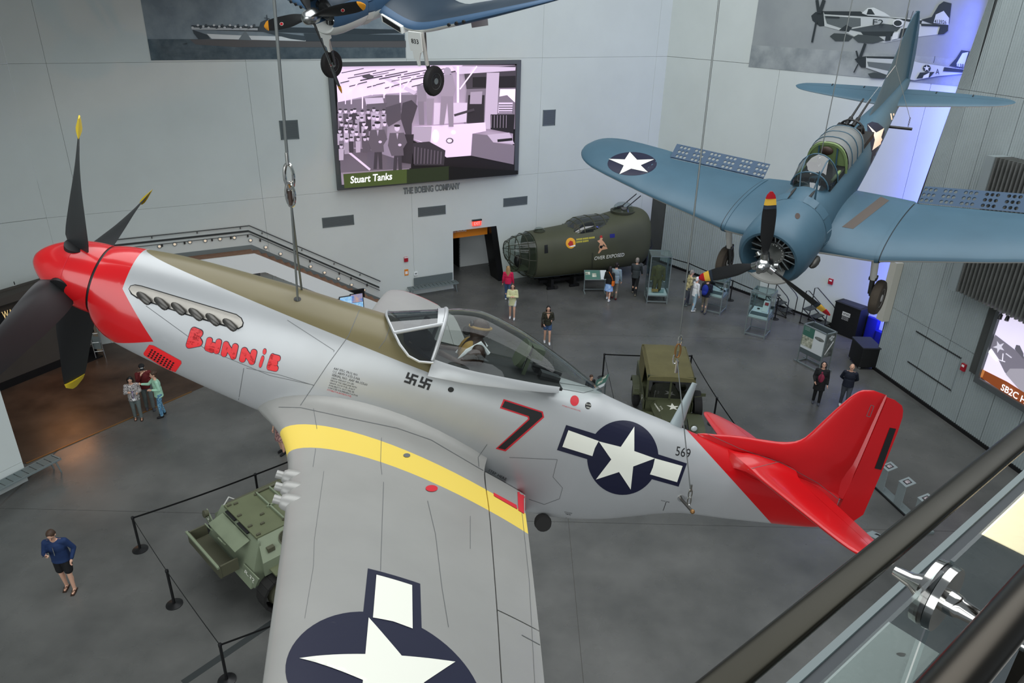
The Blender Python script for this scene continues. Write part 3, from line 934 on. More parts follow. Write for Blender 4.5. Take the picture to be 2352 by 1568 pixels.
for k in range(4):
    M = Matrix.Translation(V((0.40, 0, 0))) @ RX(PHI + k * pi / 2)
    MB().lathe([(0.0, 0.27), (0.11, 0.27), (0.11, 0.325), (0.0, 0.332)], (0, 0, 0), (0, 0, 1), 24, M).build('blade_port', 'black_paint', ac)

# wings
w_le, w_te, w_t = table([(0.25, 2.45, 5.52, .17), (0.5, 2.60, 5.42, .165), (0.86, 2.775, 5.335, .16), (1.33, 2.92, 5.27, .155), (1.63, 2.985, 5.232, .152), (2.66, 3.12, 5.09, .145),
                         (3.42, 3.2, 4.985, .14), (4.04, 3.26, 4.895, .135), (4.6, 3.315, 4.815, .13), (5.25, 3.40, 4.70, .125), (5.45, 3.46, 4.62, .115), (5.56, 3.56, 4.52, .10), (5.62, 3.72, 4.36, .07)])
def wing_sec(y, side, x0, x1, n):
    le, te = w_le(y), w_te(y); c = te - le
    z0 = -0.655 + 0.09 * (y - 0.6)
    fil = 0.20 * math.exp(-max(0, y - 0.42) / 0.11)
    out = []
    for u, h in airfoil(n, w_t(y), x0, x1):
        z = z0 + h * c - 0.015 * u
        if h > 0 and x0 == 0: z += fil * math.sin(pi * min(1, u * 1.05)) ** 0.7
        out.append(V((le + u * c, side * y, z)))
    return out if side < 0 else out[::-1]
YS = [0.25, 0.38, 0.44, 0.5, 0.56, 0.64, 0.74, 0.86, 1.0, 1.2, 1.4, 1.63, 2, 2.4, 2.8, 3.2, 3.6, 4.04, 4.6, 5.0, 5.25, 5.38, 5.45, 5.52, 5.56, 5.6, 5.62]
wings = {}
YB = ((2.775, -0.93), (5.28, -1.17), (2.958, -1.47), (5.227, -1.68))
for side, nm in ((-1, 'left'), (1, 'right')):
    m = MB().loft([wing_sec(y, side, 0, 0.81, 18) for y in YS])
    w = m.build('wing', ['wing_skin', 'band_yellow', 'marking_red'], ac)
    a, b, c, d = [V((p[0], p[1] * -side, 0)) for p in YB]
    n1 = V((-(b - a).y, (b - a).x, 0)); n2 = V((-(d - c).y, (d - c).x, 0))
    def pk(q, a=a, c=c, n1=n1, n2=n2, side=side):
        s1 = (q - a).dot(n1) * side; s2 = (q - c).dot(n2) * side
        if s1 > 0 and s2 < 0: return 1
        return 2 if abs(q.y) > 5.50 else 0
    cut_paint(w.data, [(a, n1), (c, n2), (V((0, side * 5.50, 0)), V((0, 1, 0)))], pk)
    wings[side] = [w]
    for part, y0, y1 in (('flap', 0.62, 3.36), ('aileron', 3.375, 5.3)):
        ys_ = [y0 + (y1 - y0) * k / 6 for k in range(7)]
        m = MB().loft([wing_sec(y, side, 0.815, 1.0, 5) for y in ys_])
        w = m.build(part, ['wing_skin', 'band_yellow', 'marking_red'], ac)
        if part == 'flap': cut_paint(w.data, [(a, n1), (c, n2)], pk)
        wings[side].append(w)
    # three gun fairings on the leading edge
    for k, yy in enumerate((2.0, 2.24, 2.48)):
        z = -0.655 + 0.09 * (yy - 0.6) + 0.015
        xx = w_le(yy)
        MB().lathe([(0.0, -0.045), (0.045, -0.045), (0.062, -0.02), (0.075, 0.06), (0.075, 0.2), (0.05, 0.5), (0.0, 0.6)], (xx, side * yy, z), (1, 0, 0), 14).build('gun_fairing', 'wing_skin', ac)
        MB().lathe([(0.0, -0.085), (0.022, -0.085), (0.022, -0.10), (0.034, -0.10), (0.034, 0.0), (0.028, 0.0)], (xx, side * yy, z), (1, 0, 0), 12).build('gun_barrel', 'wing_skin', ac)

# tail
fl_, ft_ = table([(0.20, 7.6, 9.40), (0.41, 7.24, 9.36), (0.47, 7.45, 9.355), (0.545, 7.76, 9.345), (0.62, 8.22, 9.34), (0.69, 8.43, 9.335), (0.78, 8.535, 9.33), (1.0, 8.64, 9.315), (1.46, 8.865, 9.28), (1.545, 8.95, 9.275), (1.585, 9.08, 9.27)])
rings = []
for z in [0.2, 0.34, 0.41, 0.44, 0.47, 0.5, 0.545, 0.58, 0.62, 0.655, 0.69, 0.73, 0.78, 0.88, 1.0, 1.2, 1.4, 1.46, 1.51, 1.545, 1.57, 1.585]:
    le, te = fl_(z), ft_(z); c = te - le; th = 0.085 - 0.035 * (z - 0.2) / 1.4
    if z > 1.5: th *= math.sqrt(max(0.05, (1.59 - z) / 0.09))
    rg = []
    for u, h in airfoil(12, 0.1, 0, 1.0, 0):
        rg.append(V((le + u * c, h / 0.1 * th * (1 if u < 0.3 else 1) + (0.5 * th * 0.55 * u if h > 0 else (-0.5 * th * 0.55 * u if h < 0 else 0)), z)))
    rings.append(rg[::-1])
fin = MB().loft(rings).build('fin', 'tail_red', ac)
rings = []
for z, le, te in ((-.22, 9.36, 9.40), (-.12, 9.36, 9.56), (-0.02, 9.365, 9.66), (0.09, 9.37, 9.735), (0.4, 9.36, 9.712), (0.8, 9.338, 9.68), (1.2, 9.312, 9.636), (1.4, 9.298, 9.60), (1.48, 9.292, 9.565), (1.53, 9.288, 9.52), (1.565, 9.285, 9.40)):
    th = 0.027 - 0.011 * max(0, z) / 1.5
    rings.append([V((le, th, z)), V((te, 0.006, z)), V((te, -0.006, z)), V((le, -th, z))])
rud = MB().loft(rings).build('rudder', 'tail_red', ac, sharp=25)
s_le, s_te = table([(0.08, 7.78, 8.92), (0.3, 7.85, 8.90), (1.0, 7.985, 8.84), (1.5, 8.08, 8.79), (1.75, 8.135, 8.72), (1.9, 8.20, 8.60), (1.98, 8.29, 8.46)])
stabs = []
for side in (-1, 1):
    for part, x0, x1 in (('stabilizer', 0, 0.64), ('elevator', 0.65, 1.0)):
        rings = []
        for y in (0.08, 0.16, 0.22, 0.3, 0.45, 0.7, 1.0, 1.3, 1.5, 1.65, 1.75, 1.84, 1.9, 1.95, 1.98):
            le, te = s_le(y), s_te(y); c = te - le
            fil = 0.07 * math.exp(-max(0, y - 0.16) / 0.09)
            rg = [V((le + u * c - (fil * 2.2 if u < .02 else 0), side * y, 0.27 + h * c + math.copysign(fil if x0 == 0 and 0 < u < .7 else 0, h))) for u, h in airfoil(9, 0.13, x0, x1, 0)]
            rings.append(rg if side < 0 else rg[::-1])
        stabs.append(MB().loft(rings).build(part, 'tail_red', ac))

# ------------------------------------------------------------------ cockpit
c_w, c_s, c_t = table([(3.99, .40, .365, .835), (4.06, .415, .367, .865), (4.13, .43, .37, .892), (4.4, .455, .388, .942), (4.75, .45, .428, .905), (5.15, .425, .474, .812), (5.45, .375, .512, .722), (5.73, .27, .535, .622), (5.95, .08, .52, .545)])
def arc(x, n=24, inset=0.0):
    w, s, t = c_w(x) - inset, c_s(x), c_t(x) - inset
    return [V((x, w * sgp(math.cos(a), 0.85), s + (t - s) * sgp(math.sin(a), 0.9))) for a in [pi - pi * k / n for k in range(n + 1)]]
xs_ = [3.99 + 1.96 * k / 30 for k in range(31)]
cn = MB().loft([arc(x) for x in xs_], caps=False, ring_closed=False).build('canopy', 'canopy_glass', ac, 'clear bubble canopy')
# skirt under the glass
m = MB()
for side in (0, -1):
    m.loft([[arc(x)[side] + V((0, 0, 0.02)), arc(x)[side] + V((0, (-0.035 if side == 0 else 0.035), -0.03)), V((x, (-1 if side == 0 else 1) * (c_w(x) + .036 + max(0, f_w(x) + .005 - c_w(x) - .036) * max(0, 1 - (x - 4) / 1.35)), arc(x)[0].z - 0.03 - 0.12 * max(0, 1 - (x - 4) / 1.5)))] for x in xs_ if x < 5.4], caps=False, ring_closed=False)
m.build('canopy_skirt', 'silver_skin', ac)
m = MB().tube([p + V((-0.01, 0, 0)) for p in arc(4.0, 24)], 0.022, 8)
m.build('canopy_bow', 'silver_skin', ac)
# windscreen
base = [V((4.0, -.472, .36)), V((3.86, -.466, .325)), V((3.74, -.455, .345)), V((3.62, -.425, .425)), V((3.53, -.36, .505)), V((3.45, -.24, .57)), V((3.41, -.12, .592)), V((3.40, 0, .598))]
base = base + [V((p.x, -p.y, p.z)) for p in base[-2::-1]]
bow = arc(3.985, 14)
tb = pchip([0, 4, 10, 14], [0, 4.6, 9.4, 14])
bow = [bow[k] for k in range(15)]
m = MB().loft([base, bow], caps=False, ring_closed=False)
q = m.build('windscreen', 'windscreen_glass', ac, sharp=15)
m = MB()
for k in (4, 10): m.cyl(base[k], bow[k], 0.02, n=8)
m.tube([p + V((0, 0, 0.004)) for p in base], 0.014, 6)
m.loft([[bow[k] + V((0, 0, .012)) for k in range(4, 11)], [bow[k] * 0.86 + base[k] * 0.14 + V((0, 0, .012)) for k in range(4, 11)]], caps=False, ring_closed=False)
m.build('windscreen_frame', 'silver_skin', ac)
# tub, coaming, seat, headrest
MB().loft([[V((x, -f_w(x) * .86, f_zt(x) - .02)), V((x, -f_w(x) * .86, f_zt(x) + .008)), V((x, f_w(x) * .86, f_zt(x) + .008)), V((x, f_w(x) * .86, f_zt(x) - .02))] for x in [3.7 + k * 0.1 for k in range(18)]]).build('cockpit_deck', 'cockpit_dark', ac)
MB().ell((3.78, 0, .44), (.22, .36, .12)).build('instrument_coaming', 'cockpit_dark', ac)
MB().box((3.84, 0, .60), (.05, .12, .14)).cyl((3.80, 0, .56), (3.83, 0, .70), .03).build('gunsight', 'gunmetal', ac)
MB().rbox((0, 0, 0), (.30, .42, .04), .12, Matrix.Translation((4.93, 0, .66)) @ Matrix.Rotation(math.radians(-78), 4, 'Y')).build('armor_headrest', 'cockpit_green', ac, 'olive armour headrest plate')
MB().box((5.0, -.12, .52), (.04, .04, .30)).box((5.0, .12, .52), (.04, .04, .30)).box((5.08, 0, .72), (.14, .22, .12)).build('headrest_brace', 'cockpit_green', ac)
MB().box((5.3, .16, .50), (.3, .2, .08)).box((5.28, -.14, .52), (.22, .14, .1)).cyl((5.1, .05, .56), (5.45, .05, .56), .03).build('radio', 'gunmetal', ac)
# aerial mast
rings = []
for k in range(7):
    t = k / 6; c = 0.17 * (1 - 0.62 * t); th = 0.055 * (1 - 0.5 * t)
    rings.append([V((6.93 - 0.06 * t * 0 + c * 0.5 * math.cos(a) + 0.02, th * 0.5 * math.sin(a), 0.38 + 0.585 * t)) for a in [2 * pi * j / 12 for j in range(12)]])
MB().loft(rings).build('aerial_mast', 'corrugated_trim', ac)
# coolant / tail wheel bits under the wing root
MB().lathe([(0.0, -0.05), (0.09, -0.05), (0.1, 0), (0.09, 0.05), (0, 0.05)], (5.80, -.30, -1.06), (0, 1, 0), 16).build('wheel', 'rubber', ac)

# ------------------------------------------------------------------ paint on the fighter, laid out from the photograph
BV = bvh_of([fus, sp, fin, rud] + wings[-1] + stabs)
def Z(ox, oy, s, pts): return [(ox + x / s, oy + y / s) for x, y in pts]
def dp(pts, name, mm, L=7, eps=0.003, holes=()): return decal(BV, tris_poly(pts, holes), name, mm, ac, L, eps)
def dt(s, p0, p1, h, mm, eps=0.003, L=9, **k): return decal(BV, text_fit(s, p0, p1, h, **k), 'lettering', mm, ac, L, eps)
def strip(pts, w, name='panel_line', mm='panel_line', eps=0.0025, L=10):
    tr = []
    for (x0, y0), (x1, y1) in zip(pts, pts[1:]):
        l = math.hypot(x1 - x0, y1 - y0); nx, ny = -(y1 - y0) / l * w / 2, (x1 - x0) / l * w / 2
        a, b, c, d = (x0 + nx, y0 + ny), (x1 + nx, y1 + ny), (x1 - nx, y1 - ny), (x0 - nx, y0 - ny)
        tr += [(a, b, c), (a, c, d)]
    return decal(BV, tr, name, mm, ac, L, eps)
# star and bar on the fuselage
S2 = (1260, 860, 2.6133)
ci = circ(445, 498, 214, 64, 223)
dp(Z(*S2, ci), 'insignia_disc', 'insignia_navy', 7, 0.003)
dp(Z(*S2, [(105, 302), (300, 362), (232, 507), (50, 452)]), 'insignia_bar_border', 'insignia_navy', 7, 0.0028)
dp(Z(*S2, [(650, 476), (830, 533), (780, 672), (612, 625)]), 'insignia_bar_border', 'insignia_navy', 7, 0.0028)
dp(Z(*S2, [(118, 333), (300, 398), (277, 440), (262, 488), (82, 432)]), 'insignia_bar', 'insignia_white', 7, 0.006)
dp(Z(*S2, [(637, 502), (803, 548), (770, 644), (607, 597), (625, 555)]), 'insignia_bar', 'insignia_white', 7, 0.006)
dp(Z(*S2, [(513, 313), (513, 458), (637, 502), (507, 550), (492, 688), (422, 583), (283, 628), (375, 508), (300, 400), (432, 433)]), 'insignia_star', 'insignia_white', 7, 0.006)
# number seven
S1 = (560, 880, 2.279)
dp(Z(*S1, [(1360, 82), (1565, 148), (1572, 178), (1370, 356), (1318, 342), (1488, 186), (1485, 177), (1340, 130)]), 'number_border', 'marking_red', 7, 0.003)
dp(Z(*S1, [(1366, 92), (1558, 153), (1563, 174), (1367, 346), (1330, 337), (1496, 188), (1492, 171), (1350, 124)]), 'number', 'marking_black', 7, 0.006)
# name on the nose
def stroke(a, b, w, n=7):
    l = math.hypot(b[0] - a[0], b[1] - a[1]) or 1e-6; t = math.atan2(b[1] - a[1], b[0] - a[0])
    return [(b[0] + w * math.cos(t - pi / 2 + pi * k / n), b[1] + w * math.sin(t - pi / 2 + pi * k / n)) for k in range(n + 1)] + [(a[0] + w * math.cos(t + pi / 2 + pi * k / n), a[1] + w * math.sin(t + pi / 2 + pi * k / n)) for k in range(n + 1)]
FAT = dict(B=[((.2, .15), (.25, .85)), ((.25, .85), (.62, .78)), ((.62, .78), (.45, .55)), ((.45, .55), (.72, .32)), ((.72, .32), (.2, .15)), ((.3, .4), (.4, .65))], U=[((.2, .82), (.2, .25)), ((.2, .25), (.5, .2)), ((.8, .85), (.8, .2)), ((.5, .2), (.5, .55)), ((.5, .3), (.8, .3))],
           N=[((.2, .2), (.2, .82)), ((.2, .78), (.8, .25)), ((.8, .2), (.8, .85))], i=[((.45, .15), (.55, .52)), ((.6, .93), (.66, .93))], E=[((.25, .2), (.3, .85)), ((.3, .83), (.8, .83)), ((.3, .5), (.68, .5)), ((.25, .18), (.82, .2))])
for s_, p0, p1, h in (('B', (426, 796), (465, 803), (11, -45)), ('U', (468, 806), (503, 814), (8, -33)), ('N', (506, 817), (541, 827), (8, -35)), ('N', (548, 830), (584, 839), (8, -34)), ('i', (588, 841), (609, 846), (7, -40)), ('E', (610, 847), (637, 854), (9, -36))):
    for w_, mm, ep in ((.215, 'insignia_navy', .003), (.18, 'letter_red', .006)):
        tr = []
        for a, b in FAT[s_]:
            tr += [tuple((p0[0] + q[0] * (p1[0] - p0[0]) + q[1] * h[0], p0[1] + q[0] * (p1[1] - p0[1]) + q[1] * h[1]) for q in t_) for t_ in tris_poly(stroke(a, b, w_ * (.85 if s_ == 'i' else 1)))]
        decal(BV, tr, 'lettering', mm, ac, 8, ep)
dt('569', (1551, 1045), (1584, 1052), (3, -21), 'marking_black')
for i, (s_, ln, hh) in enumerate((('AAF SPEC. PROJ. NO.', 56, 5.2), ('U.S. ARMY P-51D-5-NA', 62, 5.4), ('SERIAL NO. AAF 44-15560', 81, 5.6), ('CREW WEIGHT 200 LBS', 52, 3.4), ('SERVICE THIS AIRPLANE WITH', 60, 3.4), ('GRADE 100/130 FUEL. IF NOT', 58, 3.4), ('AVAILABLE T.O. 06-5-1 WILL BE', 58, 3.4), ('CONSULTED FOR EMERGENCY ACTION', 68, 3.4), ('SUITABLE FOR AROMATIC FUEL', 56, 3.4))):
    x0 = 766 - i * 1.9; y0 = (848, 855.5, 863, 869, 874.5, 880, 885.5, 891, 896)[i]
    dt(s_, (x0, y0), (x0 + ln, y0 + ln * 0.285), (1.2, -hh), 'marking_red' if i == 8 else 'marking_black', 0.003, 12, res=1)
# victory marks as on the exhibit
grid = ['10111', '10100', '11111', '00101', '11101']
for (ox, oy) in ((944.5, 870), (976.5, 880)):
    tr = []
    for r_, row in enumerate(grid):
        for c_, ch_ in enumerate(row):
            if ch_ == '1':
                q = [(c_ - 2.5 + i, 2.5 - r_ - j) for i, j in ((0, 0), (1, 0), (1, 1), (0, 1))]
                q = [(ox + u * 5.0 + v * 1.9, oy + u * 1.75 - v * 4.6) for u, v in q]
                tr += [(q[0], q[1], q[2]), (q[0], q[2], q[3])]
    decal(BV, tr, 'victory_mark', 'marking_black', ac, 8, 0.004)
# small marks
dp(circ(1319.5, 920, 10, 24, 12), 'filler_mark', 'marking_red', 6)
dp(circ(1350.7, 931.5, 7, 20, 8), 'ground_mark', 'marking_black', 6)
dt('GROUND', (1345, 929), (1357, 932), (0.6, -2.6), 'insignia_white', 0.005, res=1); dt('HERE', (1346, 936), (1356, 938.5), (0.6, -2.6), 'insignia_white', 0.005, res=1)
dt('SUITABLE FOR AROMATIC FUEL', (1291, 932), (1333, 945), (0.5, -2.6), 'marking_red', 0.003, res=1)
dp([(1051, 837), (1083, 843), (1084, 847.5), (1052, 841.5)], 'rescue_placard', 'band_yellow', 8)
dp(circ(1035.5, 894.5, 7, 20, 6), 'flare_port', 'cockpit_dark', 6, 0.004)
dp(circ(683, 687, 8.5, 20, 5.5), 'lifting_port', 'black_paint', 6, 0.004)
dp(circ(697, 661, 5, 12, 2), 'lifting_port', 'black_paint', 6, 0.004)
dt('STEP HERE', (1121, 1081), (1162, 1103), (2.5, -5), 'marking_black', 0.004, res=1)
# vent panel on the lower nose
dp([(343, 791), (353, 793), (416, 828), (417, 834), (403, 854), (398, 857), (331, 815), (330, 810)], 'vent_panel', 'letter_red', 6, 0.004)
tr = []
for i in range(8):
    for j in range(4):
        cx_, cy_ = 349.5 + i * 7.0 - j * 2.6, 803 + i * 4.25 + j * 4.4
        tr += tris_poly(circ(cx_, cy_, 2.6, 10, 1.9))
decal(BV, tr, 'vent_holes', 'black_paint', ac, 6, 0.006)['kind'] = 'stuff'
# exhaust shroud and stacks
S4 = (260, 500, 3.675)
dp(Z(*S4, [(130, 600), (145, 572), (185, 562), (240, 572), (640, 692), (1040, 812), (1085, 845), (1102, 885), (1095, 920), (1060, 940), (1000, 935), (600, 815), (200, 680), (150, 645)]), 'exhaust_slot', 'cockpit_dark', 6, 0.003)
dp(Z(*S4, [(138, 602), (152, 578), (185, 570), (240, 580), (640, 700), (1040, 820), (1080, 850), (1095, 885), (1088, 910), (1060, 928), (1015, 925), (960, 905), (560, 790), (215, 672), (165, 640)]), 'exhaust_shroud', 'shroud_metal', 6, 0.012)
Minv = P51.inverted()
for a_, b_ in (((322, 678), (336, 690)), ((362, 690), (374, 701)), ((401, 702), (414, 713)), ((441, 715), (453, 725)), ((480, 727), (491, 737)), ((519, 739), (530, 749))):
    h = BV.ray_cast(CAMP, ray(*a_))[0]
    p = Minv @ h
    o_ = p + V((0.11, -0.06, -0.03))
    m = MB().tube([p + V((-0.03, 0.03, 0.01)), p + V((0.03, -0.03, 0.0)), p + V((0.09, -0.065, -0.02)), o_], [0.03, 0.036, 0.032, 0.027], 12)
    st_ = m.build('exhaust_stack', 'exhaust_metal', ac)
    MB().lathe([(0, 0.001), (0.022, 0.001), (0.022, 0.002), (0, 0.002)], o_, (0.8, -.5, -.3), 12).build('mouth', 'black_paint', st_)
# panel joints
for pts, w in (([(800, 772), (752, 838), (690, 931)], 1.4), ([(829, 704), (800, 772)], 1.4), ([(905, 725), (885, 780), (870, 800)], 1.2), ([(560, 845), (548, 918)], 1.2), ([(660, 735), (768, 805), (766, 808)], 1.0), ([(335, 702), (470, 800), (620, 862), (720, 884)], 0.9), ([(566, 845), (640, 860), (722, 885)], 0.9),
               ([(640, 935), (690, 936), (800, 960), (912, 983), (990, 1010), (1097, 1073), (1200, 1130)], 1.3), ([(720, 938), (728, 985)], 1.0), ([(876, 1005), (874, 1058), (877, 1090)], 1.0), ([(725, 1030), (719, 1072)], 1.0),
               ([(744, 1082), (722, 1240), (720, 1300), (700, 1420)], 0.8), ([(881, 1107), (878, 1190), (874, 1310)], 1.2), ([(982, 1150), (1000, 1226), (1015, 1350), (1030, 1440)], 1.2), ([(1080, 1185), (1080, 1260)], 1.0),
               ([(1197, 1160), (1215, 1330), (1228, 1568)], 0.9), ([(1198, 1458), (1246, 1484)], 1.6), ([(1050, 815), (1180, 850), (1290, 880), (1362, 890)], 1.0), ([(1010, 842), (1180, 876), (1290, 893), (1340, 902), (1363, 896)], 1.0),
               ([(1119, 1020), (1098, 1050), (1100, 1072)], 1.2), ([(1170, 1050), (1280, 1055), (1270, 1095), (1292, 1120), (1285, 1145), (1250, 1158), (1215, 1146)], 1.0), ([(1315, 918), (1315, 918.5)], 1),
               ([(2000, 930), (2007, 932), (1998, 957), (1990, 955), (2000, 930)], 1.2), ([(1718, 1078), (1790, 1060), (1880, 1110), (1930, 1150)], 0.9), ([(1600, 985), (1700, 1030), (1790, 1062)], 0.9)):
    strip(pts, w)
for (ax, ay, bx, by) in ((1523, 1172, 1530, 1152), (1298, 1197, 1303, 1180)): strip([(ax, ay), (bx, by)], 1.2, 'lettering', 'marking_black')
dt('TOW LINE', (1518, 1150), (1537, 1154), (0.5, -2.5), 'marking_black', res=1); dt('COOLANT', (1296, 1176), (1314, 1180), (0.5, -2.5), 'marking_black', res=1); dt('DRAIN', (1299, 1180), (1310, 1183), (0.5, -2.5), 'marking_black', res=1)
dp([(2047 / 2.6133 + 1260, 318 / 2.6133 + 860), (2085 / 2.6133 + 1260, 325 / 2.6133 + 860), (1996 / 2.6133 + 1260, 571 / 2.6133 + 860), (1956 / 2.6133 + 1260, 562 / 2.6133 + 860)], 'trim_tab', 'marking_black', 8, 0.004)
# marks on the wing
dp(circ(934, 1046, 8, 20, 4.5), 'filler_cap', 'panel_line', 6, 0.005)
dp(circ(991, 1122, 14, 24, 7.5), 'filler_cap', 'marking_red', 6, 0.005)
dp([(1188, 1124), (1207, 1137), (1208, 1183), (1190, 1172)], 'walkway_mark', 'marking_red', 8, 0.004)
dp([(1133, 1131), (1186, 1160), (1188, 1170), (1134, 1139)], 'walkway_mark', 'marking_red', 8, 0.004)
# wing star: built in the wing's own x-y and dropped on to the skin
pa = [Minv @ BV.ray_cast(CAMP, ray(*q))[0] for q in ((862, 1323), (944, 1342), (861, 1422), (946, 1437))]
bw = abs(pa[1].x - pa[0].x); bl = abs((pa[2].y + pa[3].y) / 2 - (pa[0].y + pa[1].y) / 2)
xc_ = (pa[0].x + pa[1].x + pa[2].x + pa[3].x) / 4; y_in = (pa[0].y + pa[1].y) / 2
RR = bl; yc_ = y_in - 2 * RR
print('WINGSTAR', [tuple(round(c, 3) for c in p) for p in pa], bw, bl, xc_, yc_)
wv = [Minv @ (P51 @ v.co) for o in wings[-1] for v in o.data.vertices]
BVW = BVHTree.FromPolygons([v.co for o in wings[-1][:1] for v in o.data.vertices], [p.vertices for o in wings[-1][:1] for p in o.data.polygons])
def top(x, y, eps):
    h = BVW.ray_cast(V((x, y, 2)), V((0, 0, -1)))
    return None if h[0] is None else h[0] + h[1] * eps
def wing_mark(pts, name, mm, eps):
    flat_mesh(split(tris_poly(pts), 0.05), lambda x, y: top(x, y, eps), name, mm, ac)
bd = RR * 0.125
def bar(sgn, g):
    y0, y1 = yc_ + sgn * RR * 0.8, yc_ + sgn * (2 * RR + g)
    return [(xc_ - bw / 2 - g, y0), (xc_ + bw / 2 + g, y0), (xc_ + bw / 2 + g, y1), (xc_ - bw / 2 - g, y1)]
wing_mark(circ(xc_, yc_, RR + bd, 64), 'insignia_disc', 'insignia_navy', 0.003)
for sgn in (1, -1):
    wing_mark(bar(sgn, bd), 'insignia_bar_border', 'insignia_navy', 0.0025)
    b_ = bar(sgn, 0)
    y0 = yc_ + sgn * RR * 0.97
    wing_mark([(b_[0][0], y0), (xc_, yc_ + sgn * RR * 1.0), (b_[1][0], y0), b_[2], b_[3]], 'insignia_bar', 'insignia_white', 0.006)
wing_mark(star_pts(xc_, yc_, RR, pi), 'insignia_star', 'insignia_white', 0.006)
# ------------------------------------------------------------------ blue-grey dive bomber
mat('sea_blue', (64, 94, 110), 0.42, noise=(0.8, 0.12), rnoise=(1.2, 0.34, 0.5))
mat('flap_blue', (34, 64, 90), 0.5)
mat('light_grey', (196, 196, 190), 0.5, noise=(1.0, 0.06))
mat('walkway', (84, 76, 70), 0.8)
mat('tip_red', (178, 22, 34), 0.5); mat('tip_yellow', (238, 190, 70), 0.5); mat('tip_navy', (42, 52, 64), 0.5)
mat('interior_green', (112, 132, 84), 0.6)
mat('engine_grey', (70, 72, 72), 0.4, metal=0.6, noise=(12, 0.4))
mat('engine_dark', (34, 34, 34), 0.6)
mat('tyre_brown', (76, 68, 58), 0.9, noise=(5, 0.2)); mat('tyre_black', (38, 37, 37), 0.8, noise=(5, 0.2))
mat('hood_grey', (124, 126, 124), 0.35, noise=(3, 0.1))

def two_tone(me, lower, upper_i, lower_i, nz=-0.25):
    for p in me.polygons:
        p.material_index = lower_i if p.normal.z < nz else upper_i

def wheel(parent, c, axis, R, w, tyre='tyre_black', hub='light_grey', spokes=0):
    c = V(c); a = V(axis).normalized()
    t = MB().lathe([(R * .52, -w / 2 * .8), (R * .75, -w / 2), (R * .93, -w * .38), (R, -w * .15), (R, w * .15), (R * .93, w * .38), (R * .75, w / 2), (R * .52, w / 2 * .8)], c, a, 28).build('wheel', tyre, parent)
    MB().lathe([(0, -w * .42), (R * .2, -w * .45), (R * .22, -w * .36), (R * .5, -w * .36), (R * .54, -w * .42), (R * .54, w * .42), (R * .5, w * .36), (R * .22, w * .36), (R * .2, w * .45), (0, w * .42)], c, a, 24).build('hub', hub, t)
    if spokes:
        u = a.orthogonal().normalized(); v = a.cross(u)
        for sg in (-1, 1):
            m = MB()
            for k in range(spokes):
                an = 2 * pi * k / spokes
                m.lathe([(0, 0), (R * .1, 0), (R * .1, .012), (0, .012)], c + a * (sg * w * .36) + (u * math.cos(an) + v * math.sin(an)) * R * .36, a * sg, 8)
            m.build('lightening_holes', 'engine_dark', t)
    return t

SBD = Matrix(((0.59266, -0.7837, -0.1859, 5.0122), (0.74778, 0.62113, -0.23456, 14.01513), (0.29929, 0.0, 0.95416, 7.57121), (0, 0, 0, 1)))
sb = thing('dive_bomber', 'blue-grey dive bomber hanging nose down on the right, star on its wing', 'aircraft', SBD)
# cowling
cw = MB().lathe([(.50, 1.05), (.52, .60), (.525, .42), (.55, .365), (.60, .36), (.66, .42), (.71, .55), (.74, .78), (.745, 1.05), (.735, 1.45), (.715, 1.62), (.60, 1.62)], (0, 0, 0), (1, 0, 0), 56).build('cowling', ['sea_blue', 'light_grey'], sb)
cut_paint(cw.data, [((0, 0, -.42), (0.05, 0, 1))], lambda c: 1 if c.z + .05 * c.x < -.42 else 0)
m = MB()
for k in range(14):
    a0 = math.radians(12 + k * 24)
    m2 = [V((1.60, .725 * math.sin(a0 + d), .725 * math.cos(a0 + d))) for d in (0, .19, .38)] + [V((1.82, .76 * math.sin(a0 + d), .76 * math.cos(a0 + d))) for d in (.38, .19, 0)]
    if -.42 < m2[1].z: MB().add(m2, [(0, 1, 4, 5), (1, 2, 3, 4)]).build('cowl_flap', 'sea_blue', sb)
# fuselage
g_w, g_zt, g_zb, g_zc, g_n = table([(1.5, .64, .64, -.66, 0, 2), (1.9, .62, .655, -.74, -.02, 2.05), (2.4, .59, .665, -.80, -.04, 2.1), (2.8, .57, .64, -.82, -.05, 2.2), (3.3, .56, .60, -.82, -.05, 2.3), (4.2, .53, .58, -.78, -.05, 2.3), (5.0, .49, .58, -.68, -.03, 2.2), (5.6, .455, .59, -.58, 0, 2.1),
                                (6.5, .385, .55, -.42, .04, 2.05), (7.5, .29, .49, -.25, .09, 2), (8.5, .20, .42, -.09, .14, 2), (9.3, .12, .36, .0, .17, 2), (9.75, .05, .28, .08, .18, 2)])
rings = []; x = 1.5
while x < 9.76:
    rings.append(ring(x, g_w(x), g_zt(x), g_zb(x), g_zc(x), g_n(x), g_n(x), 48)); x += 0.1
bf = MB().loft(rings).build('fuselage', ['sea_blue', 'light_grey'], sb)
cut_paint(bf.data, [((1.5, 0, -.62), (-.07, 0, 1))], lambda c: 1 if c.z < -.62 + .07 * (c.x - 1.5) else 0)
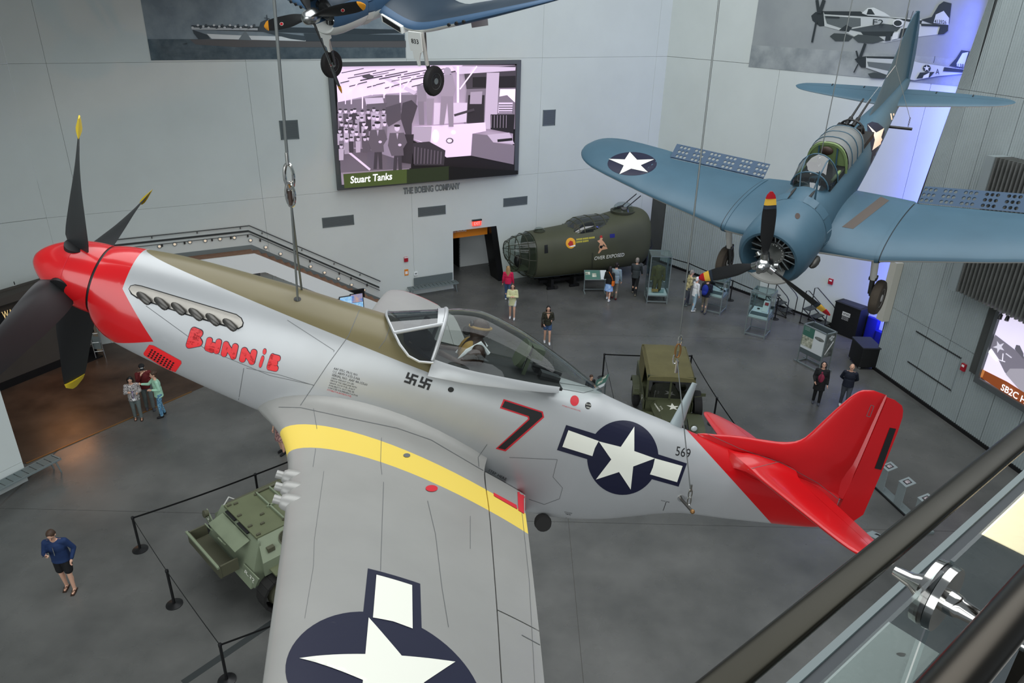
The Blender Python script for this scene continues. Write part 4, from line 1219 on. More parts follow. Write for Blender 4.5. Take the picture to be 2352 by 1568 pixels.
# wings
v_le, v_te, v_t = table([(0.2, 1.70, 4.62, .16), (0.6, 1.76, 4.60, .155), (1.7, 1.86, 4.52, .15), (1.8, 1.88, 4.42, .15), (2.45, 1.97, 4.31, .145), (3.6, 2.10, 4.12, .135), (4.22, 2.2, 4.03, .132), (4.3, 2.22, 4.34, .13), (4.5, 2.25, 4.34, .13), (5.2, 2.37, 4.29, .12), (5.7, 2.48, 4.22, .11), (6.05, 2.65, 4.08, .10), (6.25, 2.84, 3.92, .085), (6.37, 3.05, 3.70, .07), (6.42, 3.25, 3.48, .05)])
def sbz(y): return -.52 + (0.166 * (y - 1.7) if y > 1.7 else 0)
def sb_sec(y, side, n=14):
    le, te = v_le(y), v_te(y); c = te - le
    fil = 0.26 * math.exp(-max(0, y - 0.5) / 0.16)
    rg = [V((le + u * c, side * y, sbz(y) + h * c + (fil * math.sin(pi * min(1, u)) ** .8 if h > 0 else 0))) for u, h in airfoil(n, v_t(y), 0, 1, .022)]
    return rg if side < 0 else rg[::-1]
YS2 = [.2, .45, .52, .6, .7, .85, 1.1, 1.4, 1.7, 1.8, 2.0, 2.45, 3, 3.6, 4.1, 4.22, 4.3, 4.5, 5.2, 5.7, 5.9, 6.05, 6.15, 6.25, 6.32, 6.37, 6.42]
bw_ = []
for side in (-1, 1):
    w = MB().loft([sb_sec(y, side) for y in YS2]).build('wing', ['sea_blue', 'light_grey'], sb)
    two_tone(w.data, None, 0, 1)
    bw_.append(w)
    # joint band between centre section and outer panel
    def band(y0, y1, lift):
        rr = []
        for y in (y0, y1):
            sc = sb_sec(y, side); cc = sum(sc, V()) / len(sc)
            rr.append([p + V((0.012 if p.x > cc.x else -0.012, 0, lift if p.z > cc.z else -lift)) for p in sc])
        return MB().loft(rr if side < 0 else rr)
    band(1.66, 1.74, .014).build('joint_band', 'sea_blue', sb)
    band(1.745, 1.755, .010).build('joint_gap', 'engine_dark', sb)
    # perforated dive brake raised at the trailing edge
    A_, B_ = V((4.40, side * 1.80, sbz(1.8) + .02)), V((4.02, side * 4.22, sbz(4.22) + .015))
    up = V((math.cos(math.radians(28)), 0, math.sin(math.radians(28)))) * 0.46
    m = MB(); nU, nV = 24, 3
    def pt(u, v): return A_ + (B_ - A_) * u + up * v
    nrm = (B_ - A_).cross(up).normalized() * 0.012
    hm = MB()
    for i in range(nU):
        for j in range(nV):
            u0, u1, v0, v1 = i / nU, (i + 1) / nU, .04 + j * .31, .04 + (j + 1) * .31
            if i % 4 == 3:
                for o_ in (nrm, -nrm): m.add([pt(u0, v0) + o_, pt(u1, v0) + o_, pt(u1, v1) + o_, pt(u0, v1) + o_], [(0, 1, 2, 3) if o_ is nrm else (3, 2, 1, 0)])
                continue
            cu, cv = (u0 + u1) / 2, (v0 + v1) / 2
            for o_ in (nrm, -nrm):
                outer = []; inner = []
                for k in range(16):
                    a_ = 2 * pi * k / 16 + pi / 4
                    cx_, sx_ = math.cos(a_), math.sin(a_); q_ = max(abs(cx_), abs(sx_))
                    outer.append(pt(cu + cx_ / q_ * (u1 - u0) / 2, cv + sx_ / q_ * (v1 - v0) / 2) + o_)
                    inner.append(pt(cu + cx_ * (u1 - u0) * .37, cv + sx_ * (v1 - v0) * .31) + o_)
                m.add(outer + inner, [(k, (k + 1) % 16, (k + 1) % 16 + 16, k + 16) for k in range(16)])
    m.add([pt(0, .04) + nrm, pt(1, .04) + nrm, pt(1, 0) + nrm, pt(0, 0) + nrm], [(0, 1, 2, 3)]).add([pt(0, .97) + nrm, pt(1, .97) + nrm, pt(1, 1) + nrm, pt(0, 1) + nrm], [(0, 1, 2, 3)])
    m.build('dive_brake', 'flap_blue', sb)
# fin, rudder, tailplane
rings = []
for z, le, te in ((.3, 6.2, 9.45), (.55, 6.35, 9.45), (.7, 6.6, 9.46), (.9, 6.93, 9.46), (1.15, 7.35, 9.47), (1.4, 7.78, 9.48), (1.7, 8.28, 9.49), (1.9, 8.62, 9.5), (2.02, 8.9, 9.5), (2.08, 9.15, 9.48)):
    c = te - le; th = .13 * (1 - .62 * (z - .3) / 1.8)
    rings.append([V((le + u * c, h / .1 * th * .5, z)) for u, h in airfoil(10, .1, 0, 1, 0)][::-1])
bfin = MB().loft(rings).build('fin', 'sea_blue', sb)
rings = []
for z, le, te in ((-.02, 9.5, 9.7), (.1, 9.47, 9.86), (.4, 9.47, 9.98), (.8, 9.475, 10.03), (1.2, 9.48, 10.0), (1.55, 9.49, 9.92), (1.8, 9.5, 9.8), (1.98, 9.5, 9.66), (2.06, 9.5, 9.54)):
    rings.append([V((le, .05, z)), V((te, .006, z)), V((te, -.006, z)), V((le, -.05, z))])
MB().loft(rings).build('rudder', 'sea_blue', sb, sharp=25)
h_le, h_te = table([(.05, 7.88, 9.05), (.5, 7.97, 9.08), (1.4, 8.17, 9.05), (2.2, 8.37, 9.0), (2.5, 8.48, 8.95), (2.65, 8.60, 8.86), (2.71, 8.7, 8.78)])
for side in (-1, 1):
    for part, x0, x1 in (('stabilizer', 0, .62), ('elevator', .63, 1)):
        rings = []
        for y in (.05, .2, .5, .9, 1.4, 1.8, 2.2, 2.4, 2.5, 2.58, 2.65, 2.69, 2.71):
            c = h_te(y) - h_le(y)
            rg = [V((h_le(y) + u * c, side * y, .20 + h * c)) for u, h in airfoil(8, .11, x0, x1, 0)]
            rings.append(rg if side < 0 else rg[::-1])
        o_ = MB().loft(rings).build(part, ['sea_blue', 'light_grey'], sb)
        two_tone(o_.data, None, 0, 1)
    for y in (.9, 1.75): MB().box((8.93 - .02 * y, side * y, .235), (.1, .02, .02)).build('hinge', 'engine_dark', sb)
# propeller, hub, engine
pc = pchip([.2, .35, .7, 1.1, 1.4, 1.58, 1.65], [.09, .15, .26, .27, .22, .15, .05]); pt_ = pchip([.2, .8, 1.65], [52, 32, 20])
prop_blades(sb, (.17, 0, 0), 3, math.radians(-2.1), 1.65, .16, pc, pt_, .07, [('prop_black', .16, 1.28), ('tip_navy', 1.28, 1.36), ('tip_yellow', 1.36, 1.50), ('tip_red', 1.50, 1.65)])
MB().lathe([(0, -.12), (.06, -.12), (.085, -.09), (.09, -.03), (.13, .0), (.15, .08), (.15, .26), (.11, .32), (0, .32)], (.02, 0, 0), (1, 0, 0), 20).build('hub', 'steel', sb)
for k in range(3):
    M = Matrix.Translation(V((.17, 0, 0))) @ RX(math.radians(-2.1) + 2 * pi * k / 3)
    h_ = MB().cyl((0, 0, .08), (0, 0, .26), .105, .085, 16, M=M).build('hub_barrel', 'steel', sb)
    MB().cyl((0, .12, .17), (.02, .17, .23), .05, .05, 12, M=M).build('counterweight', 'steel', h_)
MB().lathe([(0, .62), (.17, .60), (.24, .66), (.25, .9), (0, .95)], (0, 0, 0), (1, 0, 0), 28).build('crankcase', 'engine_grey', sb)
for k in range(18): MB().cyl((.60, .2 * math.sin(k * pi / 9), .2 * math.cos(k * pi / 9)), (.57, .2 * math.sin(k * pi / 9), .2 * math.cos(k * pi / 9)), .014, n=6).build('bolt', 'steel', sb)
MB().lathe([(.225, .58), (.25, .58), (.25, .60), (.225, .60)], (0, 0, 0), (1, 0, 0), 40).build('ignition_ring', 'steel', sb)
for k in range(9):
    M = Matrix.Translation(V((.82, 0, 0))) @ RX(2 * pi * k / 9 + .17)
    prof = []
    for i in range(9): prof += [(.105 if i < 7 else .085, .26 + i * .028), (.105 if i < 7 else .085, .272 + i * .028), (.085, .274 + i * .028), (.085, .286 + i * .028)]
    c_ = MB().lathe([(0, .22)] + prof + [(0, .515)], (0, 0, 0), (0, 0, 1), 16, M).build('cylinder', 'engine_grey', sb)
    for sg in (-1, 1): MB().cyl((-.16, sg * .05, .2), (-.12, sg * .075, .5), .014, n=6, M=M).build('pushrod', 'corrugated_trim', c_)
MB().lathe([(.0, 1.0), (.51, 1.0), (.51, 1.02), (0, 1.02)], (0, 0, 0), (1, 0, 0), 32).build('baffle', 'engine_dark', sb)
MB().ell((1.35, -.62, -.52), (.22, .1, .1)).ell((1.35, .62, -.52), (.22, .1, .1)).build('exhaust_outlet', 'exhaust_metal', sb)
for y in (-.2, .2):
    MB().ell((1.95, y, .648), (.30, .03, .02)).build('gun_trough', 'engine_dark', sb)
MB().cyl((1.9, -.32, .60), (1.9, -.36, 1.28), .022, .014, 10).build('aerial_mast', 'sea_blue', sb)
# cockpit
MB().loft([[V((x, -.42, .5)), V((x, -.42, .63)), V((x, .42, .63)), V((x, .42, .5))] for x in (2.55, 3.2, 4.2, 5.35)]).build('cockpit_floor', 'cockpit_dark', sb)
wsm = [[V((2.30, .3 * math.cos(a), .62 + .02 * math.sin(a))) for a in [pi * k / 12 for k in range(13)]], [V((2.45, .40 * math.cos(a), .58 + .36 * math.sin(a))) for a in [pi * k / 12 for k in range(13)]], [V((2.72, .44 * math.cos(a), .56 + .58 * math.sin(a))) for a in [pi * k / 12 for k in range(13)]], [V((2.88, .45 * math.cos(a), .56 + .60 * math.sin(a))) for a in [pi * k / 12 for k in range(13)]]]
MB().loft(wsm, caps=False, ring_closed=False).build('windscreen', 'windscreen_glass', sb)
m = MB()
for r_ in (wsm[1], wsm[3]): m.tube(r_, .016, 6)
for k in (4, 8): m.tube([wsm[i][k] for i in range(4)], .014, 6)
m.build('windscreen_frame', 'sea_blue', sb)
m = MB()
for k in range(5):
    m.box((2.6, -.24 + .12 * k, .66 + .02 * (k % 2)), (.06, .09, .1))
m.build('instrument_panel', 'engine_dark', sb)
def hoop(x, w, zb, zt, n=16): return [V((x, w * sgp(math.cos(pi * k / n), .8), zb + (zt - zb) * sgp(math.sin(pi * k / n), .8))) for k in range(n + 1)]
MB().loft([hoop(3.42, .46, .5, 1.17), hoop(3.46, .46, .5, 1.18)] + [hoop(3.46, .42, .5, 1.12), hoop(3.42, .42, .5, 1.12)], caps=False, wrap=True, ring_closed=False).build('rollover_arch', 'interior_green', sb)
MB().add(hoop(3.5, .42, .5, 1.12), [tuple(range(17))]).build('bulkhead', 'interior_green', sb)
for y in (-.2, .2): MB().box((3.47, y, .8), (.03, .03, .6)).build('bulkhead_rib', 'sea_blue', sb)
MB().ell((3.38, 0, 1.0), (.06, .14, .1)).build('headrest', 'leather', sb)
MB().loft([hoop(3.48, .465, .56, 1.18), hoop(3.9, .47, .56, 1.18), hoop(4.25, .46, .56, 1.14), hoop(4.55, .45, .55, 1.08)], caps=False, ring_closed=False).build('canopy_hood', 'hood_grey', sb, 'grey sliding canopy hood')
m = MB()
for x in (3.7, 4.05, 4.4): m.tube(hoop(x, .472, .56, 1.19 - .02 * (x - 3.7) * 3), .012, 6)
m.build('canopy_frame', 'sea_blue', sb)
MB().box((2.95, -.38, .62), (.5, .05, .12)).box((2.95, .38, .62), (.5, .05, .12)).build('cockpit_rail', 'interior_green', sb)
# twin rear guns
tg = MB()
for y in (-.08, .08):
    tg.cyl((4.75, y, .98), (5.15, y, 1.0), .05, .05, 10).cyl((5.1, y, 1.0), (5.95, y, 1.14), .028, .022, 10)
tg.build('gun', 'gunmetal', sb)
MB().tube([V((4.95, .3 * math.cos(a), .75 + .3 * math.sin(a))) for a in [pi * k / 10 for k in range(11)]], .025, 8).cyl((4.9, 0, .6), (4.9, 0, .95), .05).box((4.85, .22, .85), (.25, .14, .2)).box((4.85, -.22, .85), (.2, .12, .18)).build('gun_mount', 'gunmetal', sb)
MB().cyl((7.1, -.22, .0), (7.1, -.85, .0), .035, n=12).build('lifting_bar', 'gunmetal', sb)
# landing gear
for side in (-1, 1):
    y = side * 1.64
    MB().cyl((2.05, y, -.5), (2.12, y, -1.15), .075, .07, 14).build('gear_leg', 'light_grey', sb)
    MB().cyl((2.12, y, -1.1), (2.16, y, -1.62), .045, .045, 12).cyl((2.2, y - .06 * side, -1.2), (2.18, y - .06 * side, -1.6), .018).box((2.14, y, -1.14), (.14, .16, .07)).build('oleo', 'steel_dark', sb)
    MB().cyl((2.17, y, -1.64), (2.17, y + side * .2, -1.64), .04).build('axle', 'steel_dark', sb)
    wheel(sb, (2.17, y + side * .14, -1.64), (0, 1, 0), .39, .21, 'tyre_brown', 'light_grey')
# paint
BS = bvh_of([cw, bf, bfin] + bw_)
S3 = (1280, 0, 2.193)
def sd(pts, name, mm, eps=.004, L=8): return decal(BS, tris_poly(Z(*S3, pts)), name, mm, sb, L, eps)
sd(circ(377, 825, 124, 40, 59), 'insignia_disc', 'insignia_navy')
sd([(365, 766), (402, 806), (488, 803), (420, 833), (456, 868), (372, 850), (313, 878), (335, 834), (258, 801), (340, 804)], 'insignia_star', 'insignia_white', .008)
dsc = [(1608 + 38 * math.cos(a) * .95 + 30 * math.sin(a), 692 - 78 * math.sin(a) * .95 + 18 * math.cos(a)) for a in [2 * pi * k / 36 for k in range(36)]]
sd([(1560, 625), (1585, 613), (1615, 620), (1640, 640), (1650, 665), (1640, 705), (1625, 740), (1600, 772), (1582, 765), (1575, 700), (1562, 660)], 'insignia_disc', 'insignia_navy')
sd([(1562, 628), (1605, 668), (1645, 645), (1630, 690), (1640, 715), (1615, 735), (1585, 757), (1598, 705), (1590, 670)], 'insignia_star', 'insignia_white', .008)
for dx in (0, 14): sd([(1676 + dx, 572), (1682 + dx, 570), (1690 + dx * .8, 612), (1684 + dx * .8, 616)], 'number', 'insignia_white')
sd(circ(1210, 1088, 13, 16, 15), 'gun_opening', 'leather')
sd([(1433, 1143), (1490, 1153), (1672, 1010), (1630, 990)], 'walkway', 'walkway')
sd([(1590, 745), (1605, 770), (1600, 800), (1585, 850), (1578, 850), (1580, 800)], 'walkway', 'insignia_navy')
# ------------------------------------------------------------------ navy gull-winged fighter at the top
mat('navy_top', (42, 56, 68), 0.4, noise=(0.8, 0.15)); mat('mid_blue', (60, 88, 116), 0.4, noise=(0.9, 0.12)); mat('belly_white', (226, 228, 222), 0.45)
mat('blade_orange', (240, 160, 40), 0.5)
F4U = Matrix(((0.51686, -0.8504, -0.09839, -5.53459), (0.8099, 0.52297, -0.26564, 20.21733), (0.27736, 0.05762, 0.95904, 11.83112), (0, 0, 0, 1)))
fu = thing('gull_wing_fighter', 'navy blue gull-winged fighter with white belly hanging at the top edge', 'aircraft', F4U)
cw2 = MB().lathe([(.42, 1.2), (.44, .75), (.47, .62), (.52, .60), (.58, .66), (.64, .85), (.67, 1.1), (.68, 1.5), (.675, 1.75), (.6, 1.75)], (0, 0, 0), (1, 0, 0), 48).build('cowling', ['mid_blue', 'belly_white', 'navy_top'], fu)
cut_paint(cw2.data, [((0, 0, -.33), (0, 0, 1)), ((0, 0, .2), (0, 0, 1))], lambda c: 1 if c.z < -.33 else (2 if c.z > .2 else 0))
for k in range(16):
    a0 = 2 * pi * k / 16
    pts = [V((1.75, .68 * math.sin(a0 + d), .68 * math.cos(a0 + d))) for d in (.02, .2, .37)] + [V((1.98, .72 * math.sin(a0 + d), .72 * math.cos(a0 + d))) for d in (.37, .2, .02)]
    MB().add(pts, [(0, 1, 4, 5), (1, 2, 3, 4)]).build('cowl_flap', 'belly_white' if pts[1].z < -.33 else 'mid_blue', fu)
k_w, k_zt, k_zb, k_zc = table([(1.7, .66, .66, -.66, 0), (2.3, .64, .68, -.70, 0), (3.2, .60, .72, -.72, 0), (4.0, .58, .80, -.70, 0), (5.0, .52, .85, -.62, .02), (6.0, .44, .70, -.5, .05), (7.5, .3, .55, -.3, .1), (9.0, .15, .42, -.1, .15), (9.9, .05, .3, .1, .2)])
rings = []; x = 1.7
while x < 9.91: rings.append(ring(x, k_w(x), k_zt(x), k_zb(x), k_zc(x), 2.1, 2.1, 40)); x += .2
ff = MB().loft(rings).build('fuselage', ['mid_blue', 'belly_white', 'navy_top'], fu)
cut_paint(ff.data, [((0, 0, -.34), (0, 0, 1)), ((0, 0, .25), (0, 0, 1))], lambda c: 1 if c.z < -.34 else (2 if c.z > .25 else 0))
MB().loft([hoop(x, w, .66, zt) for x, w, zt in ((3.6, .3, .8), (3.9, .38, 1.1), (4.4, .38, 1.2), (4.9, .3, 1.08), (5.2, .2, .9))], ring_closed=False, caps=False).build('canopy', 'windscreen_glass', fu)
n_le, n_te, n_z, n_t = table([(.4, 2.25, 4.85, -.36, .17), (.8, 2.27, 4.83, -.55, .17), (1.2, 2.30, 4.8, -.72, .165), (1.6, 2.33, 4.78, -.80, .16), (2.0, 2.36, 4.74, -.76, .16), (2.5, 2.42, 4.7, -.65, .155), (3.4, 2.55, 4.6, -.45, .15), (4.5, 2.75, 4.42, -.19, .14), (5.4, 2.98, 4.25, .02, .13), (5.9, 3.2, 4.1, .13, .11), (6.15, 3.4, 3.95, .19, .09), (6.25, 3.6, 3.75, .21, .06)])
fw = []
for side in (-1, 1):
    rings = []
    for y in (.4, .6, .8, 1.0, 1.2, 1.4, 1.6, 1.8, 2, 2.25, 2.5, 2.9, 3.4, 4, 4.5, 5, 5.4, 5.7, 5.9, 6.05, 6.15, 6.21, 6.25):
        c = n_te(y) - n_le(y)
        rg = [V((n_le(y) + u * c, side * y, n_z(y) + h * c)) for u, h in airfoil(12, n_t(y), 0, 1, .02)]
        rings.append(rg if side < 0 else rg[::-1])
    o_ = MB().loft(rings).build('wing', ['navy_top', 'belly_white', 'mid_blue'], fu)
    for p in o_.data.polygons:
        c = p.center; p.material_index = 1 if p.normal.z < -.15 and abs(c.y) < 3 else (2 if p.normal.x < -.35 or p.normal.z < -.15 else 0)
    fw.append(o_)
    # oil cooler intake in the wing root
    MB().hexa([V((2.2, side * .62, -.64)), V((2.2, side * 1.28, -.90)), V((2.5, side * 1.28, -.90)), V((2.5, side * .62, -.64)), V((2.2, side * .62, -.44)), V((2.2, side * 1.28, -.72)), V((2.5, side * 1.28, -.72)), V((2.5, side * .62, -.44))]).build('intake_lip', 'belly_white', fu)
    m = MB().hexa([V((2.19, side * .67, -.63)), V((2.19, side * 1.24, -.86)), V((2.3, side * 1.24, -.86)), V((2.3, side * .67, -.63)), V((2.19, side * .67, -.48)), V((2.19, side * 1.24, -.73)), V((2.3, side * 1.24, -.73)), V((2.3, side * .67, -.48))])
    m.build('intake_mouth', 'engine_dark', fu)
    for k in range(7): MB().box((2.185, side * (.72 + k * .08), -.575 - k * .033), (.01, .012, .13)).build('intake_vane', 'engine_grey', fu)
    for y in (2.75, 2.98, 3.2): MB().lathe([(0, -.03), (.045, -.03), (.045, .02), (0, .02)], (n_le(y) - .005, side * y, n_z(y)), (1, 0, 0), 12).build('gun_port', 'engine_dark', fu)
    # landing gear
    y = side * 1.85
    MB().cyl((2.35, y, -.85), (2.38, y, -1.75), .06, .055, 12).build('gear_leg', 'light_grey', fu)
    MB().cyl((2.38, y, -1.7), (2.4, y, -2.18), .04).cyl((2.46, y, -1.75), (2.44, y, -2.1), .018).cyl((2.5, y, -.9), (2.4, y, -1.55), .025).build('oleo', 'steel_dark', fu)
    yy = side * 1.72
    MB().prism([(-.22, 0), (.2, 0), (.24, -.2), (.22, -.52), (.15, -.52), (.14, -.72), (.06, -.78), (.05, -.92), (-.03, -.92), (-.05, -.72), (-.12, -.55), (-.2, -.5)], -.02, .02, Matrix.Translation((2.2, yy, -.80)) @ Matrix.Rotation(pi / 2, 4, 'Z') @ Matrix.Rotation(pi / 2, 4, 'X')).build('gear_door', 'belly_white', fu, 'white gear cover')
    MB().add([V((4.0, side * 2.3, -.75)), V((4.8, side * 2.35, -.85)), V((4.8, side * 2.35, -1.35)), V((4.05, side * 2.3, -1.2))], [(0, 1, 2, 3)]).build('wheel_door', 'hood_grey', fu)
    wheel(fu, (2.4, y + side * .13, -2.18), (0, 1, 0), .41, .22, 'tyre_black', 'grey_paint', 9)
flat_mesh(text_fit('833', (-.13, -.3), (.12, -.3), (0, .12), bold=.01), lambda u, v: V((2.17, -1.72 - u, -.80 + v)), 'lettering', 'marking_black', fu)
qc = pchip([.2, .4, .9, 1.4, 1.8, 1.95, 2.01], [.12, .24, .34, .33, .27, .18, .06]); qt = pchip([.2, .9, 2.0], [54, 34, 22])
prop_blades(fu, (.30, 0, 0), 4, math.radians(12.5), 2.01, .18, qc, qt, .09, [('prop_black', .18, 1.82), ('blade_orange', 1.82, 2.01)])
BF = bvh_of([o_ for o_ in fu.children if o_.name.startswith('blade')])
for cx_, cy_ in ((787.5, 23.5), (647, 55), (759, 150)):
    decal(BF, tris_poly(circ(cx_, cy_, 4.5, 16, 4)), 'blade_mark', 'insignia_white', fu, 6, .004)
    decal(BF, tris_poly(circ(cx_, cy_, 3.6, 16, 3.2)), 'blade_mark', 'marking_red', fu, 6, .007)
MB().lathe([(0, -.02), (.08, 0), (.15, .06), (.18, .14), (.19, .24), (.19, .42), (.14, .5), (0, .5)], (0, 0, 0), (1, 0, 0), 24).build('hub', 'steel', fu)
MB().lathe([(0, .8), (.2, .78), (.28, .86), (.3, 1.1), (0, 1.1)], (0, 0, 0), (1, 0, 0), 24).build('crankcase', 'engine_grey', fu)
for k in range(9):
    M = Matrix.Translation(V((1.0, 0, 0))) @ RX(2 * pi * k / 9)
    c_ = MB().lathe([(0, .25), (.1, .25), (.1, .42), (0, .43)], (0, 0, 0), (0, 0, 1), 14, M).build('cylinder', 'engine_grey', fu)
    MB().cyl((-.12, .03, .15), (-.1, .05, .4), .012, n=6, M=M).build('pushrod', 'steel', c_)
MB().lathe([(0, 1.15), (.5, 1.15), (.5, 1.17), (0, 1.17)], (0, 0, 0), (1, 0, 0), 24).build('baffle', 'engine_dark', fu)
# ------------------------------------------------------------------ pictures: flat prints built tone by tone on their own plane
def tone(name, c, e=0.0, n=None):
    if name in MATS: return name
    mat(name, c, 0.6, noise=(n[0], n[1]) if n else None, col2=n[2] if n and len(n) > 2 else None, emit=(c, e) if e else None)
    return name

def picture(parent, plane_pt, plane_n, spec, items, pfx, e=0.0, off=0.012, step=0.0025):
    """items: (tone value or rgb, polygon in zoom coordinates spec=(ox, oy, scale))"""
    k = 0
    for it in items:
        c, poly = it[0], it[1]
        nm = it[2] if len(it) > 2 else 'print'
        rgb = c if isinstance(c, tuple) else (c, c, c)
        mn = tone('%s_%d_%d_%d' % ((pfx,) + rgb), rgb, e)
        tr = tris_poly(Z(*spec, poly)) if not isinstance(poly, list) or not isinstance(poly[0][0], tuple) else [tuple(Z(*spec, t)) for t in poly]
        o_ = off + k * step; k += 1
        flat_mesh(tr, lambda x, y: on_plane(x, y, plane_pt, plane_n) + V(plane_n) * o_, nm, mn, parent)

def rect(x0, y0, x1, y1): return [(x0, y0), (x1, y0), (x1, y1), (x0, y1)]
def line(x0, y0, x1, y1, w):
    l = math.hypot(x1 - x0, y1 - y0); nx, ny = -(y1 - y0) / l * w / 2, (x1 - x0) / l * w / 2
    return [(x0 + nx, y0 + ny), (x1 + nx, y1 + ny), (x1 - nx, y1 - ny), (x0 - nx, y0 - ny)]
def blob(cx, cy, rx, ry, n=10): return circ(cx, cy, rx, n, ry)
random.seed(11)
# ---- big video screen with a factory film
sc = thing('video_screen', 'large wall screen showing a tank factory film, captioned Stuart Tanks', 'screen')
fo = [(-5.2, 5.17), (3.27, 5.17), (3.27, 10.13), (-5.2, 10.13)]; fi = [(-5.02, 5.35), (3.06, 5.35), (3.06, 9.97), (-5.02, 9.97)]
for k in range(4):
    l = (k + 1) % 4
    slab_on(WB, [fo[k], fo[l], fi[l], fi[k]], 0.0, 0.14).build('frame', 'frame_grey', sc)
slab_on(WB, fi, 0.0, 0.03).build('display', 'black_satin', sc)
Lc = lambda v: (v, int(v * .90), min(255, int(v * 1.02)))
it = [(Lc(150), [(570, 440), (1772, 438), (1752, 1146), (597, 1248)], 'film_ground'),
      (Lc(222), [(560, 445), (1420, 440), (1300, 520), (1090, 620), (800, 640), (575, 690)]),
      (Lc(196), [(860, 520), (900, 515), (1110, 620), (1090, 640)]), (Lc(110), [(570, 690), (900, 640), (1110, 640), (1100, 740), (575, 760)])]
for k in range(16):
    x = 600 + k * 42; y = 462 + (k * 37) % 60
    it.append((Lc(84 if k % 3 else 50), line(x, y + 30, x + 150, y, 5 + k % 4)))
for k in range(10): it.append((Lc(70), line(590 + 60 * k, 560 + (k * 23) % 40, 650 + 60 * k, 545 + (k * 23) % 40, 7)))
it += [(Lc(70), blob(775, 515, 40, 14)), (Lc(60), [(1420, 470), (1775, 440), (1770, 600), (1440, 600)]), (Lc(190), [(1340, 445), (1770, 452), (1768, 475), (1380, 500)]),
       (Lc(110), [(1440, 600), (1770, 590), (1765, 870), (1420, 850)]), (Lc(30), [(1480, 520), (1770, 510), (1768, 590), (1480, 588)]), (Lc(176), [(1575, 490), (1660, 488), (1640, 870), (1558, 868)]), (Lc(240), [(1665, 600), (1768, 600), (1765, 690), (1712, 640), (1660, 650)]),
       (Lc(40), [(1450, 640), (1560, 640), (1555, 850), (1440, 830)]), (Lc(150), [(1465, 620), (1545, 615), (1540, 700), (1460, 700)]), (Lc(200), [(1655, 690), (1750, 690), (1745, 760), (1650, 760)]), (Lc(30), [(1600, 770), (1762, 770), (1755, 900), (1600, 870)])]
for k in range(4): it.append((Lc(60), line(1655, 705 + k * 16, 1748, 705 + k * 16, 6)))
for k in range(6): it.append((Lc(130), line(1605 + k * 20, 775, 1603 + k * 20, 860, 4)))
for x, y0, y1, w in ((990, 520, 690, 11), (1378, 445, 690, 16), (880, 560, 660, 9), (735, 590, 730, 8), (800, 560, 640, 7), (660, 600, 700, 8), (620, 600, 700, 6)): it.append((Lc(228), line(x, y0, x, y1, w)))
for a in ((1505, 445, 1390, 600), (1075, 510, 990, 620), (940, 560, 880, 640), (700, 560, 640, 640)): it.append((Lc(228), line(*a, 9)))
it += [(Lc(96), [(890, 640), (980, 640), (985, 720), (900, 730)]), (Lc(190), [(750, 660), (870, 655), (880, 700), (760, 710)]), (Lc(90), [(760, 700), (900, 690), (880, 745), (770, 750)])]
it += [(Lc(24), [(1050, 930), (1290, 1050), (1465, 1040), (1752, 1100), (1752, 1146), (1300, 1170), (1050, 1180)]),
       (Lc(100), [(575, 1000), (760, 1000), (1060, 1100), (1060, 1130), (590, 1160)]), (Lc(222), line(605, 992, 785, 1140, 14)),
       (Lc(214), [(1075, 850), (1330, 838), (1560, 822), (1565, 880), (1475, 898), (1466, 1045), (1300, 1058), (1200, 985), (1065, 930)], 'tank_hull'), (Lc(160), [(1075, 850), (1200, 850), (1190, 970), (1065, 930)]),
       (Lc(196), [(1215, 690), (1438, 690), (1432, 820), (1210, 838)]), (Lc(60), line(1350, 775, 1485, 735, 16)), (Lc(240), blob(1225, 915, 24, 45)), (Lc(90), blob(1320, 945, 26, 20)), (Lc(225), blob(1318, 945, 17, 13)), (Lc(235), blob(1345, 890, 16, 14)),
       (Lc(108), [(1472, 897), (1572, 907), (1612, 957), (1755, 975), (1750, 1105), (1462, 1045)]), (Lc(176), [(1572, 905), (1720, 890), (1755, 968), (1612, 955)]), (Lc(30), line(1640, 945, 1740, 935, 18)),
       (Lc(50), [(1060, 960), (1180, 950), (1290, 1010), (1280, 1110), (1080, 1110)])]
for k in range(9): it.append((Lc(84), line(1085 + k * 22, 985 + k * 4, 1080 + k * 22, 1100, 8)))
# men on and by the tank
it += [(Lc(128), [(1095, 575), (1150, 565), (1165, 680), (1105, 690)]), (Lc(118), [(1102, 680), (1142, 680), (1146, 838), (1112, 838)]), (Lc(136), [(1158, 660), (1212, 660), (1196, 840), (1165, 838)]), (Lc(150), blob(1300, 478, 26, 28)), (Lc(142), [(1268, 500), (1335, 500), (1358, 600), (1340, 650), (1255, 645), (1258, 560)]),
       (Lc(132), [(1258, 645), (1340, 645), (1342, 850), (1310, 850), (1300, 690), (1278, 838), (1248, 838)]), (Lc(64), [(1000, 690), (1060, 670), (1100, 710), (1062, 830), (1060, 900), (1020, 900), (985, 790)]), (Lc(76), [(885, 720), (985, 690), (990, 800), (905, 850), (880, 790)]), (Lc(46), [(1000, 900), (1075, 900), (1060, 1100), (990, 1090)])]
for k in range(46):
    y = 745 + (k // 9) * 46 + random.uniform(-10, 10); x = 578 + (k % 9) * 36 + random.uniform(-12, 12)
    if x > 760 and y > 860: continue
    v = random.choice((62, 84, 110, 150, 170))
    it.append((Lc(v), [(x - 17, y + 16), (x + 17, y + 16), (x + 15, y + 90), (x - 14, y + 92)])); it.append((Lc(random.choice((190, 215))), blob(x, y, 11, 14))); it.append((Lc(50), blob(x, y - 11, 12, 6)))
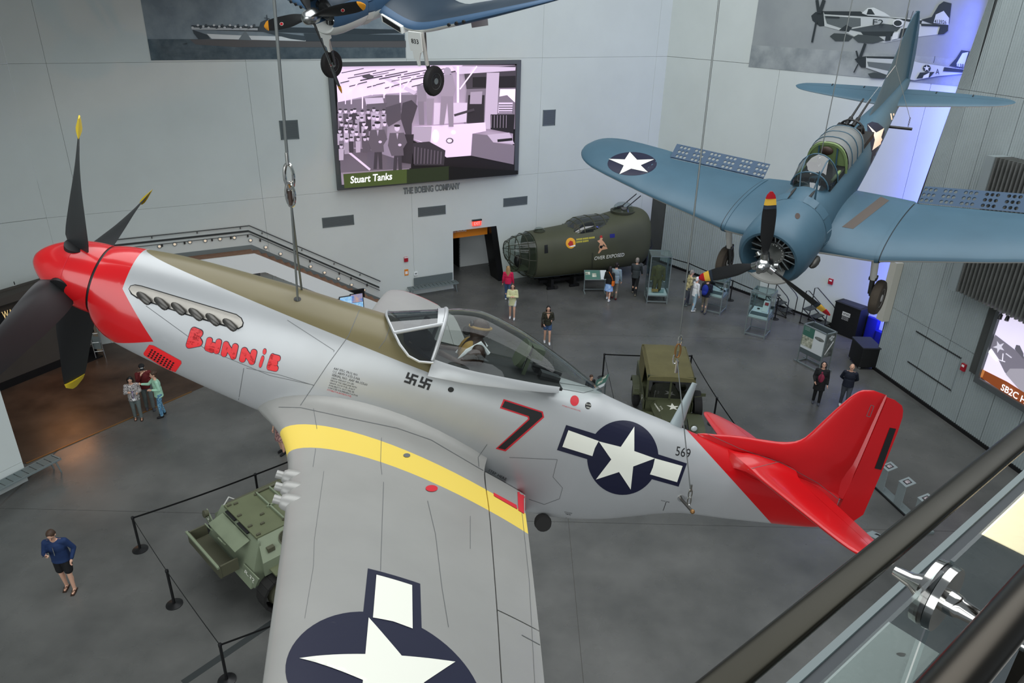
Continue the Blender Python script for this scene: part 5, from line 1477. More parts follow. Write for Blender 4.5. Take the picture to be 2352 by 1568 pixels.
for x0, y0, s_ in ((815, 835, 1.0), (945, 855, 1.02)):
    P_ = lambda pts: [(x0 + a * s_, y0 + b * s_) for a, b in pts]
    it += [(Lc(58), P_([(-18, 160), (30, 160), (34, 290), (12, 290), (4, 180), (-4, 290), (-26, 290)])), (Lc(88), P_([(-48, 28), (46, 26), (66, 90), (40, 130), (44, 175), (-36, 178), (-60, 110)])), (Lc(200), blob(x0, y0 - 4, 18, 22)), (Lc(44), blob(x0, y0 - 20, 22, 9)), (Lc(200), blob(x0 + 18, y0 + 108, 12, 9)), (Lc(170), P_([(-6, 30), (8, 30), (1, 70)]))]
it += [((60, 72, 34), [(586, 1156), (1300, 1104), (1300, 1195), (594, 1250)], 'caption_band'), ((32, 40, 22), [(1010, 1125), (1300, 1104), (1300, 1195), (1010, 1220)]), ((10, 11, 10), [(1290, 1106), (1752, 1135), (1751, 1160), (1290, 1196)])]
picture(sc, WB(0, 0, 0.03), NB, (580, 0, 2.94), it, 'film', 0.85)
tr = text_fit('Stuart Tanks', (640, 1222), (918, 1196), (2, -46), bold=.018)
flat_mesh([tuple(Z(580, 0, 2.94, t)) for t in tr], lambda x, y: on_plane(x, y, WB(0, 0, .2), NB) + NB * .45, 'caption', tone('cap_white', (255, 255, 255), .9), sc)
# ---- carrier poster, upper left
po = thing('poster', 'huge grey photo mural of an aircraft carrier on the left wall', 'poster')
mat('sea_print', (128, 142, 148), 0.7, noise=(1.6, 0.3, 7), col2=(108, 122, 130)); mat('sea_dark', (88, 102, 108), 0.7, noise=(2.6, 0.3, 8), col2=(62, 78, 86))
slab_on(WB, [(-11.35, 10.26), (-1.98, 10.26), (-1.98, 13.2), (-11.35, 13.2)], 0.0, 0.012).build('print_sheet', 'sea_print', po)
slab_on(WB, [(-11.35, 10.26), (-1.98, 10.26), (-1.98, 10.95), (-11.35, 10.95)], 0.0, 0.02).build('print_sea', 'sea_dark', po)
S0 = (0, 0, 2.94)
it = [(86, [(1280, 265), (2400, 275), (2740, 275), (2740, 320), (1600, 318), (1320, 300)]), ((44, 56, 62), [(1290, 170), (1310, 200), (2420, 232), (2730, 220), (2730, 200), (1290, 170)]), ((50, 62, 68), [(1300, 200), (1400, 235), (1420, 262), (1340, 265), (1308, 225)]), ((205, 212, 212), [(1395, 228), (1650, 240), (2060, 250), (2065, 278), (1430, 262)]),
      ((110, 122, 126), [(1610, 268), (1655, 205), (1700, 272)]), ((60, 72, 78), [(1730, 200), (1800, 210), (2080, 245), (2060, 275), (1960, 262)]), ((52, 64, 70), [(2050, 225), (2730, 235), (2730, 275), (2065, 278)]), ((170, 178, 180), [(1290, 185), (1740, 190), (1740, 205), (1295, 200)]), ((60, 70, 76), [(1740, 210), (1760, 150), (1800, 130), (1830, 150), (1850, 215)]), ((48, 58, 64), line(1800, 100, 1806, 140, 5)), ((48, 58, 64), line(1785, 120, 1822, 128, 4)), ((48, 60, 66), [(1230, 298), (1265, 288), (1262, 300)])]
for k in range(24): it.append(((66, 76, 82) if k % 2 else (190, 196, 198), blob(1300 + k * 18, 186 - (k % 3) * 8, 9, 8, 8)))
for k in range(30): it.append(((74, 88, 96), line(1060 + k * 43 % 1200, 315 + (k * 29) % 80, 1150 + k * 43 % 1200, 317 + (k * 29) % 80, 3)))
picture(po, WB(0, 0, 0.02), NB, S0, it, 'ship', 0, 0.004, 0.0015)
# ---- fighter mural, upper right
pm = thing('poster', 'grey photo mural of two fighters in flight on the right wall', 'poster')
mat('sky_print', (150, 156, 156), 0.7, noise=(0.5, 0.15), col2=(138, 144, 146)); mat('cloud_print', (160, 166, 166), 0.7, noise=(1.1, 0.4, 7), col2=(126, 134, 136))
slab_on(WR, [(3.02, 10.07), (13, 10.07), (13, 16.5), (3.02, 16.5)], 0.0, 0.012).build('print_sheet', 'sky_print', pm)
slab_on(WR, [(3.02, 10.07), (13, 10.07), (13, 10.95), (3.02, 10.95)], 0.0, 0.02).build('print_clouds', 'cloud_print', pm)
D, Lg, Md = (44, 52, 54), (186, 192, 190), (116, 124, 124)
it = [(Lg, [(690, 100), (1000, 95), (1250, 140), (1510, 160), (1730, 195), (1725, 240), (1640, 285), (1430, 310), (1200, 355), (1000, 330), (860, 260), (690, 215)]), (D, [(590, 130), (625, 100), (690, 90), (700, 215), (660, 218), (600, 170)]), (D, [(690, 92), (1000, 95), (1060, 130), (1400, 160), (1510, 170), (1500, 200), (1250, 150), (1000, 135), (700, 118)]),
      ((92, 100, 100), [(700, 130), (1000, 150), (1000, 215), (860, 240), (720, 195)]), (D, [(820, 250), (880, 205), (930, 230), (900, 265)]), ((70, 78, 80), [(900, 245), (1180, 195), (1340, 215), (1300, 260), (1000, 265)]), (D, [(1000, 262), (1280, 260), (1260, 300), (1030, 300)]), ((60, 68, 68), [(745, 300), (780, 275), (880, 280), (940, 305), (900, 340), (790, 340)]), ((66, 74, 74), [(935, 310), (980, 285), (1150, 300), (1200, 335), (1100, 360), (980, 350)]),
      ((200, 206, 204), [(1010, 110), (1060, 66), (1110, 62), (1200, 105), (1250, 138), (1060, 128)]), (D, [(1050, 120), (1065, 75), (1090, 75), (1120, 122)]), (D, [(1500, 165), (1590, 140), (1650, 40), (1690, 12), (1755, 28), (1735, 195), (1600, 200)]), ((190, 196, 196), [(1605, 190), (1625, 120), (1690, 90), (1735, 150), (1730, 205)]), (D, [(1500, 195), (1730, 208), (1725, 255), (1690, 282), (1640, 285), (1660, 220), (1505, 215)]),
      (D, line(640, 0, 655, 110, 26)), (D, line(700, 0, 662, 110, 30)), (D, line(635, 180, 600, 350, 16)), (D, line(1385, 160, 1396, 85, 5)), (D, line(1415, 160, 1440, 90, 4)), (D, line(715, 140, 828, 145, 12)), ((210, 214, 212), blob(1315, 190, 46, 34)), (D, blob(1312, 192, 34, 24)), (D, [(1205, 340), (1215, 280), (1260, 270), (1250, 335)]), ((210, 214, 212), [(1260, 330), (1275, 275), (1320, 265), (1310, 320)]), (D, [(1318, 318), (1340, 240), (1390, 230), (1370, 300)])]
for t_, x, y in (('F2', 1112, 202), ): pass
it2 = [(Lg, [(1050, 470), (1330, 480), (1500, 520), (1700, 550), (1860, 570), (1850, 610), (1640, 630), (1450, 665), (1250, 630), (1050, 560)]), (D, [(955, 490), (985, 475), (1050, 465), (1045, 560), (1010, 558)]), (D, [(1050, 466), (1330, 470), (1330, 490), (1055, 480)]), ((100, 108, 108), [(1060, 510), (1300, 530), (1300, 600), (1070, 550)]), ((64, 72, 72), [(1065, 610), (1120, 598), (1230, 620), (1200, 650), (1090, 645)]),
       (D, line(1000, 480, 1045, 360, 24)), (D, line(985, 480, 970, 420, 14)), (D, line(985, 530, 950, 600, 10)), (D, [(1740, 545), (1800, 480), (1840, 415), (1912, 425), (1850, 560)]), ((190, 196, 196), [(1790, 545), (1850, 440), (1900, 430), (1860, 560)]), (D, blob(1555, 565, 34, 30)), ((215, 218, 216), star_pts(1555, 565, 28, -pi / 2)), (D, [(1700, 555), (1860, 575), (1855, 600), (1690, 590)]), (D, [(1500, 600), (1620, 595), (1580, 640), (1470, 650)]), ((215, 218, 216), [(1530, 625), (1580, 600), (1570, 640), (1520, 650)]), (D, line(1612, 520, 1625, 465, 4))]
picture(pm, WR(0, 0, 0.02), NR, (1700, 0, 3.607), it + it2, 'mural', 0, 0.006, 0.002)
for s_, p0, p1, h in (('F2', (1112, 205), (1200, 212), (3, -48)), ('A', (1632, 612), (1664, 614), (2, -44)), ('413926', (1622, 190), (1722, 200), (2, -30)), ('4138', (1790, 560), (1860, 565), (6, -36))):
    flat_mesh([tuple(Z(1700, 0, 3.607, t)) for t in text_fit(s_, p0, p1, h, bold=.01)], lambda x, y: on_plane(x, y, WR(0, 0, .02), NR) + NR * .12, 'lettering', tone('mural_ink', D), pm)
# ---- vents
def vent(label, s0, s1, z0, z1):
    t = thing('wall_vent', label, 'vent', group='grey ventilation grilles in the back wall')
    f = 0.04
    slab_on(WB, [(s0, z0), (s1, z0), (s1, z0 + f), (s0, z0 + f)], 0, .02).build('frame', 'grille', t); slab_on(WB, [(s0, z1 - f), (s1, z1 - f), (s1, z1), (s0, z1)], 0, .02).build('frame', 'grille', t)
    slab_on(WB, [(s0, z0), (s0 + f, z0), (s0 + f, z1), (s0, z1)], 0, .02).build('frame', 'grille', t); slab_on(WB, [(s1 - f, z0), (s1, z0), (s1, z1), (s1 - f, z1)], 0, .02).build('frame', 'grille', t)
    slab_on(WB, [(s0 + f, z0 + f), (s1 - f, z0 + f), (s1 - f, z1 - f), (s0 + f, z1 - f)], 0, .003).build('duct', 'frame_grey', t)
    n = int((z1 - z0 - 2 * f) / .035); m = MB()
    for k in range(n):
        z = z0 + f + (k + .5) * (z1 - z0 - 2 * f) / n
        slab_on(WB, [(s0 + f, z - .008), (s1 - f, z - .008), (s1 - f, z + .008), (s0 + f, z + .008)], .003, .014).build('louvre', 'grille', t)
vent('square wall vent left of the big screen', -7.24, -6.53, 7.32, 8.04); vent('square wall vent right of the big screen', 4.54, 5.21, 7.27, 7.97)
vent('long wall vent, leftmost of three below the big screen', -5.93, -4.58, 3.63, 4.06); vent('long wall vent, middle of three below the big screen', -1.67, -.35, 3.65, 4.06); vent('long wall vent, rightmost of three near the green bomber nose', 2.58, 3.86, 3.68, 4.08)
mat('letter_grey', (128, 136, 136), 0.5)
t = thing('wall_lettering', 'raised grey letters THE BOEING COMPANY under the big screen', 'lettering')
flat_mesh(text_fit('THE BOEING COMPANY', (-2.32, 4.74), (.36, 4.74), (0, .26), bold=.03), lambda u, v: WB(u, v, .03), 'letters', 'letter_grey', t)
md = t.children[0].modifiers.new('depth', 'SOLIDIFY'); md.thickness = .025
t = thing('exit_sign', 'lit red exit sign above the restroom doorway', 'sign')
slab_on(WB, [(.98, 2.95), (1.4, 2.95), (1.4, 3.17), (.98, 3.17)], 0.02, .08).build('panel', 'exit_red', t)
slab_on(WB, [(.95, 3.17), (1.43, 3.17), (1.43, 3.24), (.95, 3.24)], 0, .1).build('housing', 'steel_dark', t)
flat_mesh(text_fit('EXIT', (1.03, 2.99), (1.35, 2.99), (0, .14), bold=.01), lambda u, v: WB(u, v, .083), 'lettering', 'sign_white', t)
t = thing('fire_alarm', 'small red fire alarm box on the back wall', 'alarm'); slab_on(WB, [(-2.42, 1.66), (-2.24, 1.66), (-2.24, 1.88), (-2.42, 1.88)], 0, .06).build('box', 'alarm_red', t); slab_on(WB, [(-2.42, 1.84), (-2.24, 1.84), (-2.24, 1.88), (-2.42, 1.88)], .06, .065).build('lens', 'sign_white', t)
t = thing('wall_notice', 'small orange notice plate below the red alarm box', 'sign'); slab_on(WB, [(-2.42, 1.0), (-2.24, 1.0), (-2.24, 1.29), (-2.42, 1.29)], 0, .02).build('plate', 'orange_paint', t); slab_on(WB, [(-2.39, 1.06), (-2.27, 1.06), (-2.27, 1.2), (-2.39, 1.2)], .02, .024).build('print', 'sign_white', t)
t = thing('thermostat', 'small white thermostat on the back wall', 'thermostat'); slab_on(WB, [(-1.97, .94), (-1.8, .94), (-1.8, 1.1), (-1.97, 1.1)], 0, .04).build('case', 'white_paint', t); slab_on(WB, [(-1.93, 1.0), (-1.84, 1.0), (-1.84, 1.06), (-1.93, 1.06)], .04, .045).build('display', 'grey_paint', t)
t = thing('fire_alarm', 'small red fire alarm box on the white wall by the steps', 'alarm')
q = on_plane(1909, 646, A0, NR) - A0; s_, z_ = q.dot(DR), q.z
slab_on(WR, [(s_ - .1, z_ - .12), (s_ + .1, z_ - .12), (s_ + .1, z_ + .12), (s_ - .1, z_ + .12)], 0, .06).build('box', 'alarm_red', t); slab_on(WR, [(s_ - .06, z_ + .02), (s_ + .06, z_ + .02), (s_ + .06, z_ + .08), (s_ - .06, z_ + .08)], .06, .065).build('lens', 'sign_white', t)
t = thing('fire_alarm', 'small red fire alarm box on the corrugated wall', 'alarm')
s_, z_ = sC(2215, 843)
slab_on(WC, [(s_ - .08, z_ - .12), (s_ + .08, z_ - .12), (s_ + .08, z_ + .12), (s_ - .08, z_ + .12)], 0, .07).build('box', 'alarm_red', t); slab_on(WC, [(s_ - .05, z_ + .02), (s_ + .05, z_ + .02), (s_ + .05, z_ + .09), (s_ - .05, z_ + .09)], .07, .075).build('lens', 'sign_white', t)
# ---- right hand screen with bay and louvred canopy
s2 = thing('video_screen', 'wall screen on the corrugated wall captioned SB2C Helldiver', 'screen')
slab_on(WC, [(4.22, 2.05), (4.6, 2.05), (4.6, 4.5), (4.22, 4.5)], -.05, .06).build('dark_band', 'dark_panel', s2)
slab_on(WC, [(4.55, 1.86), (9.4, 1.86), (9.4, 2.04), (4.55, 2.04)], -.05, .14).build('frame', 'frame_grey', s2)
slab_on(WC, [(4.55, 2.04), (4.68, 2.04), (4.68, 4.6), (4.55, 4.6)], -.05, .14).build('frame', 'frame_grey', s2)
slab_on(WC, [(4.68, 2.04), (9.4, 2.04), (9.4, 4.42), (4.68, 4.42)], -.05, .03).build('display', 'black_satin', s2)
B6 = (2050, 440, 3.016)
W_ = (224, 216, 240)
it = [(W_, [(612, 1288), (730, 800), (911, 855), (1300, 1060), (1300, 1800), (620, 1290)], 'film_ground'), ((112, 108, 120), [(715, 990), (911, 1140), (1300, 1420), (1300, 1560), (911, 1395), (780, 1250), (740, 1170), (660, 1090)]), ((90, 88, 98), [(860, 1060), (885, 1065), (911, 1120), (911, 1160), (850, 1090)]), ((200, 196, 210), star_pts(742, 1075, 44, .6)), ((226, 222, 236), line(770, 1120, 765, 1175, 7)), ((226, 222, 236), line(745, 1165, 785, 1178, 6)), ((200, 196, 210), line(790, 1120, 830, 1150, 8)),
      ((240, 236, 248), [(690, 1085), (745, 1165), (720, 1172), (665, 1110)]), ((150, 146, 156), [(820, 1225), (911, 1225), (1300, 1420), (1300, 1700), (911, 1400), (790, 1262)]), ((120, 60, 28), [(630, 1230), (800, 1315), (911, 1385), (1300, 1640), (1300, 1800), (911, 1478), (615, 1285)], 'caption_band'), ((176, 110, 60), [(630, 1230), (648, 1240), (630, 1285), (615, 1282)])]
picture(s2, WC(0, 0, .03), NC, B6, it, 'film', .85)
d0, d1 = on_plane(2300, 892, WC(0, 0, .1), NC), on_plane(2352, 920, WC(0, 0, .1), NC)
sa = (d0 - B0).dot(DC); za = d0.z
flat_mesh(text_fit('SB2C Helldiver', (sa, za - .03), (sa + 1.75, za - .03), (0, .2), bold=.015), lambda u, v: WC(u, v, .12), 'caption', 'cap_white', s2)
cp = thing('louvre_canopy', 'perforated metal louvre canopy above the right screen', 'canopy')
for k in range(34):
    s = 3.32 + k * .15
    slab_on(WC, [(s, 4.45), (s + .06, 4.45), (s + .06, 8.6), (s, 8.6)], .02, .55).build('fin', 'perforated', cp)
slab_on(WC, [(3.0, 4.42), (3.3, 4.42), (3.3, 8.6), (3.0, 8.6)], .0, .58).build('end_panel', 'corrugated_trim', cp)
slab_on(WC, [(3.3, 4.55), (8.5, 4.55), (8.5, 4.6), (3.3, 4.6)], .02, .3).build('cross_bar', 'steel_dark', cp)
slab_on(WC, [(3.3, 4.5), (8.5, 4.5), (8.5, 8.6), (3.3, 8.6)], .0, .02).build('back_sheet', 'steel_dark', cp)
t = thing('stage_lamp', 'pair of small black spotlights on the louvre canopy', 'spotlight')
for px, py in ((2300, 722), (2316, 726)):
    p = on_plane(px, py, WC(0, 0, .35), NC)
    MB().cyl(p, p + V((-.06, -.06, -.12)), .05, .06, 12).build('housing', 'black_satin', t); MB().cyl(p, p + V((0, 0, .16)), .015, n=8).build('stem', 'black_satin', t)
# ------------------------------------------------------------------ glass balustrade of the viewer's walkway
RD, RN = V((.78, .6258, 0)).normalized(), V((-.6258, .78, 0)).normalized()
def RL(t, off, z): return RD * t + RN * off + V((0, 0, z))
mat('brushed_steel', (38, 36, 27), 0.28, metal=0.7, rnoise=(3, .22, .36)); mat('dark_bronze', (64, 60, 54), 0.3, metal=1.0); mat('polished_steel', (200, 198, 192), 0.12, metal=1.0)
mat('ledge_dark', (46, 52, 56), 0.5, noise=(1.5, .15)); mat('lightbox_on', (255, 238, 205), 0.5, emit=((255, 226, 180), 2.6)); mat('lightbox_off', (176, 178, 172), 0.55, noise=(4, .06))
t = thing('handrail', 'broad brushed steel rail running across the lower right corner', 'handrail')
pr = []
for k in range(20):
    a = 2 * pi * k / 20
    pr.append((.036 * sgp(math.cos(a), .6), .016 * sgp(math.sin(a), .6)))
MB().loft([[RL(tt, .549 + y, 11.03 + z) for y, z in pr] for tt in (.2, 1, 2, 3, 5)]).build('rail', 'brushed_steel', t)
t = thing('handrail', 'thick round dark bronze handrail in the lower right corner', 'handrail')
MB().cyl(RL(.2, .213, 11.25), RL(4, .213, 11.25), .04, n=28).build('rail', 'dark_bronze', t)
glass('balustrade_glass', (232, 240, 240), 0.0)
gp = thing('glass_balustrade', 'clear glass balustrade panes held by a polished clamp', 'glass panel')
for a, b in ((.25, 1.79), (1.85, 4.2)):
    MB().hexa([RL(a, .429, 10.02), RL(b, .429, 10.02), RL(b, .439, 10.02), RL(a, .439, 10.02), RL(a, .429, 11.0), RL(b, .429, 11.0), RL(b, .439, 11.0), RL(a, .439, 11.0)]).build('pane', 'balustrade_glass', gp)
cl = thing('glass_clamp', 'polished steel disc clamp gripping the glass balustrade', 'clamp')
o_ = RL(1.82, 0, 10.9)
def lz(prof, name, mm): MB().lathe([(r, d) for d, r in prof], o_, RN, 40).build(name, mm, cl)
lz([(.55, .006), (.548, .014), (.50, .022), (.462, .046), (.458, .048)], 'cone', 'polished_steel')
lz([(.464, .0), (.462, .092), (.442, .094), (.440, .086)], 'disc', 'polished_steel')
lz([(.440, .09), (.430, .09)], 'gasket', 'black_satin')
lz([(.430, .086), (.428, .094), (.408, .092), (.406, .03)], 'disc', 'polished_steel')
lz([(.412, .034), (.39, .032), (.375, .03), (.372, .027), (.30, .018), (.22, .018)], 'stem', 'polished_steel')
MB().box(RL(1.82, .20, 10.6), (.02, .06, 1.3), R=Matrix.Rotation(math.atan2(RD.y, RD.x), 3, 'Z')).build('post', 'dark_bronze', cl)
lg = thing('walkway_ledge', 'dark walkway ledge with a row of light boxes beyond the glass', 'ledge')
MB().hexa([RL(.2, .30, 9.8), RL(6, .30, 9.8), RL(6, .85, 9.8), RL(.2, .85, 9.8), RL(.2, .30, 10), RL(6, .30, 10), RL(6, .85, 10), RL(.2, .85, 10)]).build('slab', 'ledge_dark', lg)
MB().hexa([RL(.2, .82, 10), RL(6, .82, 10), RL(6, .85, 10), RL(.2, .85, 10), RL(.2, .82, 10.012), RL(6, .82, 10.012), RL(6, .85, 10.012), RL(.2, .85, 10.012)]).build('edge_trim', 'grey_paint', lg)
for a, b, mm in ((1.55, 2.66, 'lightbox_off'), (3.59, 4.7, 'lightbox_on')):
    MB().hexa([RL(a, .56, 10), RL(b, .56, 10), RL(b, .765, 10), RL(a, .765, 10), RL(a, .56, 10.006), RL(b, .56, 10.006), RL(b, .765, 10.006), RL(a, .765, 10.006)]).build('light_box', mm, lg)
p = ground(2070, 1503, 10.006)
flat_mesh(tris_poly([(p.x + .018 * math.cos(a) * (1 + .2 * math.sin(3 * a)), p.y + .009 * math.sin(a)) for a in [2 * pi * k / 14 for k in range(14)]]), lambda x, y: V((x, y, 10.008)), 'stain', 'walkway', lg)
t = thing('toe_rail', 'flat pale steel bars inside the bronze handrail at the corner', 'rail')
for off, z in ((.165, 11.05), (.12, 11.05)):
    MB().hexa([RL(.2, off - .012, z), RL(4, off - .012, z), RL(4, off + .006, z), RL(.2, off + .006, z), RL(.2, off - .012, z + .01), RL(4, off - .012, z + .01), RL(4, off + .006, z + .01), RL(.2, off + .006, z + .01)]).build('bar', 'polished_steel', t)
# ------------------------------------------------------------------ green bomber nose section by the back wall
mat('olive_drab', (74, 76, 56), 0.6, noise=(0.8, 0.12)); mat('olive_dark', (56, 58, 44), 0.6); mat('belly_grey', (122, 134, 142), 0.55); mat('window_dark', (26, 28, 28), 0.2)
mat('flesh_print', (214, 160, 122), 0.6); mat('emblem_orange', (226, 160, 34), 0.6); mat('print_red', (170, 36, 30), 0.6); mat('print_yellow', (222, 206, 60), 0.6); mat('print_blue', (24, 30, 110), 0.5); mat('plywood', (170, 128, 72), 0.7)
pA, pB = WB(2.1, 0, 1.12), WB(9.3, 0, 1.80)
BN = frame(pA, pB - pA, (0, 0, 1))           # x aft along the fuselage, y away from the viewer's side
bn = thing('bomber_nose_section', 'olive green bomber nose section with glazed nose, painted OVER EXPOSED', 'aircraft nose', BN)
b_w, b_zt, b_zb, b_n = table([(0, .22, 2.2, 1.75, 2), (.12, .42, 2.36, 1.48, 2.1), (.35, .62, 2.48, 1.12, 2.2), (.7, .80, 2.58, .80, 2.3), (1.05, .92, 2.64, .58, 2.5), (1.3, .97, 2.67, .52, 2.6), (2, 1.03, 2.72, .49, 2.7), (3, 1.09, 2.80, .49, 2.7), (4, 1.13, 2.94, .50, 2.7), (5.4, 1.15, 3.2, .53, 2.7), (6.4, 1.15, 3.38, .56, 2.7), (6.9, 1.13, 3.42, .58, 2.7), (7.15, 1.08, 3.38, .63, 2.6), (7.32, .98, 3.26, .74, 2.5), (7.4, .8, 3.02, .95, 2.3)])
def brg(x, g=0.0): return ring(x, b_w(x) + g, b_zt(x) + g, b_zb(x) - g, (b_zt(x) + b_zb(x)) / 2, b_n(x), b_n(x), 48)
body = MB().loft([brg(1.25 + 6.15 * k / 60) for k in range(61)]).build('body', ['olive_drab', 'belly_grey'], bn)
cut_paint(body.data, [((0, 0, .66), (0, 0, 1))], lambda c: 1 if c.z < .66 else 0)
MB().loft([brg(1.25 * k / 14) for k in range(15)], caps=(True, False)).build('nose_glass', 'canopy_glass', bn, 'framed nose glazing')
fr = MB()
for x in (.12, .5, .9, 1.25): fr.tube(brg(x, .004), .022, 6, closed=True)
for k in range(0, 48, 6): fr.tube([brg(x, .004)[k] for x in (.0, .12, .35, .6, .9, 1.25)], .016, 6)
fr.build('nose_frame', 'olive_dark', bn)
MB().loft([[v * 1.0 for v in ring(x, b_w(x) * .97, b_zt(x) - .03, b_zb(x) + .03, 1.6, 2.5, 2.5, 24)] for x in (1.2, 1.24)]).build('nose_bulkhead', 'cockpit_green', bn)
MB().box((.75, .1, .95), (.9, .7, .06)).build('nose_floor', 'cockpit_green', bn)
MB().ell((.75, .15, 1.3), (.18, .2, .3)).build('bombsight', 'gunmetal', bn)
# cockpit hump
hmp = [hoop(x, w, 2.55, z) for x, w, z in ((3.25, .75, 2.78), (3.5, .8, 3.0), (3.75, .82, 3.14), (4.3, .84, 3.2), (4.9, .82, 3.22), (5.3, .7, 3.2))]
MB().loft(hmp, caps=False, ring_closed=False).build('cockpit_canopy', 'windscreen_glass', bn)
cf = MB()
for r_ in hmp: cf.tube(r_, .022, 6)
for k in (2, 5, 8, 11, 14): cf.tube([r_[k] for r_ in hmp], .018, 6)
cf.build('canopy_frame', 'olive_drab', bn)
MB().box((4.2, 0, 2.7), (1.9, 1.3, .1)).build('cockpit_deck', 'cockpit_dark', bn)
# top turret
MB().lathe([(.52, 3.05), (.5, 3.4), (.44, 3.58), (.3, 3.7), (0, 3.74)], (6.2, 0, 0), (0, 0, 1), 24).build('turret_dome', 'canopy_glass', bn)
MB().lathe([(.6, 3.2), (.62, 3.36), (.52, 3.38), (.5, 3.2)], (6.2, 0, 0), (0, 0, 1), 28).build('turret_ring', 'olive_dark', bn)
for y in (-.2, .2): MB().cyl((6.0, y, 3.45), (6.3, y, 3.5), .06, n=10).cyl((6.2, y, 3.48), (7.0, y, 4.05), .025, n=8).build('gun', 'gunmetal', bn)
MB().lathe([(.26, 2.6), (.25, 2.78), (.16, 2.86), (0, 2.9)], (1.75, 0, 0), (0, 0, 1), 18).build('astrodome', 'canopy_glass', bn)
MB().lathe([(.27, 2.6), (.28, 2.73), (.24, 2.74), (.24, 2.6)], (1.75, 0, 0), (0, 0, 1), 18).build('astrodome_ring', 'olive_dark', bn)
# stand and rear clutter
for x in (2.2, 3.4, 5.6):
    MB().box((x, 0, .25), (.14, 1.5, .5)).box((x, -.7, .06), (.5, .12, .12)).build('stand_frame', 'black_paint', bn)
MB().box((3.9, -.3, .3), (4.4, .12, .14)).box((3.9, .3, .3), (4.4, .12, .14)).build('stand_beam', 'black_paint', bn)
for x in (2.2, 5.6): MB().lathe([(0, -.05), (.1, -.05), (.1, .05), (0, .05)], (x + .2, -.75, .1), (0, 1, 0), 14).build('caster', 'rubber', bn)
MB().tube([(7.45, -.4, .5), (7.75, -.5, 1.6), (7.6, -.4, 2.2), (7.5, -.2, 1.4)], .03, 8).tube([(7.5, .2, .8), (7.9, 0, 1.2), (7.7, -.5, .9)], .035, 8).box((7.6, 0, 1.0), (.2, 1.0, .9)).build('rear_fittings', 'steel_dark', bn)
BB = bvh_of([body])
S6 = (1140, 460, 3.7333)
def bd_(pts, name, mm, eps=.01, L=9): return decal(BB, tris_poly(Z(*S6, pts)), name, mm, bn, L, eps)
bd_([(208, 330), (290, 318), (290, 640), (270, 660), (215, 655)], 'side_window', 'window_dark', .006)
for y in (418, 492, 562): bd_([(206, y), (292, y - 2), (292, y + 9), (206, y + 11)], 'window_bar', 'olive_dark', .012)
bd_([(716, 218), (832, 199), (834, 268), (718, 288)], 'side_window', 'window_dark'); bd_([(664, 205), (706, 210), (708, 252), (664, 245)], 'wood_panel', 'plywood'); bd_([(606, 222), (640, 190), (668, 196), (660, 243)], 'side_window', 'window_dark')
bd_([(412, 385), (440, 380), (444, 450), (412, 455)], 'side_window', 'window_dark'); bd_([(972, 290), (1015, 285), (1015, 318), (974, 322)], 'side_window', 'print_blue')
bd_(circ(637, 367, 42, 28, 46), 'emblem', 'emblem_orange'); bd_([(612, 375), (632, 345), (655, 352), (660, 385), (630, 395)], 'emblem_figure', 'print_red', .014); bd_([(620, 395), (675, 380), (678, 392), (640, 400)], 'emblem_figure', 'insignia_white', .016)
for r_ in range(2):
    for k in range(15 if r_ == 0 else 10):
        x = 690 + k * 10.2 + (k // 5) * 3; y = 337 + r_ * 22 - k * 1.3
        bd_([(x - 3, y - 8), (x + 3, y - 8), (x + 2.5, y + 4), (x, y + 9), (x - 2.5, y + 4)], 'mission_mark', 'print_yellow')
bd_([(892, 318), (905, 316), (912, 330), (905, 338), (925, 360), (945, 392), (938, 396), (915, 372), (912, 392), (945, 398), (954, 415), (905, 425), (880, 455), (870, 452), (885, 420), (878, 400), (888, 370), (868, 352), (866, 346), (885, 338)], 'figure_print', 'flesh_print'); bd_([(884, 322), (890, 302), (905, 300), (911, 318), (900, 322)], 'figure_hair', 'print_red', .014); bd_([(886, 388), (915, 386), (905, 412), (884, 408)], 'figure_cloth', 'marking_black', .014)
tr = text_fit('OVER EXPOSED', (838, 512), (1095, 478), (4, -30), bold=.008)
decal(BB, [tuple(Z(*S6, t)) for t in tr], 'lettering', 'insignia_white', bn, 8, .012)
bd_([(818, 450), (832, 448), (826, 618), (812, 620)], 'door_seam', 'olive_dark', .006)

# ------------------------------------------------------------------ olive weapons carrier truck
mat('truck_olive', (78, 82, 58), 0.5, noise=(1.5, .15)); mat('canvas_olive', (112, 106, 70), 0.85, noise=(2, .15), bump=(30, .15)); mat('lamp_glass', (230, 235, 235), 0.1, metal=.3)
TR = frame((4.98, 20.3, 0), (-.075, -1, 0), (0, 0, 1))      # x forwards (towards the viewer), y to the truck's left
tk = thing('army_truck', 'olive army truck with canvas roof and white star on its hood', 'truck', TR)
MB().box((-.2, 0, .62), (3.7, .8, .16)).build('chassis', 'olive_dark', tk)
MB().prism([(.55, -.52), (1.75, -.40), (1.82, -.3), (1.82, .3), (1.75, .40), (.55, .52)], .72, 1.02).build('engine_bay', 'truck_olive', tk)
hd = MB().loft([[V((x, -w, z0)), V((x, -w * .7, z1 - .03)), V((x, 0, z1)), V((x, w * .7, z1 - .03)), V((x, w, z0))] for x, w, z0, z1 in ((.5, .56, 1.02, 1.24), (1.1, .5, 1.02, 1.22), (1.72, .42, 1.0, 1.18))], ring_closed=True).build('hood', 'truck_olive', tk)
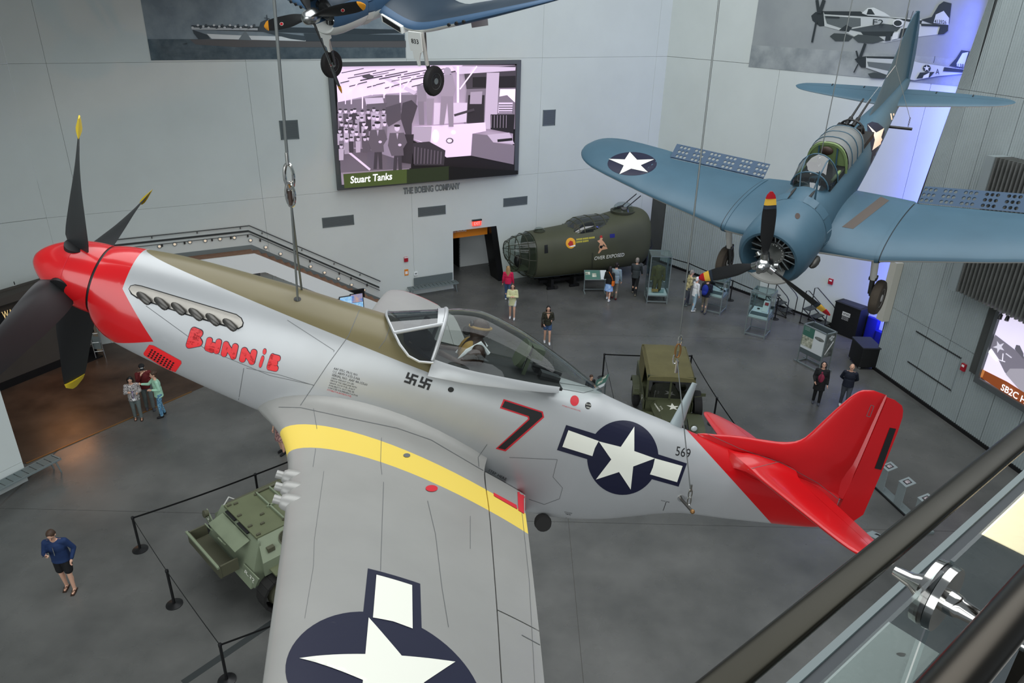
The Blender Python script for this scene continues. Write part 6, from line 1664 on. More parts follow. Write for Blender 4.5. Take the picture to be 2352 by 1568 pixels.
for sy in (-1, 1):
    fe = MB().loft([[V((x, sy * .50, z)), V((x, sy * .98, z)), V((x, sy * .98, z - .07)), V((x, sy * .50, z - .07))] for x, z in ((.35, .72), (.55, .80), (.9, .98), (1.35, 1.0), (1.7, .93), (1.92, .72))]).build('fender', 'truck_olive', tk)
    l = MB().lathe([(0, -.1), (.08, -.09), (.11, -.02), (.11, .02), (0, .03)], (1.78, sy * .62, 1.02), (1, 0, 0), 16).build('headlight', 'truck_olive', tk)
    MB().ell((1.80, sy * .62, 1.02), (.03, .095, .095)).build('lens', 'lamp_glass', l)
    for x in (1.25, -1.25): wheel(tk, (x, sy * .82, .42), (0, 1, 0), .42, .24, 'tyre_black', 'truck_olive')
MB().box((1.98, 0, .62), (.12, 1.5, .2)).build('bumper', 'truck_olive', tk)
for k in range(9): MB().box((1.85, -.32 + k * .08, .9), (.03, .02, .4)).build('grille_bar', 'truck_olive', tk)
MB().box((1.82, 0, .9), (.04, .74, .46)).build('radiator', 'engine_dark', tk)
MB().box((-.05, 0, .74), (1.1, 1.5, .1)).box((.45, 0, .95), (.06, 1.4, .45)).build('cab_floor', 'truck_olive', tk)
for sy in (-1, 1): MB().box((-.02, sy * .36, .95), (.45, .5, .3)).box((-.3, sy * .36, 1.2), (.12, .5, .45)).build('seat', 'leather', tk)
# windscreen
wf = MB()
for y in (-.7, 0, .7): wf.box((.5, y, 1.62), (.05, .06, .86))
wf.box((.5, 0, 1.24), (.05, 1.46, .08)).box((.5, 0, 2.03), (.05, 1.46, .07))
wf.build('windscreen_frame', 'truck_olive', tk)
for y in (-.35, .35): MB().box((.5, y, 1.63), (.012, .64, .72)).build('windscreen_pane', 'windscreen_glass', tk)
# canvas roof and back
MB().loft([[V((x, -.74, z - .16)), V((x, -.66, z - .03)), V((x, 0, z)), V((x, .66, z - .03)), V((x, .74, z - .16))] for x, z in ((.56, 2.06), (.5, 2.1), (-.3, 2.13), (-1.1, 2.12), (-1.7, 2.1), (-1.85, 2.0))], ring_closed=True).build('canvas_roof', 'canvas_olive', tk)
for sy in (-1, 1): MB().hexa([V((-1.85, sy * .74, 1.0)), V((-.7, sy * .74, 1.0)), V((-.7, sy * .76, 1.0)), V((-1.85, sy * .76, 1.0)), V((-1.85, sy * .72, 1.98)), V((-.45, sy * .72, 1.98)), V((-.45, sy * .74, 1.98)), V((-1.85, sy * .74, 1.98))]).build('canvas_side', 'canvas_olive', tk)
MB().box((-1.86, 0, 1.5), (.03, 1.44, 1.0)).build('canvas_back', 'canvas_olive', tk)
MB().box((-1.3, 0, .95), (1.9, 1.55, .5)).build('cargo_box', 'truck_olive', tk)
for sy in (-1, 1): MB().loft([[V((x, sy * .70, z)), V((x, sy * 1.0, z)), V((x, sy * 1.0, z - .06)), V((x, sy * .70, z - .06))] for x, z in ((-.75, .72), (-.9, .95), (-1.25, 1.02), (-1.6, .95), (-1.75, .72))]).build('rear_fender', 'truck_olive', tk)
for sy in (-1, 1): MB().hexa([V((-.45, sy * .74, .8)), V((.45, sy * .74, .8)), V((.45, sy * .77, .8)), V((-.45, sy * .77, .8)), V((-.45, sy * .74, 1.25)), V((.45, sy * .74, 1.1)), V((.45, sy * .77, 1.1)), V((-.45, sy * .77, 1.25))]).build('door_panel', 'truck_olive', tk)
sw_ = MB().lathe([(.28, -.10), (.40, -.12), (.42, 0), (.40, .12), (.28, .10)], (.12, .95, .95), (0, 1, .1), 24).build('spare_wheel', 'tyre_black', tk)
MB().lathe([(0, -.06), (.28, -.06), (.28, .06), (0, .06)], (.12, .95, .95), (0, 1, .1), 20).build('hub', 'truck_olive', sw_)
MB().tube([(.45, .78, 1.35), (.55, 1.0, 1.45)], .012, 6).box((.55, 1.02, 1.5), (.03, .14, .1)).build('mirror', 'truck_olive', tk)
MB().tube([(.45, -.78, 1.35), (.5, -1.0, 1.45)], .012, 6).box((.5, -1.02, 1.5), (.03, .14, .1)).build('mirror', 'truck_olive', tk)
BT = bvh_of([hd] + [o_ for o_ in tk.children if o_.name.startswith(('canvas', 'door_panel', 'engine'))])
S7 = (1470, 880, 8.147)
decal(BT, tris_poly(Z(*S7, [(598, 372), (640, 428), (725, 430), (660, 460), (702, 503), (625, 478), (552, 497), (578, 452), (494, 413), (575, 420)])), 'star', 'insignia_white', tk, 6, .006)
decal(BT, [tuple(Z(*S7, t)) for t in text_fit('WARMON', (262, 384), (362, 530), (22, -16), bold=.02)], 'lettering', 'insignia_white', tk, 6, .006)
decal(BT, [tuple(Z(*S7, t)) for t in text_fit('772', (365, 436), (412, 497), (20, -14))], 'lettering', 'insignia_white', tk, 6, .006)
flat_mesh(tris_poly(star_pts(0, 0, .16)), lambda u, v: TR @ V((0.02 + u, -.776, 1.0 + v)), 'star', 'insignia_white', tk, None, TR.inverted())

# ------------------------------------------------------------------ olive armoured vehicle half hidden by the wing
mat('armour_green', (98, 104, 76), 0.55, noise=(1.6, .14)); mat('armour_light', (122, 132, 108), 0.55, noise=(1.6, .1)); mat('armour_dark', (78, 78, 60), 0.7)
AV = frame((-5.92, 12.86, 0), (-.70, -.714, 0), (0, 0, 1))    # x forwards, y left
av = thing('armoured_vehicle', 'olive green armoured tracked vehicle marked B-32 under the wing', 'armoured vehicle', AV)
MB().box((-1.5, -.03, 1.2), (3.0, 1.5, 1.0)).build('hull', 'armour_green', av)
MB().box((-1.45, -.03, 1.735), (2.95, 1.56, .05)).build('deck', 'armour_green', av)
for y0, y1, sg in ((.74, 1.12, 1), (-.80, -1.2, -1)):
    MB().hexa([V((-3, y0, 1.0)), V((.05, y0, 1.0)), V((.12, y1, 1.0)), V((-3, y1, 1.0)), V((-3, y0, 1.74)), V((.0, y0, 1.74)), V((.12, y1, 1.35)), V((-3, y1, 1.35))]).build('sponson', 'armour_light', av)
    MB().box((-1.5, y1 + sg * .13, 1.12), (3.0, .3, .04)).build('track_guard', 'armour_green', av)
MB().hexa([V((0, -1.2, .75)), V((.42, -1.2, .75)), V((.42, 1.0, .75)), V((0, 1.0, .75)), V((0, -.95, 1.70)), V((.04, -.95, 1.66)), V((.04, .85, 1.66)), V((0, .85, 1.70))]).build('front_plate', 'armour_light', av)
# slots between deck and front plate, raised flap, open trough
for y0, y1 in ((-.62, -.18), (-.05, .42)): MB().box((.03, (y0 + y1) / 2, 1.715), (.12, y1 - y0, .03)).build('vision_slot', 'black_paint', av)
MB().hexa([V((.10, -.75, 1.62)), V((.13, -.75, 1.60)), V((.13, .55, 1.60)), V((.10, .55, 1.62)), V((.42, -.75, 1.52)), V((.45, -.75, 1.50)), V((.45, .55, 1.50)), V((.42, .55, 1.52))]).build('flap', 'armour_light', av)
MB().box((.62, -.25, 1.02), (.42, 1.55, .04)).box((.82, -.25, 1.16), (.04, 1.6, .3)).box((.62, -1.02, 1.16), (.42, .04, .3)).box((.62, .52, 1.16), (.42, .04, .3)).build('trough', 'armour_dark', av)
MB().box((.85, -.25, 1.31), (.05, 1.62, .05)).build('trough_lip', 'armour_light', av)
for y in (-.55, .1): MB().tube([(.5, y - .1, 1.52), (.55, y - .1, 1.62), (.55, y + .1, 1.62), (.5, y + .1, 1.52)], .014, 6).build('grab_handle', 'armour_light', av)
AVi = AV.inverted()
for pts, tx in (((558.7, 1295, 1.12), (594, 1330.5, 1.12), (585, 1351, .78), (553, 1314, .78)), 'B-32'), (((474, 1168, 1.25), (495, 1212, 1.2), (492, 1226, .95), (470, 1186, .95)), '2A'):
    c4 = [AVi @ ground(*q) for q in pts]
    nn = (c4[1] - c4[0]).cross(c4[3] - c4[0]).normalized()
    if nn.z < 0: nn = -nn
    MB().hexa([c - nn * .025 for c in c4] + c4).build('mudguard', 'armour_light', av)
    def bil(u, v, c4=c4, nn=nn): return (c4[3] * (1 - u) + c4[2] * u) * (1 - v) + (c4[0] * (1 - u) + c4[1] * u) * v + nn * .008
    flat_mesh(text_fit(tx, (.2, .32), (.85, .32), (0, .42), bold=.015), bil, 'lettering', 'insignia_white', av)
# deck ribs, hinges, hatches
for x in (-.72, -1.05, -1.4, -1.75, -2.1): MB().box((x, -.05, 1.785), (.035, 1.3, .06)).build('deck_rib', 'armour_light', av)
MB().box((-1.5, -.05, 1.785), (1.7, .04, .06)).build('deck_rib', 'armour_light', av)
for y in (-.7, .6): MB().cyl((-.7, y, 1.79), (-2.3, y, 1.79), .03, n=8).build('deck_rod', 'armour_dark', av)
for x, y in ((-.06, -.7), (-.06, -.2), (-.06, .3), (-.06, .68), (-.3, .4), (-.45, .1), (-.7, -.66), (-.72, .6), (-.2, -.66)): MB().box((x, y, 1.775), (.09, .05, .04)).build('hinge', 'armour_dark', av)
MB().lathe([(.16, 0), (.17, .012), (.15, .012), (.15, 0)], (-.55, .93, 1.56), (0, .72, .69), 24).build('port_ring', 'armour_dark', av)
MB().box((-.15, .98, 1.52), (.16, .1, .1)).build('side_block', 'armour_dark', av)
MB().tube([(-.1, -1.28, 1.35), (-.3, -1.3, 1.55), (-.5, -1.28, 1.35)], .02, 8).build('lifting_ring', 'light_grey', av)
MB().cyl((-.2, -1.22, 1.45), (-2.4, -1.18, 1.5), .035, n=8).build('tool_handle', 'armour_dark', av)
MB().lathe([(0, 0), (.07, 0), (.09, .1), (0, .12)], (.28, -1.15, 1.48), (1, 0, .2), 14).build('headlamp', 'armour_dark', av)
# track
tm = []
for k in range(40):
    tm.append(k)
loopc = [(-3.2 + 3.1 * k / 14, .12) for k in range(15)] + [(-.1 + .42 * math.sin(a), .54 - .42 * math.cos(a)) for a in [pi * k / 8 for k in range(1, 8)]] + [(-.1 - 3.1 * k / 14, .96) for k in range(15)]
for yc in (1.22, -1.36):
    for (x0, z0), (x1, z1) in zip(loopc, loopc[1:]):
        M = Matrix.Translation(((x0 + x1) / 2, yc, (z0 + z1) / 2)) @ Matrix.Rotation(-math.atan2(z1 - z0, x1 - x0), 4, 'Y')
        MB().box((0, 0, 0), (.17, .34, .06), M).build('track_link', 'rubber', av)
    for x in (-.15, -.8, -1.5, -2.2, -2.9): MB().lathe([(0, -.12), (.3, -.12), (.33, 0), (.3, .12), (0, .12)], (x, yc, .5), (0, 1, 0), 18).build('road_wheel', 'armour_dark', av)
# ------------------------------------------------------------------ barrier posts and belts
def stanchion(p, label):
    t = thing('stanchion', label, 'barrier post', T(p[0], p[1], 0), group='black belt barrier posts')
    MB().lathe([(0, 0), (.18, 0), (.18, .015), (.06, .045), (.03, .05), (0, .05)], n=28).build('base', 'black_satin', t)
    MB().cyl((0, 0, .03), (0, 0, .93), .03, n=16).build('pole', 'black_satin', t)
    MB().lathe([(0, .93), (.036, .93), (.036, .99), (.03, 1.0), (0, 1.0)], n=18).build('head', 'black_satin', t)
    return V((p[0], p[1], .96))
def belt(a, b, label):
    a, b = V(a), V(b); d = (b - a).normalized(); n = V((-d.y, d.x, 0)) * .002; m = MB(); pts = []
    a = a + d * .03; b = b - d * .03
    for k in range(9):
        u = k / 8; p = a + (b - a) * u; p.z -= .03 * 4 * u * (1 - u); pts.append(p)
    m.loft([[p + n + V((0, 0, .024)), p - n + V((0, 0, .024)), p - n - V((0, 0, .024)), p + n - V((0, 0, .024))] for p in pts])
    solo('barrier_belt', m, 'black_paint', label, 'belt', 'black retractable barrier belts')
s1 = stanchion((-8.98, 13.86), 'black barrier post at the far left corner by the armoured vehicle')
s2_ = stanchion((-7.39, 12.12), 'black barrier post, middle of the three at lower left')
s3 = stanchion((-5.5, 10.17), 'black barrier post at the bottom edge of the picture')
s4 = stanchion((-6.66, 15.72), 'black barrier post behind the armoured vehicle')
belt(s1, s4, 'black belt behind the armoured vehicle, left length'); belt(s4, (-4.2, 18.1, .96), 'black belt running from behind the armoured vehicle towards the wing')
belt(s2_, s1, 'black belt between the two left barrier posts'); belt(s3, s2_, 'black belt down to the bottom barrier post'); belt(s3, (-2.6, 12.0, .96), 'black belt from the bottom post towards the wing edge')
u1 = stanchion((3.34, 23.5), 'black barrier post left of the army truck'); u2 = stanchion((6.49, 23.54), 'black barrier post behind the army truck roof'); u3 = stanchion((6.64, 20.45), 'black barrier post right of the army truck')
belt(u1, u2, 'black belt behind the army truck'); belt(u2, u3, 'black belt right of the army truck, far length'); belt(u3, (6.95, 17.6, .96), 'black belt right of the army truck, near length'); belt(u1, (3.3, 20.2, .96), 'black belt left of the army truck')
w1 = stanchion((8.61, 34.02), 'black barrier post in front of the roller door'); w2 = stanchion((10.14, 31.64), 'black barrier post beside the glass cases'); w3 = stanchion((11.55, 29.5), 'black barrier post at the end of the roller door')
belt((6.7, 36.2, .96), w1, 'black belt near the green bomber nose'); belt(w1, w2, 'black belt along the roller door'); belt(w2, w3, 'black belt at the right end of the roller door')

# ------------------------------------------------------------------ glass display cases
def legs_case(label, M, w, d, h, shelf, group='glass display cases'):
    t = thing('display_case', label, 'display case', M, group=group)
    r = .02
    for sx in (-1, 1):
        for sy in (-1, 1): MB().box((sx * (w / 2 - r), sy * (d / 2 - r), h / 2), (2 * r, 2 * r, h)).build('post', 'grey_paint', t)
    for z in (.1, shelf, h - r):
        m = MB()
        for sy in (-1, 1): m.box((0, sy * (d / 2 - r), z), (w - 4 * r, 2 * r, 2 * r))
        for sx in (-1, 1): m.box((sx * (w / 2 - r), 0, z), (2 * r, d - 4 * r, 2 * r))
        m.build('rail', 'grey_paint', t)
    MB().box((0, 0, h + .004), (w, d, .008)).build('top_glass', 'acrylic', t)
    for sx in (-1, 1): MB().box((sx * (w / 2 - .004), 0, (h + shelf) / 2), (.006, d - .09, h - shelf - .05)).build('side_glass', 'clear_glass', t)
    for sy in (-1, 1): MB().box((0, sy * (d / 2 - .004), (h + shelf) / 2), (w - .09, .006, h - shelf - .05)).build('side_glass', 'clear_glass', t)
    MB().box((0, 0, shelf + .04), (w - .09, d - .09, .06)).build('plinth', 'white_paint', t)
    return t
c1 = legs_case('tall glass case holding an olive flight suit', frame((6.62, 31.45, 0), (1, -.04, 0), (0, 0, 1)), .95, .95, 2.27, .38)
mat('suit_olive', (98, 92, 50), 0.8, noise=(8, .15))
# ------------------------------------------------------------------ remeshed organic shapes
def melt(mb, name, mm, parent, voxel=.014, smooth=2, label=None):
    """joins overlapping rounded shapes into one continuous surface"""
    me = mb.mesh(name, mm, 0)
    o = bpy.data.objects.new(name, me)
    COL.objects.link(o)
    md = o.modifiers.new('join', 'REMESH'); md.mode = 'VOXEL'; md.voxel_size = voxel; md.use_smooth_shade = True
    if smooth:
        ms = o.modifiers.new('soft', 'SMOOTH'); ms.factor = .5; ms.iterations = smooth
    dg = bpy.context.evaluated_depsgraph_get()
    out = bpy.data.meshes.new_from_object(o.evaluated_get(dg))
    bpy.data.objects.remove(o); bpy.data.meshes.remove(me)
    out.name = name
    if not out.materials: out.materials.append(MATS[mm])
    out.polygons.foreach_set('use_smooth', [True] * len(out.polygons))
    r = link(name, out, parent)
    if label: r['label'] = label
    return r

# flight suit on a stand inside the tall case
M = MW[c1.name]
fs_ = thing('flight_suit', 'olive flight suit displayed standing in the tall glass case', 'flight suit', M)
m = MB().capsule((0, 0, 1.15), (0, 0, 1.52), .17, .2).capsule((-.2, 0, 1.58), (.2, 0, 1.58), .09, .09).capsule((-.24, 0, 1.55), (-.3, -.02, 1.0), .075, .055).capsule((.24, 0, 1.55), (.3, -.02, 1.0), .075, .055)
m.capsule((-.1, 0, 1.1), (-.12, 0, .55), .115, .08).capsule((.1, 0, 1.1), (.12, 0, .55), .115, .08).capsule((-.07, 0, 1.66), (.07, 0, 1.66), .06, .06)
melt(m, 'suit', 'suit_olive', fs_, .02)
for x in (-.3, .3): MB().ell((x, -.02, .95), (.035, .03, .05)).build('cuff_stand', 'white_paint', fs_)
bo = thing('flight_boots', 'pair of brown flight boots on the white plinth of the tall case', 'boots', M)
for x in (-.12, .12): melt(MB().capsule((x - .05, -.12, .51), (x - .05, .0, .51), .05, .055).capsule((x - .05, .02, .52), (x - .05, .02, .68), .055, .06), 'boot', 'leather', bo, .015)
pl_ = thing('case_label', 'small caption card standing in the tall glass case', 'label', M)
MB().box((-.12, -.28, .58), (.3, .012, .14), R=Matrix.Rotation(-.4, 3, 'X')).build('card', 'canvas_tan', pl_)
MB().box((.05, -.24, .52), (.5, .006, .2), R=Matrix.Rotation(-.4, 3, 'X')).build('holder', 'acrylic', pl_)
mat('case_panel', (78, 88, 90), 0.5)
def slant_exhibit(label, M, z, kind):
    t = thing('exhibit_plinth', label, 'exhibit', M)
    MB().hexa([V((-.38, -.36, z)), V((.38, -.36, z)), V((.38, .36, z)), V((-.38, .36, z)), V((-.38, -.36, z + .04)), V((.38, -.36, z + .04)), V((.38, .36, z + .16)), V((-.38, .36, z + .16))]).build('plinth', 'white_paint', t)
    MB().hexa([V((-.36, -.352, z + .045)), V((.36, -.352, z + .045)), V((.36, -.08, z + .09)), V((-.36, -.08, z + .09)), V((-.36, -.352, z + .05)), V((.36, -.352, z + .05)), V((.36, -.08, z + .095)), V((-.36, -.08, z + .095))]).build('caption_panel', 'case_panel', t)
    return t
M2 = frame((10.28, 27.85, 0), (.84, -.54, 0), (0, 0, 1))
c3 = legs_case('glass case on slim legs with a white slanted stand and a red badge', M2, .86, .86, 1.93, .82)
t = slant_exhibit('white sloping plinth with upright wedge and red badge inside the glass case', M2, .90, 1)
MB().hexa([V((.02, .0, 1.02)), V((.26, .0, 1.02)), V((.26, .28, 1.02)), V((.02, .28, 1.02)), V((.02, .2, 1.42)), V((.26, .2, 1.42)), V((.26, .28, 1.42)), V((.02, .28, 1.42))]).build('wedge', 'white_paint', t)
MB().box((.15, .135, 1.33), (.15, .01, .12), R=Matrix.Rotation(-.45, 3, 'X')).build('badge', 'alarm_red', t)
MB().ell((-.15, .15, 1.06), (.06, .05, .025)).build('relic', 'gunmetal', t)
M3 = frame((9.05, 30.35, 0), (.84, -.54, 0), (0, 0, 1))
c2 = legs_case('glass case with a dark gun exhibit beside the group of three visitors', M3, .9, .86, 1.55, .78)
t = slant_exhibit('white sloping plinth carrying a dark machine gun in the glass case', M3, .86, 2)
MB().cyl((-.3, .1, 1.2), (.42, -.05, 1.02), .025, n=10).cyl((.2, .0, 1.09), (.42, -.05, 1.02), .04, n=10).box((-.25, .12, 1.2), (.25, .1, .14)).build('gun', 'gunmetal', t)
for x in (-.2, .2): MB().cyl((x, .05, .98), (x, .05, 1.12), .02).build('support', 'gunmetal', t)
# mobile steps
def steps(label, M, hand):
    t = thing('mobile_steps', label, 'steps', M, group='black mobile steps')
    for x in (-.32, .32):
        m = MB().tube([(x, -.75, 0), (x, -.75, .85), (x, -.62, 1.0), (x, .25, 1.55), (x, .38, 1.5), (x, .38, 0)], .02, 8)
        m.build('handrail', 'black_satin', t)
        MB().cyl((x, -.78, .06), (x, .4, .72), .025, n=8).cyl((x, -.75, .04), (x, .38, .04), .02, n=8).build('stringer', 'black_satin', t)
    for y, z in ((-.52, .25), (-.15, .47), (.22, .69)):
        MB().box((0, y, z), (.62, .32, .03)).build('tread', 'rail_dark', t)
    for x in (-.32, .32):
        for y in (-.75, .38): MB().lathe([(0, -.02), (.04, -.02), (.04, .02), (0, .02)], (x, y, .04), (1, 0, 0), 10).build('caster', 'rubber', t)
NRa = math.atan2(DR.y, DR.x)
steps('black mobile steps beside the black crate', frame(WR(8.72, 0, .62), -NR * -1, (0, 0, 1)) @ Matrix.Rotation(pi, 4, 'Z'), 1)
steps('black mobile steps behind the glass case with the red badge', frame(WR(6.9, 0, .66), -NR * -1, (0, 0, 1)) @ Matrix.Rotation(pi, 4, 'Z'), 1)
# black crates
mat('crate_black', (20, 21, 22), 0.55, noise=(4, .2)); mat('crate_lid', (44, 46, 52), 0.6); mat('cloth_blue', (20, 30, 150), 0.6)
p0, p1 = V((13.5, 28.45, 0)), V((14.14, 27.46, 0))
d = (p1 - p0).normalized(); MC = frame((p0 + p1) / 2, d, (0, 0, 1)) @ Matrix.Translation((.06, .42, 0))
bx = thing('shipping_crate', 'tall black crate lettered WWII by the white wall', 'crate', MC)
W_ = (p1 - p0).length
MB().rbox((0, 0, .66), (W_, .84, 1.3), .02).build('body', 'crate_black', bx)
MB().rbox((0, 0, 1.325), (W_ + .04, .88, .05), .02).build('lid', 'crate_black', bx)
MB().box((0, 0, 1.352), (W_ - .2, .66, .008)).build('lid_pad', 'crate_lid', bx)
MB().box((0, 0, .02), (W_ - .1, .7, .04)).build('base', 'black_paint', bx)
flat_mesh(tris_poly(rect(-.18, .86, .18, 1.03)), lambda u, v: MC @ V((u, -.424, v)), 'sign_plate', 'sign_white', bx, None, MC.inverted())
flat_mesh(text_fit('WWII', (-.16, .885), (.16, .885), (0, .12), bold=.02), lambda u, v: MC @ V((u, -.428, v)), 'lettering', 'marking_black', bx, None, MC.inverted())
for k, s_ in enumerate(('THE NATIONAL', 'WWII MUSEUM', 'NEW ORLEANS')): flat_mesh(text_fit(s_, (-.17, .80 - k * .055), (.14, .80 - k * .055), (0, .035)), lambda u, v: MC @ V((u, -.426, v)), 'lettering', 'sign_white', bx, None, MC.inverted())
cb = thing('draped_cloth', 'deep blue cloth covered stack behind the black crates', 'cloth')
q = MC @ V((W_ / 2 + .3, .35, 0))
MB().rbox((0, 0, .5), (.5, .6, 1.0), .06, frame(q, d, (0, 0, 1))).build('cover', 'cloth_blue', cb)
MB().rbox((.45, -.1, .28), (.4, .5, .56), .06, frame(q, d, (0, 0, 1))).build('lower_cover', 'cloth_blue', cb)
q0, q1 = ground(1956, 826), ground(1980, 852)
d = (q1 - q0).normalized(); ML = frame((q0 + q1) / 2, d, (0, 0, 1)) @ Matrix.Translation((-.12, .24, 0))
lc = thing('equipment_case', 'low black cloth covered case on casters by the corrugated wall', 'case', ML)
MB().rbox((0, 0, .5), (1.0, .7, .78), .05).build('body', 'crate_black', lc); MB().rbox((0, 0, .905), (1.04, .74, .05), .05).build('cover', 'crate_lid', lc)
for x in (-.42, .42):
    for y in (-.28, .28):
        w_ = MB().lathe([(0, -.02), (.055, -.02), (.055, .02), (0, .02)], (x, y, .055), (0, 1, 0), 12).build('caster', 'steel', lc)
# green information box on legs
mat('info_green', (64, 110, 96), 0.5, noise=(2, .1)); mat('info_photo', (110, 116, 96), 0.5, noise=(7, .6, 6), col2=(206, 208, 190)); mat('info_white', (206, 212, 212), 0.5); mat('info_grey', (120, 124, 120), 0.5, noise=(5, .6, 6), col2=(70, 74, 72))
a_, b_ = V((11.03, 25.27, 0)), V((11.66, 24.30, 0)); b_ = ground(1880, 857)
d = (b_ - a_).normalized(); MI = frame(a_, d, (0, 0, 1)); L_ = (b_ - a_).length; D_ = .55
ib = thing('information_stand', 'open-topped information stand with green panel, photos and model print', 'information stand', MI)
for x in (.02, L_ - .02):
    for y in (.02, D_ - .02): MB().box((x, y, .8), (.035, .035, 1.6)).build('leg', 'grey_paint', ib)
for y in (.02, D_ - .02): MB().box((L_ / 2, y, 1.585), (L_, .05, .04)).box((L_ / 2, y, .04), (L_ + .25, .04, .04)).build('rail', 'grey_paint', ib)
for x in (.02, L_ - .02): MB().box((x, D_ / 2, 1.585), (.05, D_, .04)).box((x, D_ / 2, .04), (.04, D_, .04)).build('rail', 'grey_paint', ib)
MB().box((L_ / 2, .02, 1.12), (L_ - .06, .02, .92)).build('front_panel', 'info_white', ib); MB().box((L_ / 2, D_ - .02, 1.12), (L_ - .06, .02, .92)).build('back_panel', 'case_panel', ib)
MB().box((L_ - .02, D_ / 2, 1.1), (.02, D_ - .06, .96)).build('end_panel', 'info_grey', ib); MB().box((.02, D_ / 2, 1.1), (.02, D_ - .06, .96)).build('end_panel', 'case_panel', ib)
MB().box((L_ / 2, .02, .56), (L_ - .06, .02, .2)).build('lower_panel', 'case_panel', ib)
MB().box((L_ * .27, .006, 1.38), (L_ * .46, .006, .4)).build('green_print', 'info_green', ib); MB().box((L_ * .27, .006, .97), (L_ * .46, .006, .4)).build('photo_print', 'info_photo', ib)
MB().ell((L_ * .74, .006, 1.28), (L_ * .2, .004, .07)).build('model_print', 'info_grey', ib)
for k in range(3): flat_mesh(tris_poly(rect(L_ * .08, 1.52 - k * .05, L_ * .3, 1.525 - k * .05)), lambda u, v: MI @ V((u, .001, v)), 'text_line', 'sign_white', ib, None, MI.inverted())
flat_mesh(tris_poly([(.12, .72), (.3, .95), (.47, 1.2), (.44, 1.25), (.24, .98), (.1, .76)]), lambda u, v: MI @ V((L_ - .008, u, v)), 'photo_print', 'sign_white', ib, None, MI.inverted())
for (cx_, cy_, r_) in ((.22, 1.4, .05), (.32, 1.33, .06), (.4, 1.42, .05), (.3, 1.45, .05)): flat_mesh(tris_poly(circ(cx_, cy_, r_, 8)), lambda u, v: MI @ V((L_ - .008, u, v)), 'photo_print', 'info_white', ib, None, MI.inverted())
# sloping reading panels
def reader(label, M, w=1.0):
    t = thing('reading_panel', label, 'information panel', M, group='sloping information panels')
    for x in (-w / 2 + .04, w / 2 - .04):
        MB().box((x, .1, .42), (.05, .05, .84)).box((x, 0, .02), (.05, .5, .04)).build('leg', 'grey_paint', t)
    MB().box((0, .1, .12), (w - .1, .03, .03)).build('stretcher', 'grey_paint', t)
    R_ = Matrix.Rotation(math.radians(38), 3, 'X')
    MB().box((0, 0, .86), (w, .55, .03), R=R_).build('board', 'grey_paint', t)
    MB().box((-w * .14, 0, .88), (w * .68, .5, .006), R=R_).build('green_print', 'info_green', t); MB().box((w * .36, 0, .88), (w * .26, .5, .006), R=R_).build('white_print', 'info_white', t)
    for x, y, a, b in ((-w * .35, .06, .22, .16), (-w * .06, -.02, .2, .2)): MB().box((x, y, .885 + y * .78), (a, b, .004), R=R_).build('photo_print', 'info_photo', t)
reader('sloping green information panel in front of the bomber nose', frame((3.85, 32.25, 0), (.98, .06, 0), (0, 0, 1)), 1.05)
reader('sloping green information panel beside the boy near the truck', frame(ground(1379, 880, .86) - V((0, 0, .86)), (-.30, -.95, 0), (0, 0, 1)) @ Matrix.Rotation(0, 4, 'Z'), .95)
# row of small pedestals near the tail
mat('tag_dark', (52, 50, 52), 0.5); mat('tag_light', (196, 188, 190), 0.4, noise=(20, .5), col2=(120, 100, 104))
e0_, e1_ = V((10.5, 17.12, 0)), V((10.82, 15.6, 0)); d = (e1_ - e0_).normalized()
for i, sL in enumerate(('farthest grey slanted pedestal with a small picture by the red tail', 'middle grey slanted pedestal with a small picture by the red tail', 'nearest grey slanted pedestal with a small picture by the steel rail')):
    Mp = frame(e0_ + d * (i * .74 + .13), d, (0, 0, 1))
    t = thing('pedestal', sL, 'pedestal', Mp, group='grey slanted pedestals beside the tail')
    MB().hexa([V((-.14, 0, 0)), V((.14, 0, 0)), V((.14, .02, 0)), V((-.14, .02, 0)), V((-.14, -.02, .78)), V((.14, -.02, .78)), V((.14, 0, .78)), V((-.14, 0, .78))]).build('upright', 'corrugated_trim', t)
    MB().hexa([V((-.15, -.03, .76)), V((.15, -.03, .76)), V((.15, .26, .86)), V((-.15, .26, .86)), V((-.15, -.03, .78)), V((.15, -.03, .78)), V((.15, .26, .88)), V((-.15, .26, .88))]).build('top_plate', 'corrugated_trim', t)
    R_ = Matrix.Rotation(math.atan2(.1, .29), 3, 'X')
    MB().box((0, .115, .833), (.17, .17, .004), R=R_).build('picture_frame', 'tag_dark', t); MB().box((0, .115, .836), (.11, .11, .004), R=R_).build('picture', 'tag_light', t)
t = thing('pedestal_rail', 'low grey plinth rail joining the slanted pedestals', 'plinth'); c_ = (e0_ + e1_) / 2 + V((0, 0, 0))
Mr = frame(c_, d, (0, 0, 1))
MB().box((.1, .12, .03), (2.3, .26, .06), Mr).build('plinth', 'grey_paint', t); MB().box((.1, -.03, .02), (2.3, .04, .04), Mr).build('kick_strip', 'black_paint', t)
fd = ground(2010, 1228)
t = thing('floor_sign', 'pale floor plate with a dark pointing mark near the tail', 'sign'); MB().prism([(-.25, .05), (0, .16), (.28, -.1), (.02, -.24)], .001, .008, T(fd)).build('plate', 'corrugated_trim', t)
MB().prism([(-.02, .02), (.06, .05), (.22, -.1), (.1, -.06)], .008, .011, T(fd)).build('mark', 'black_paint', t)

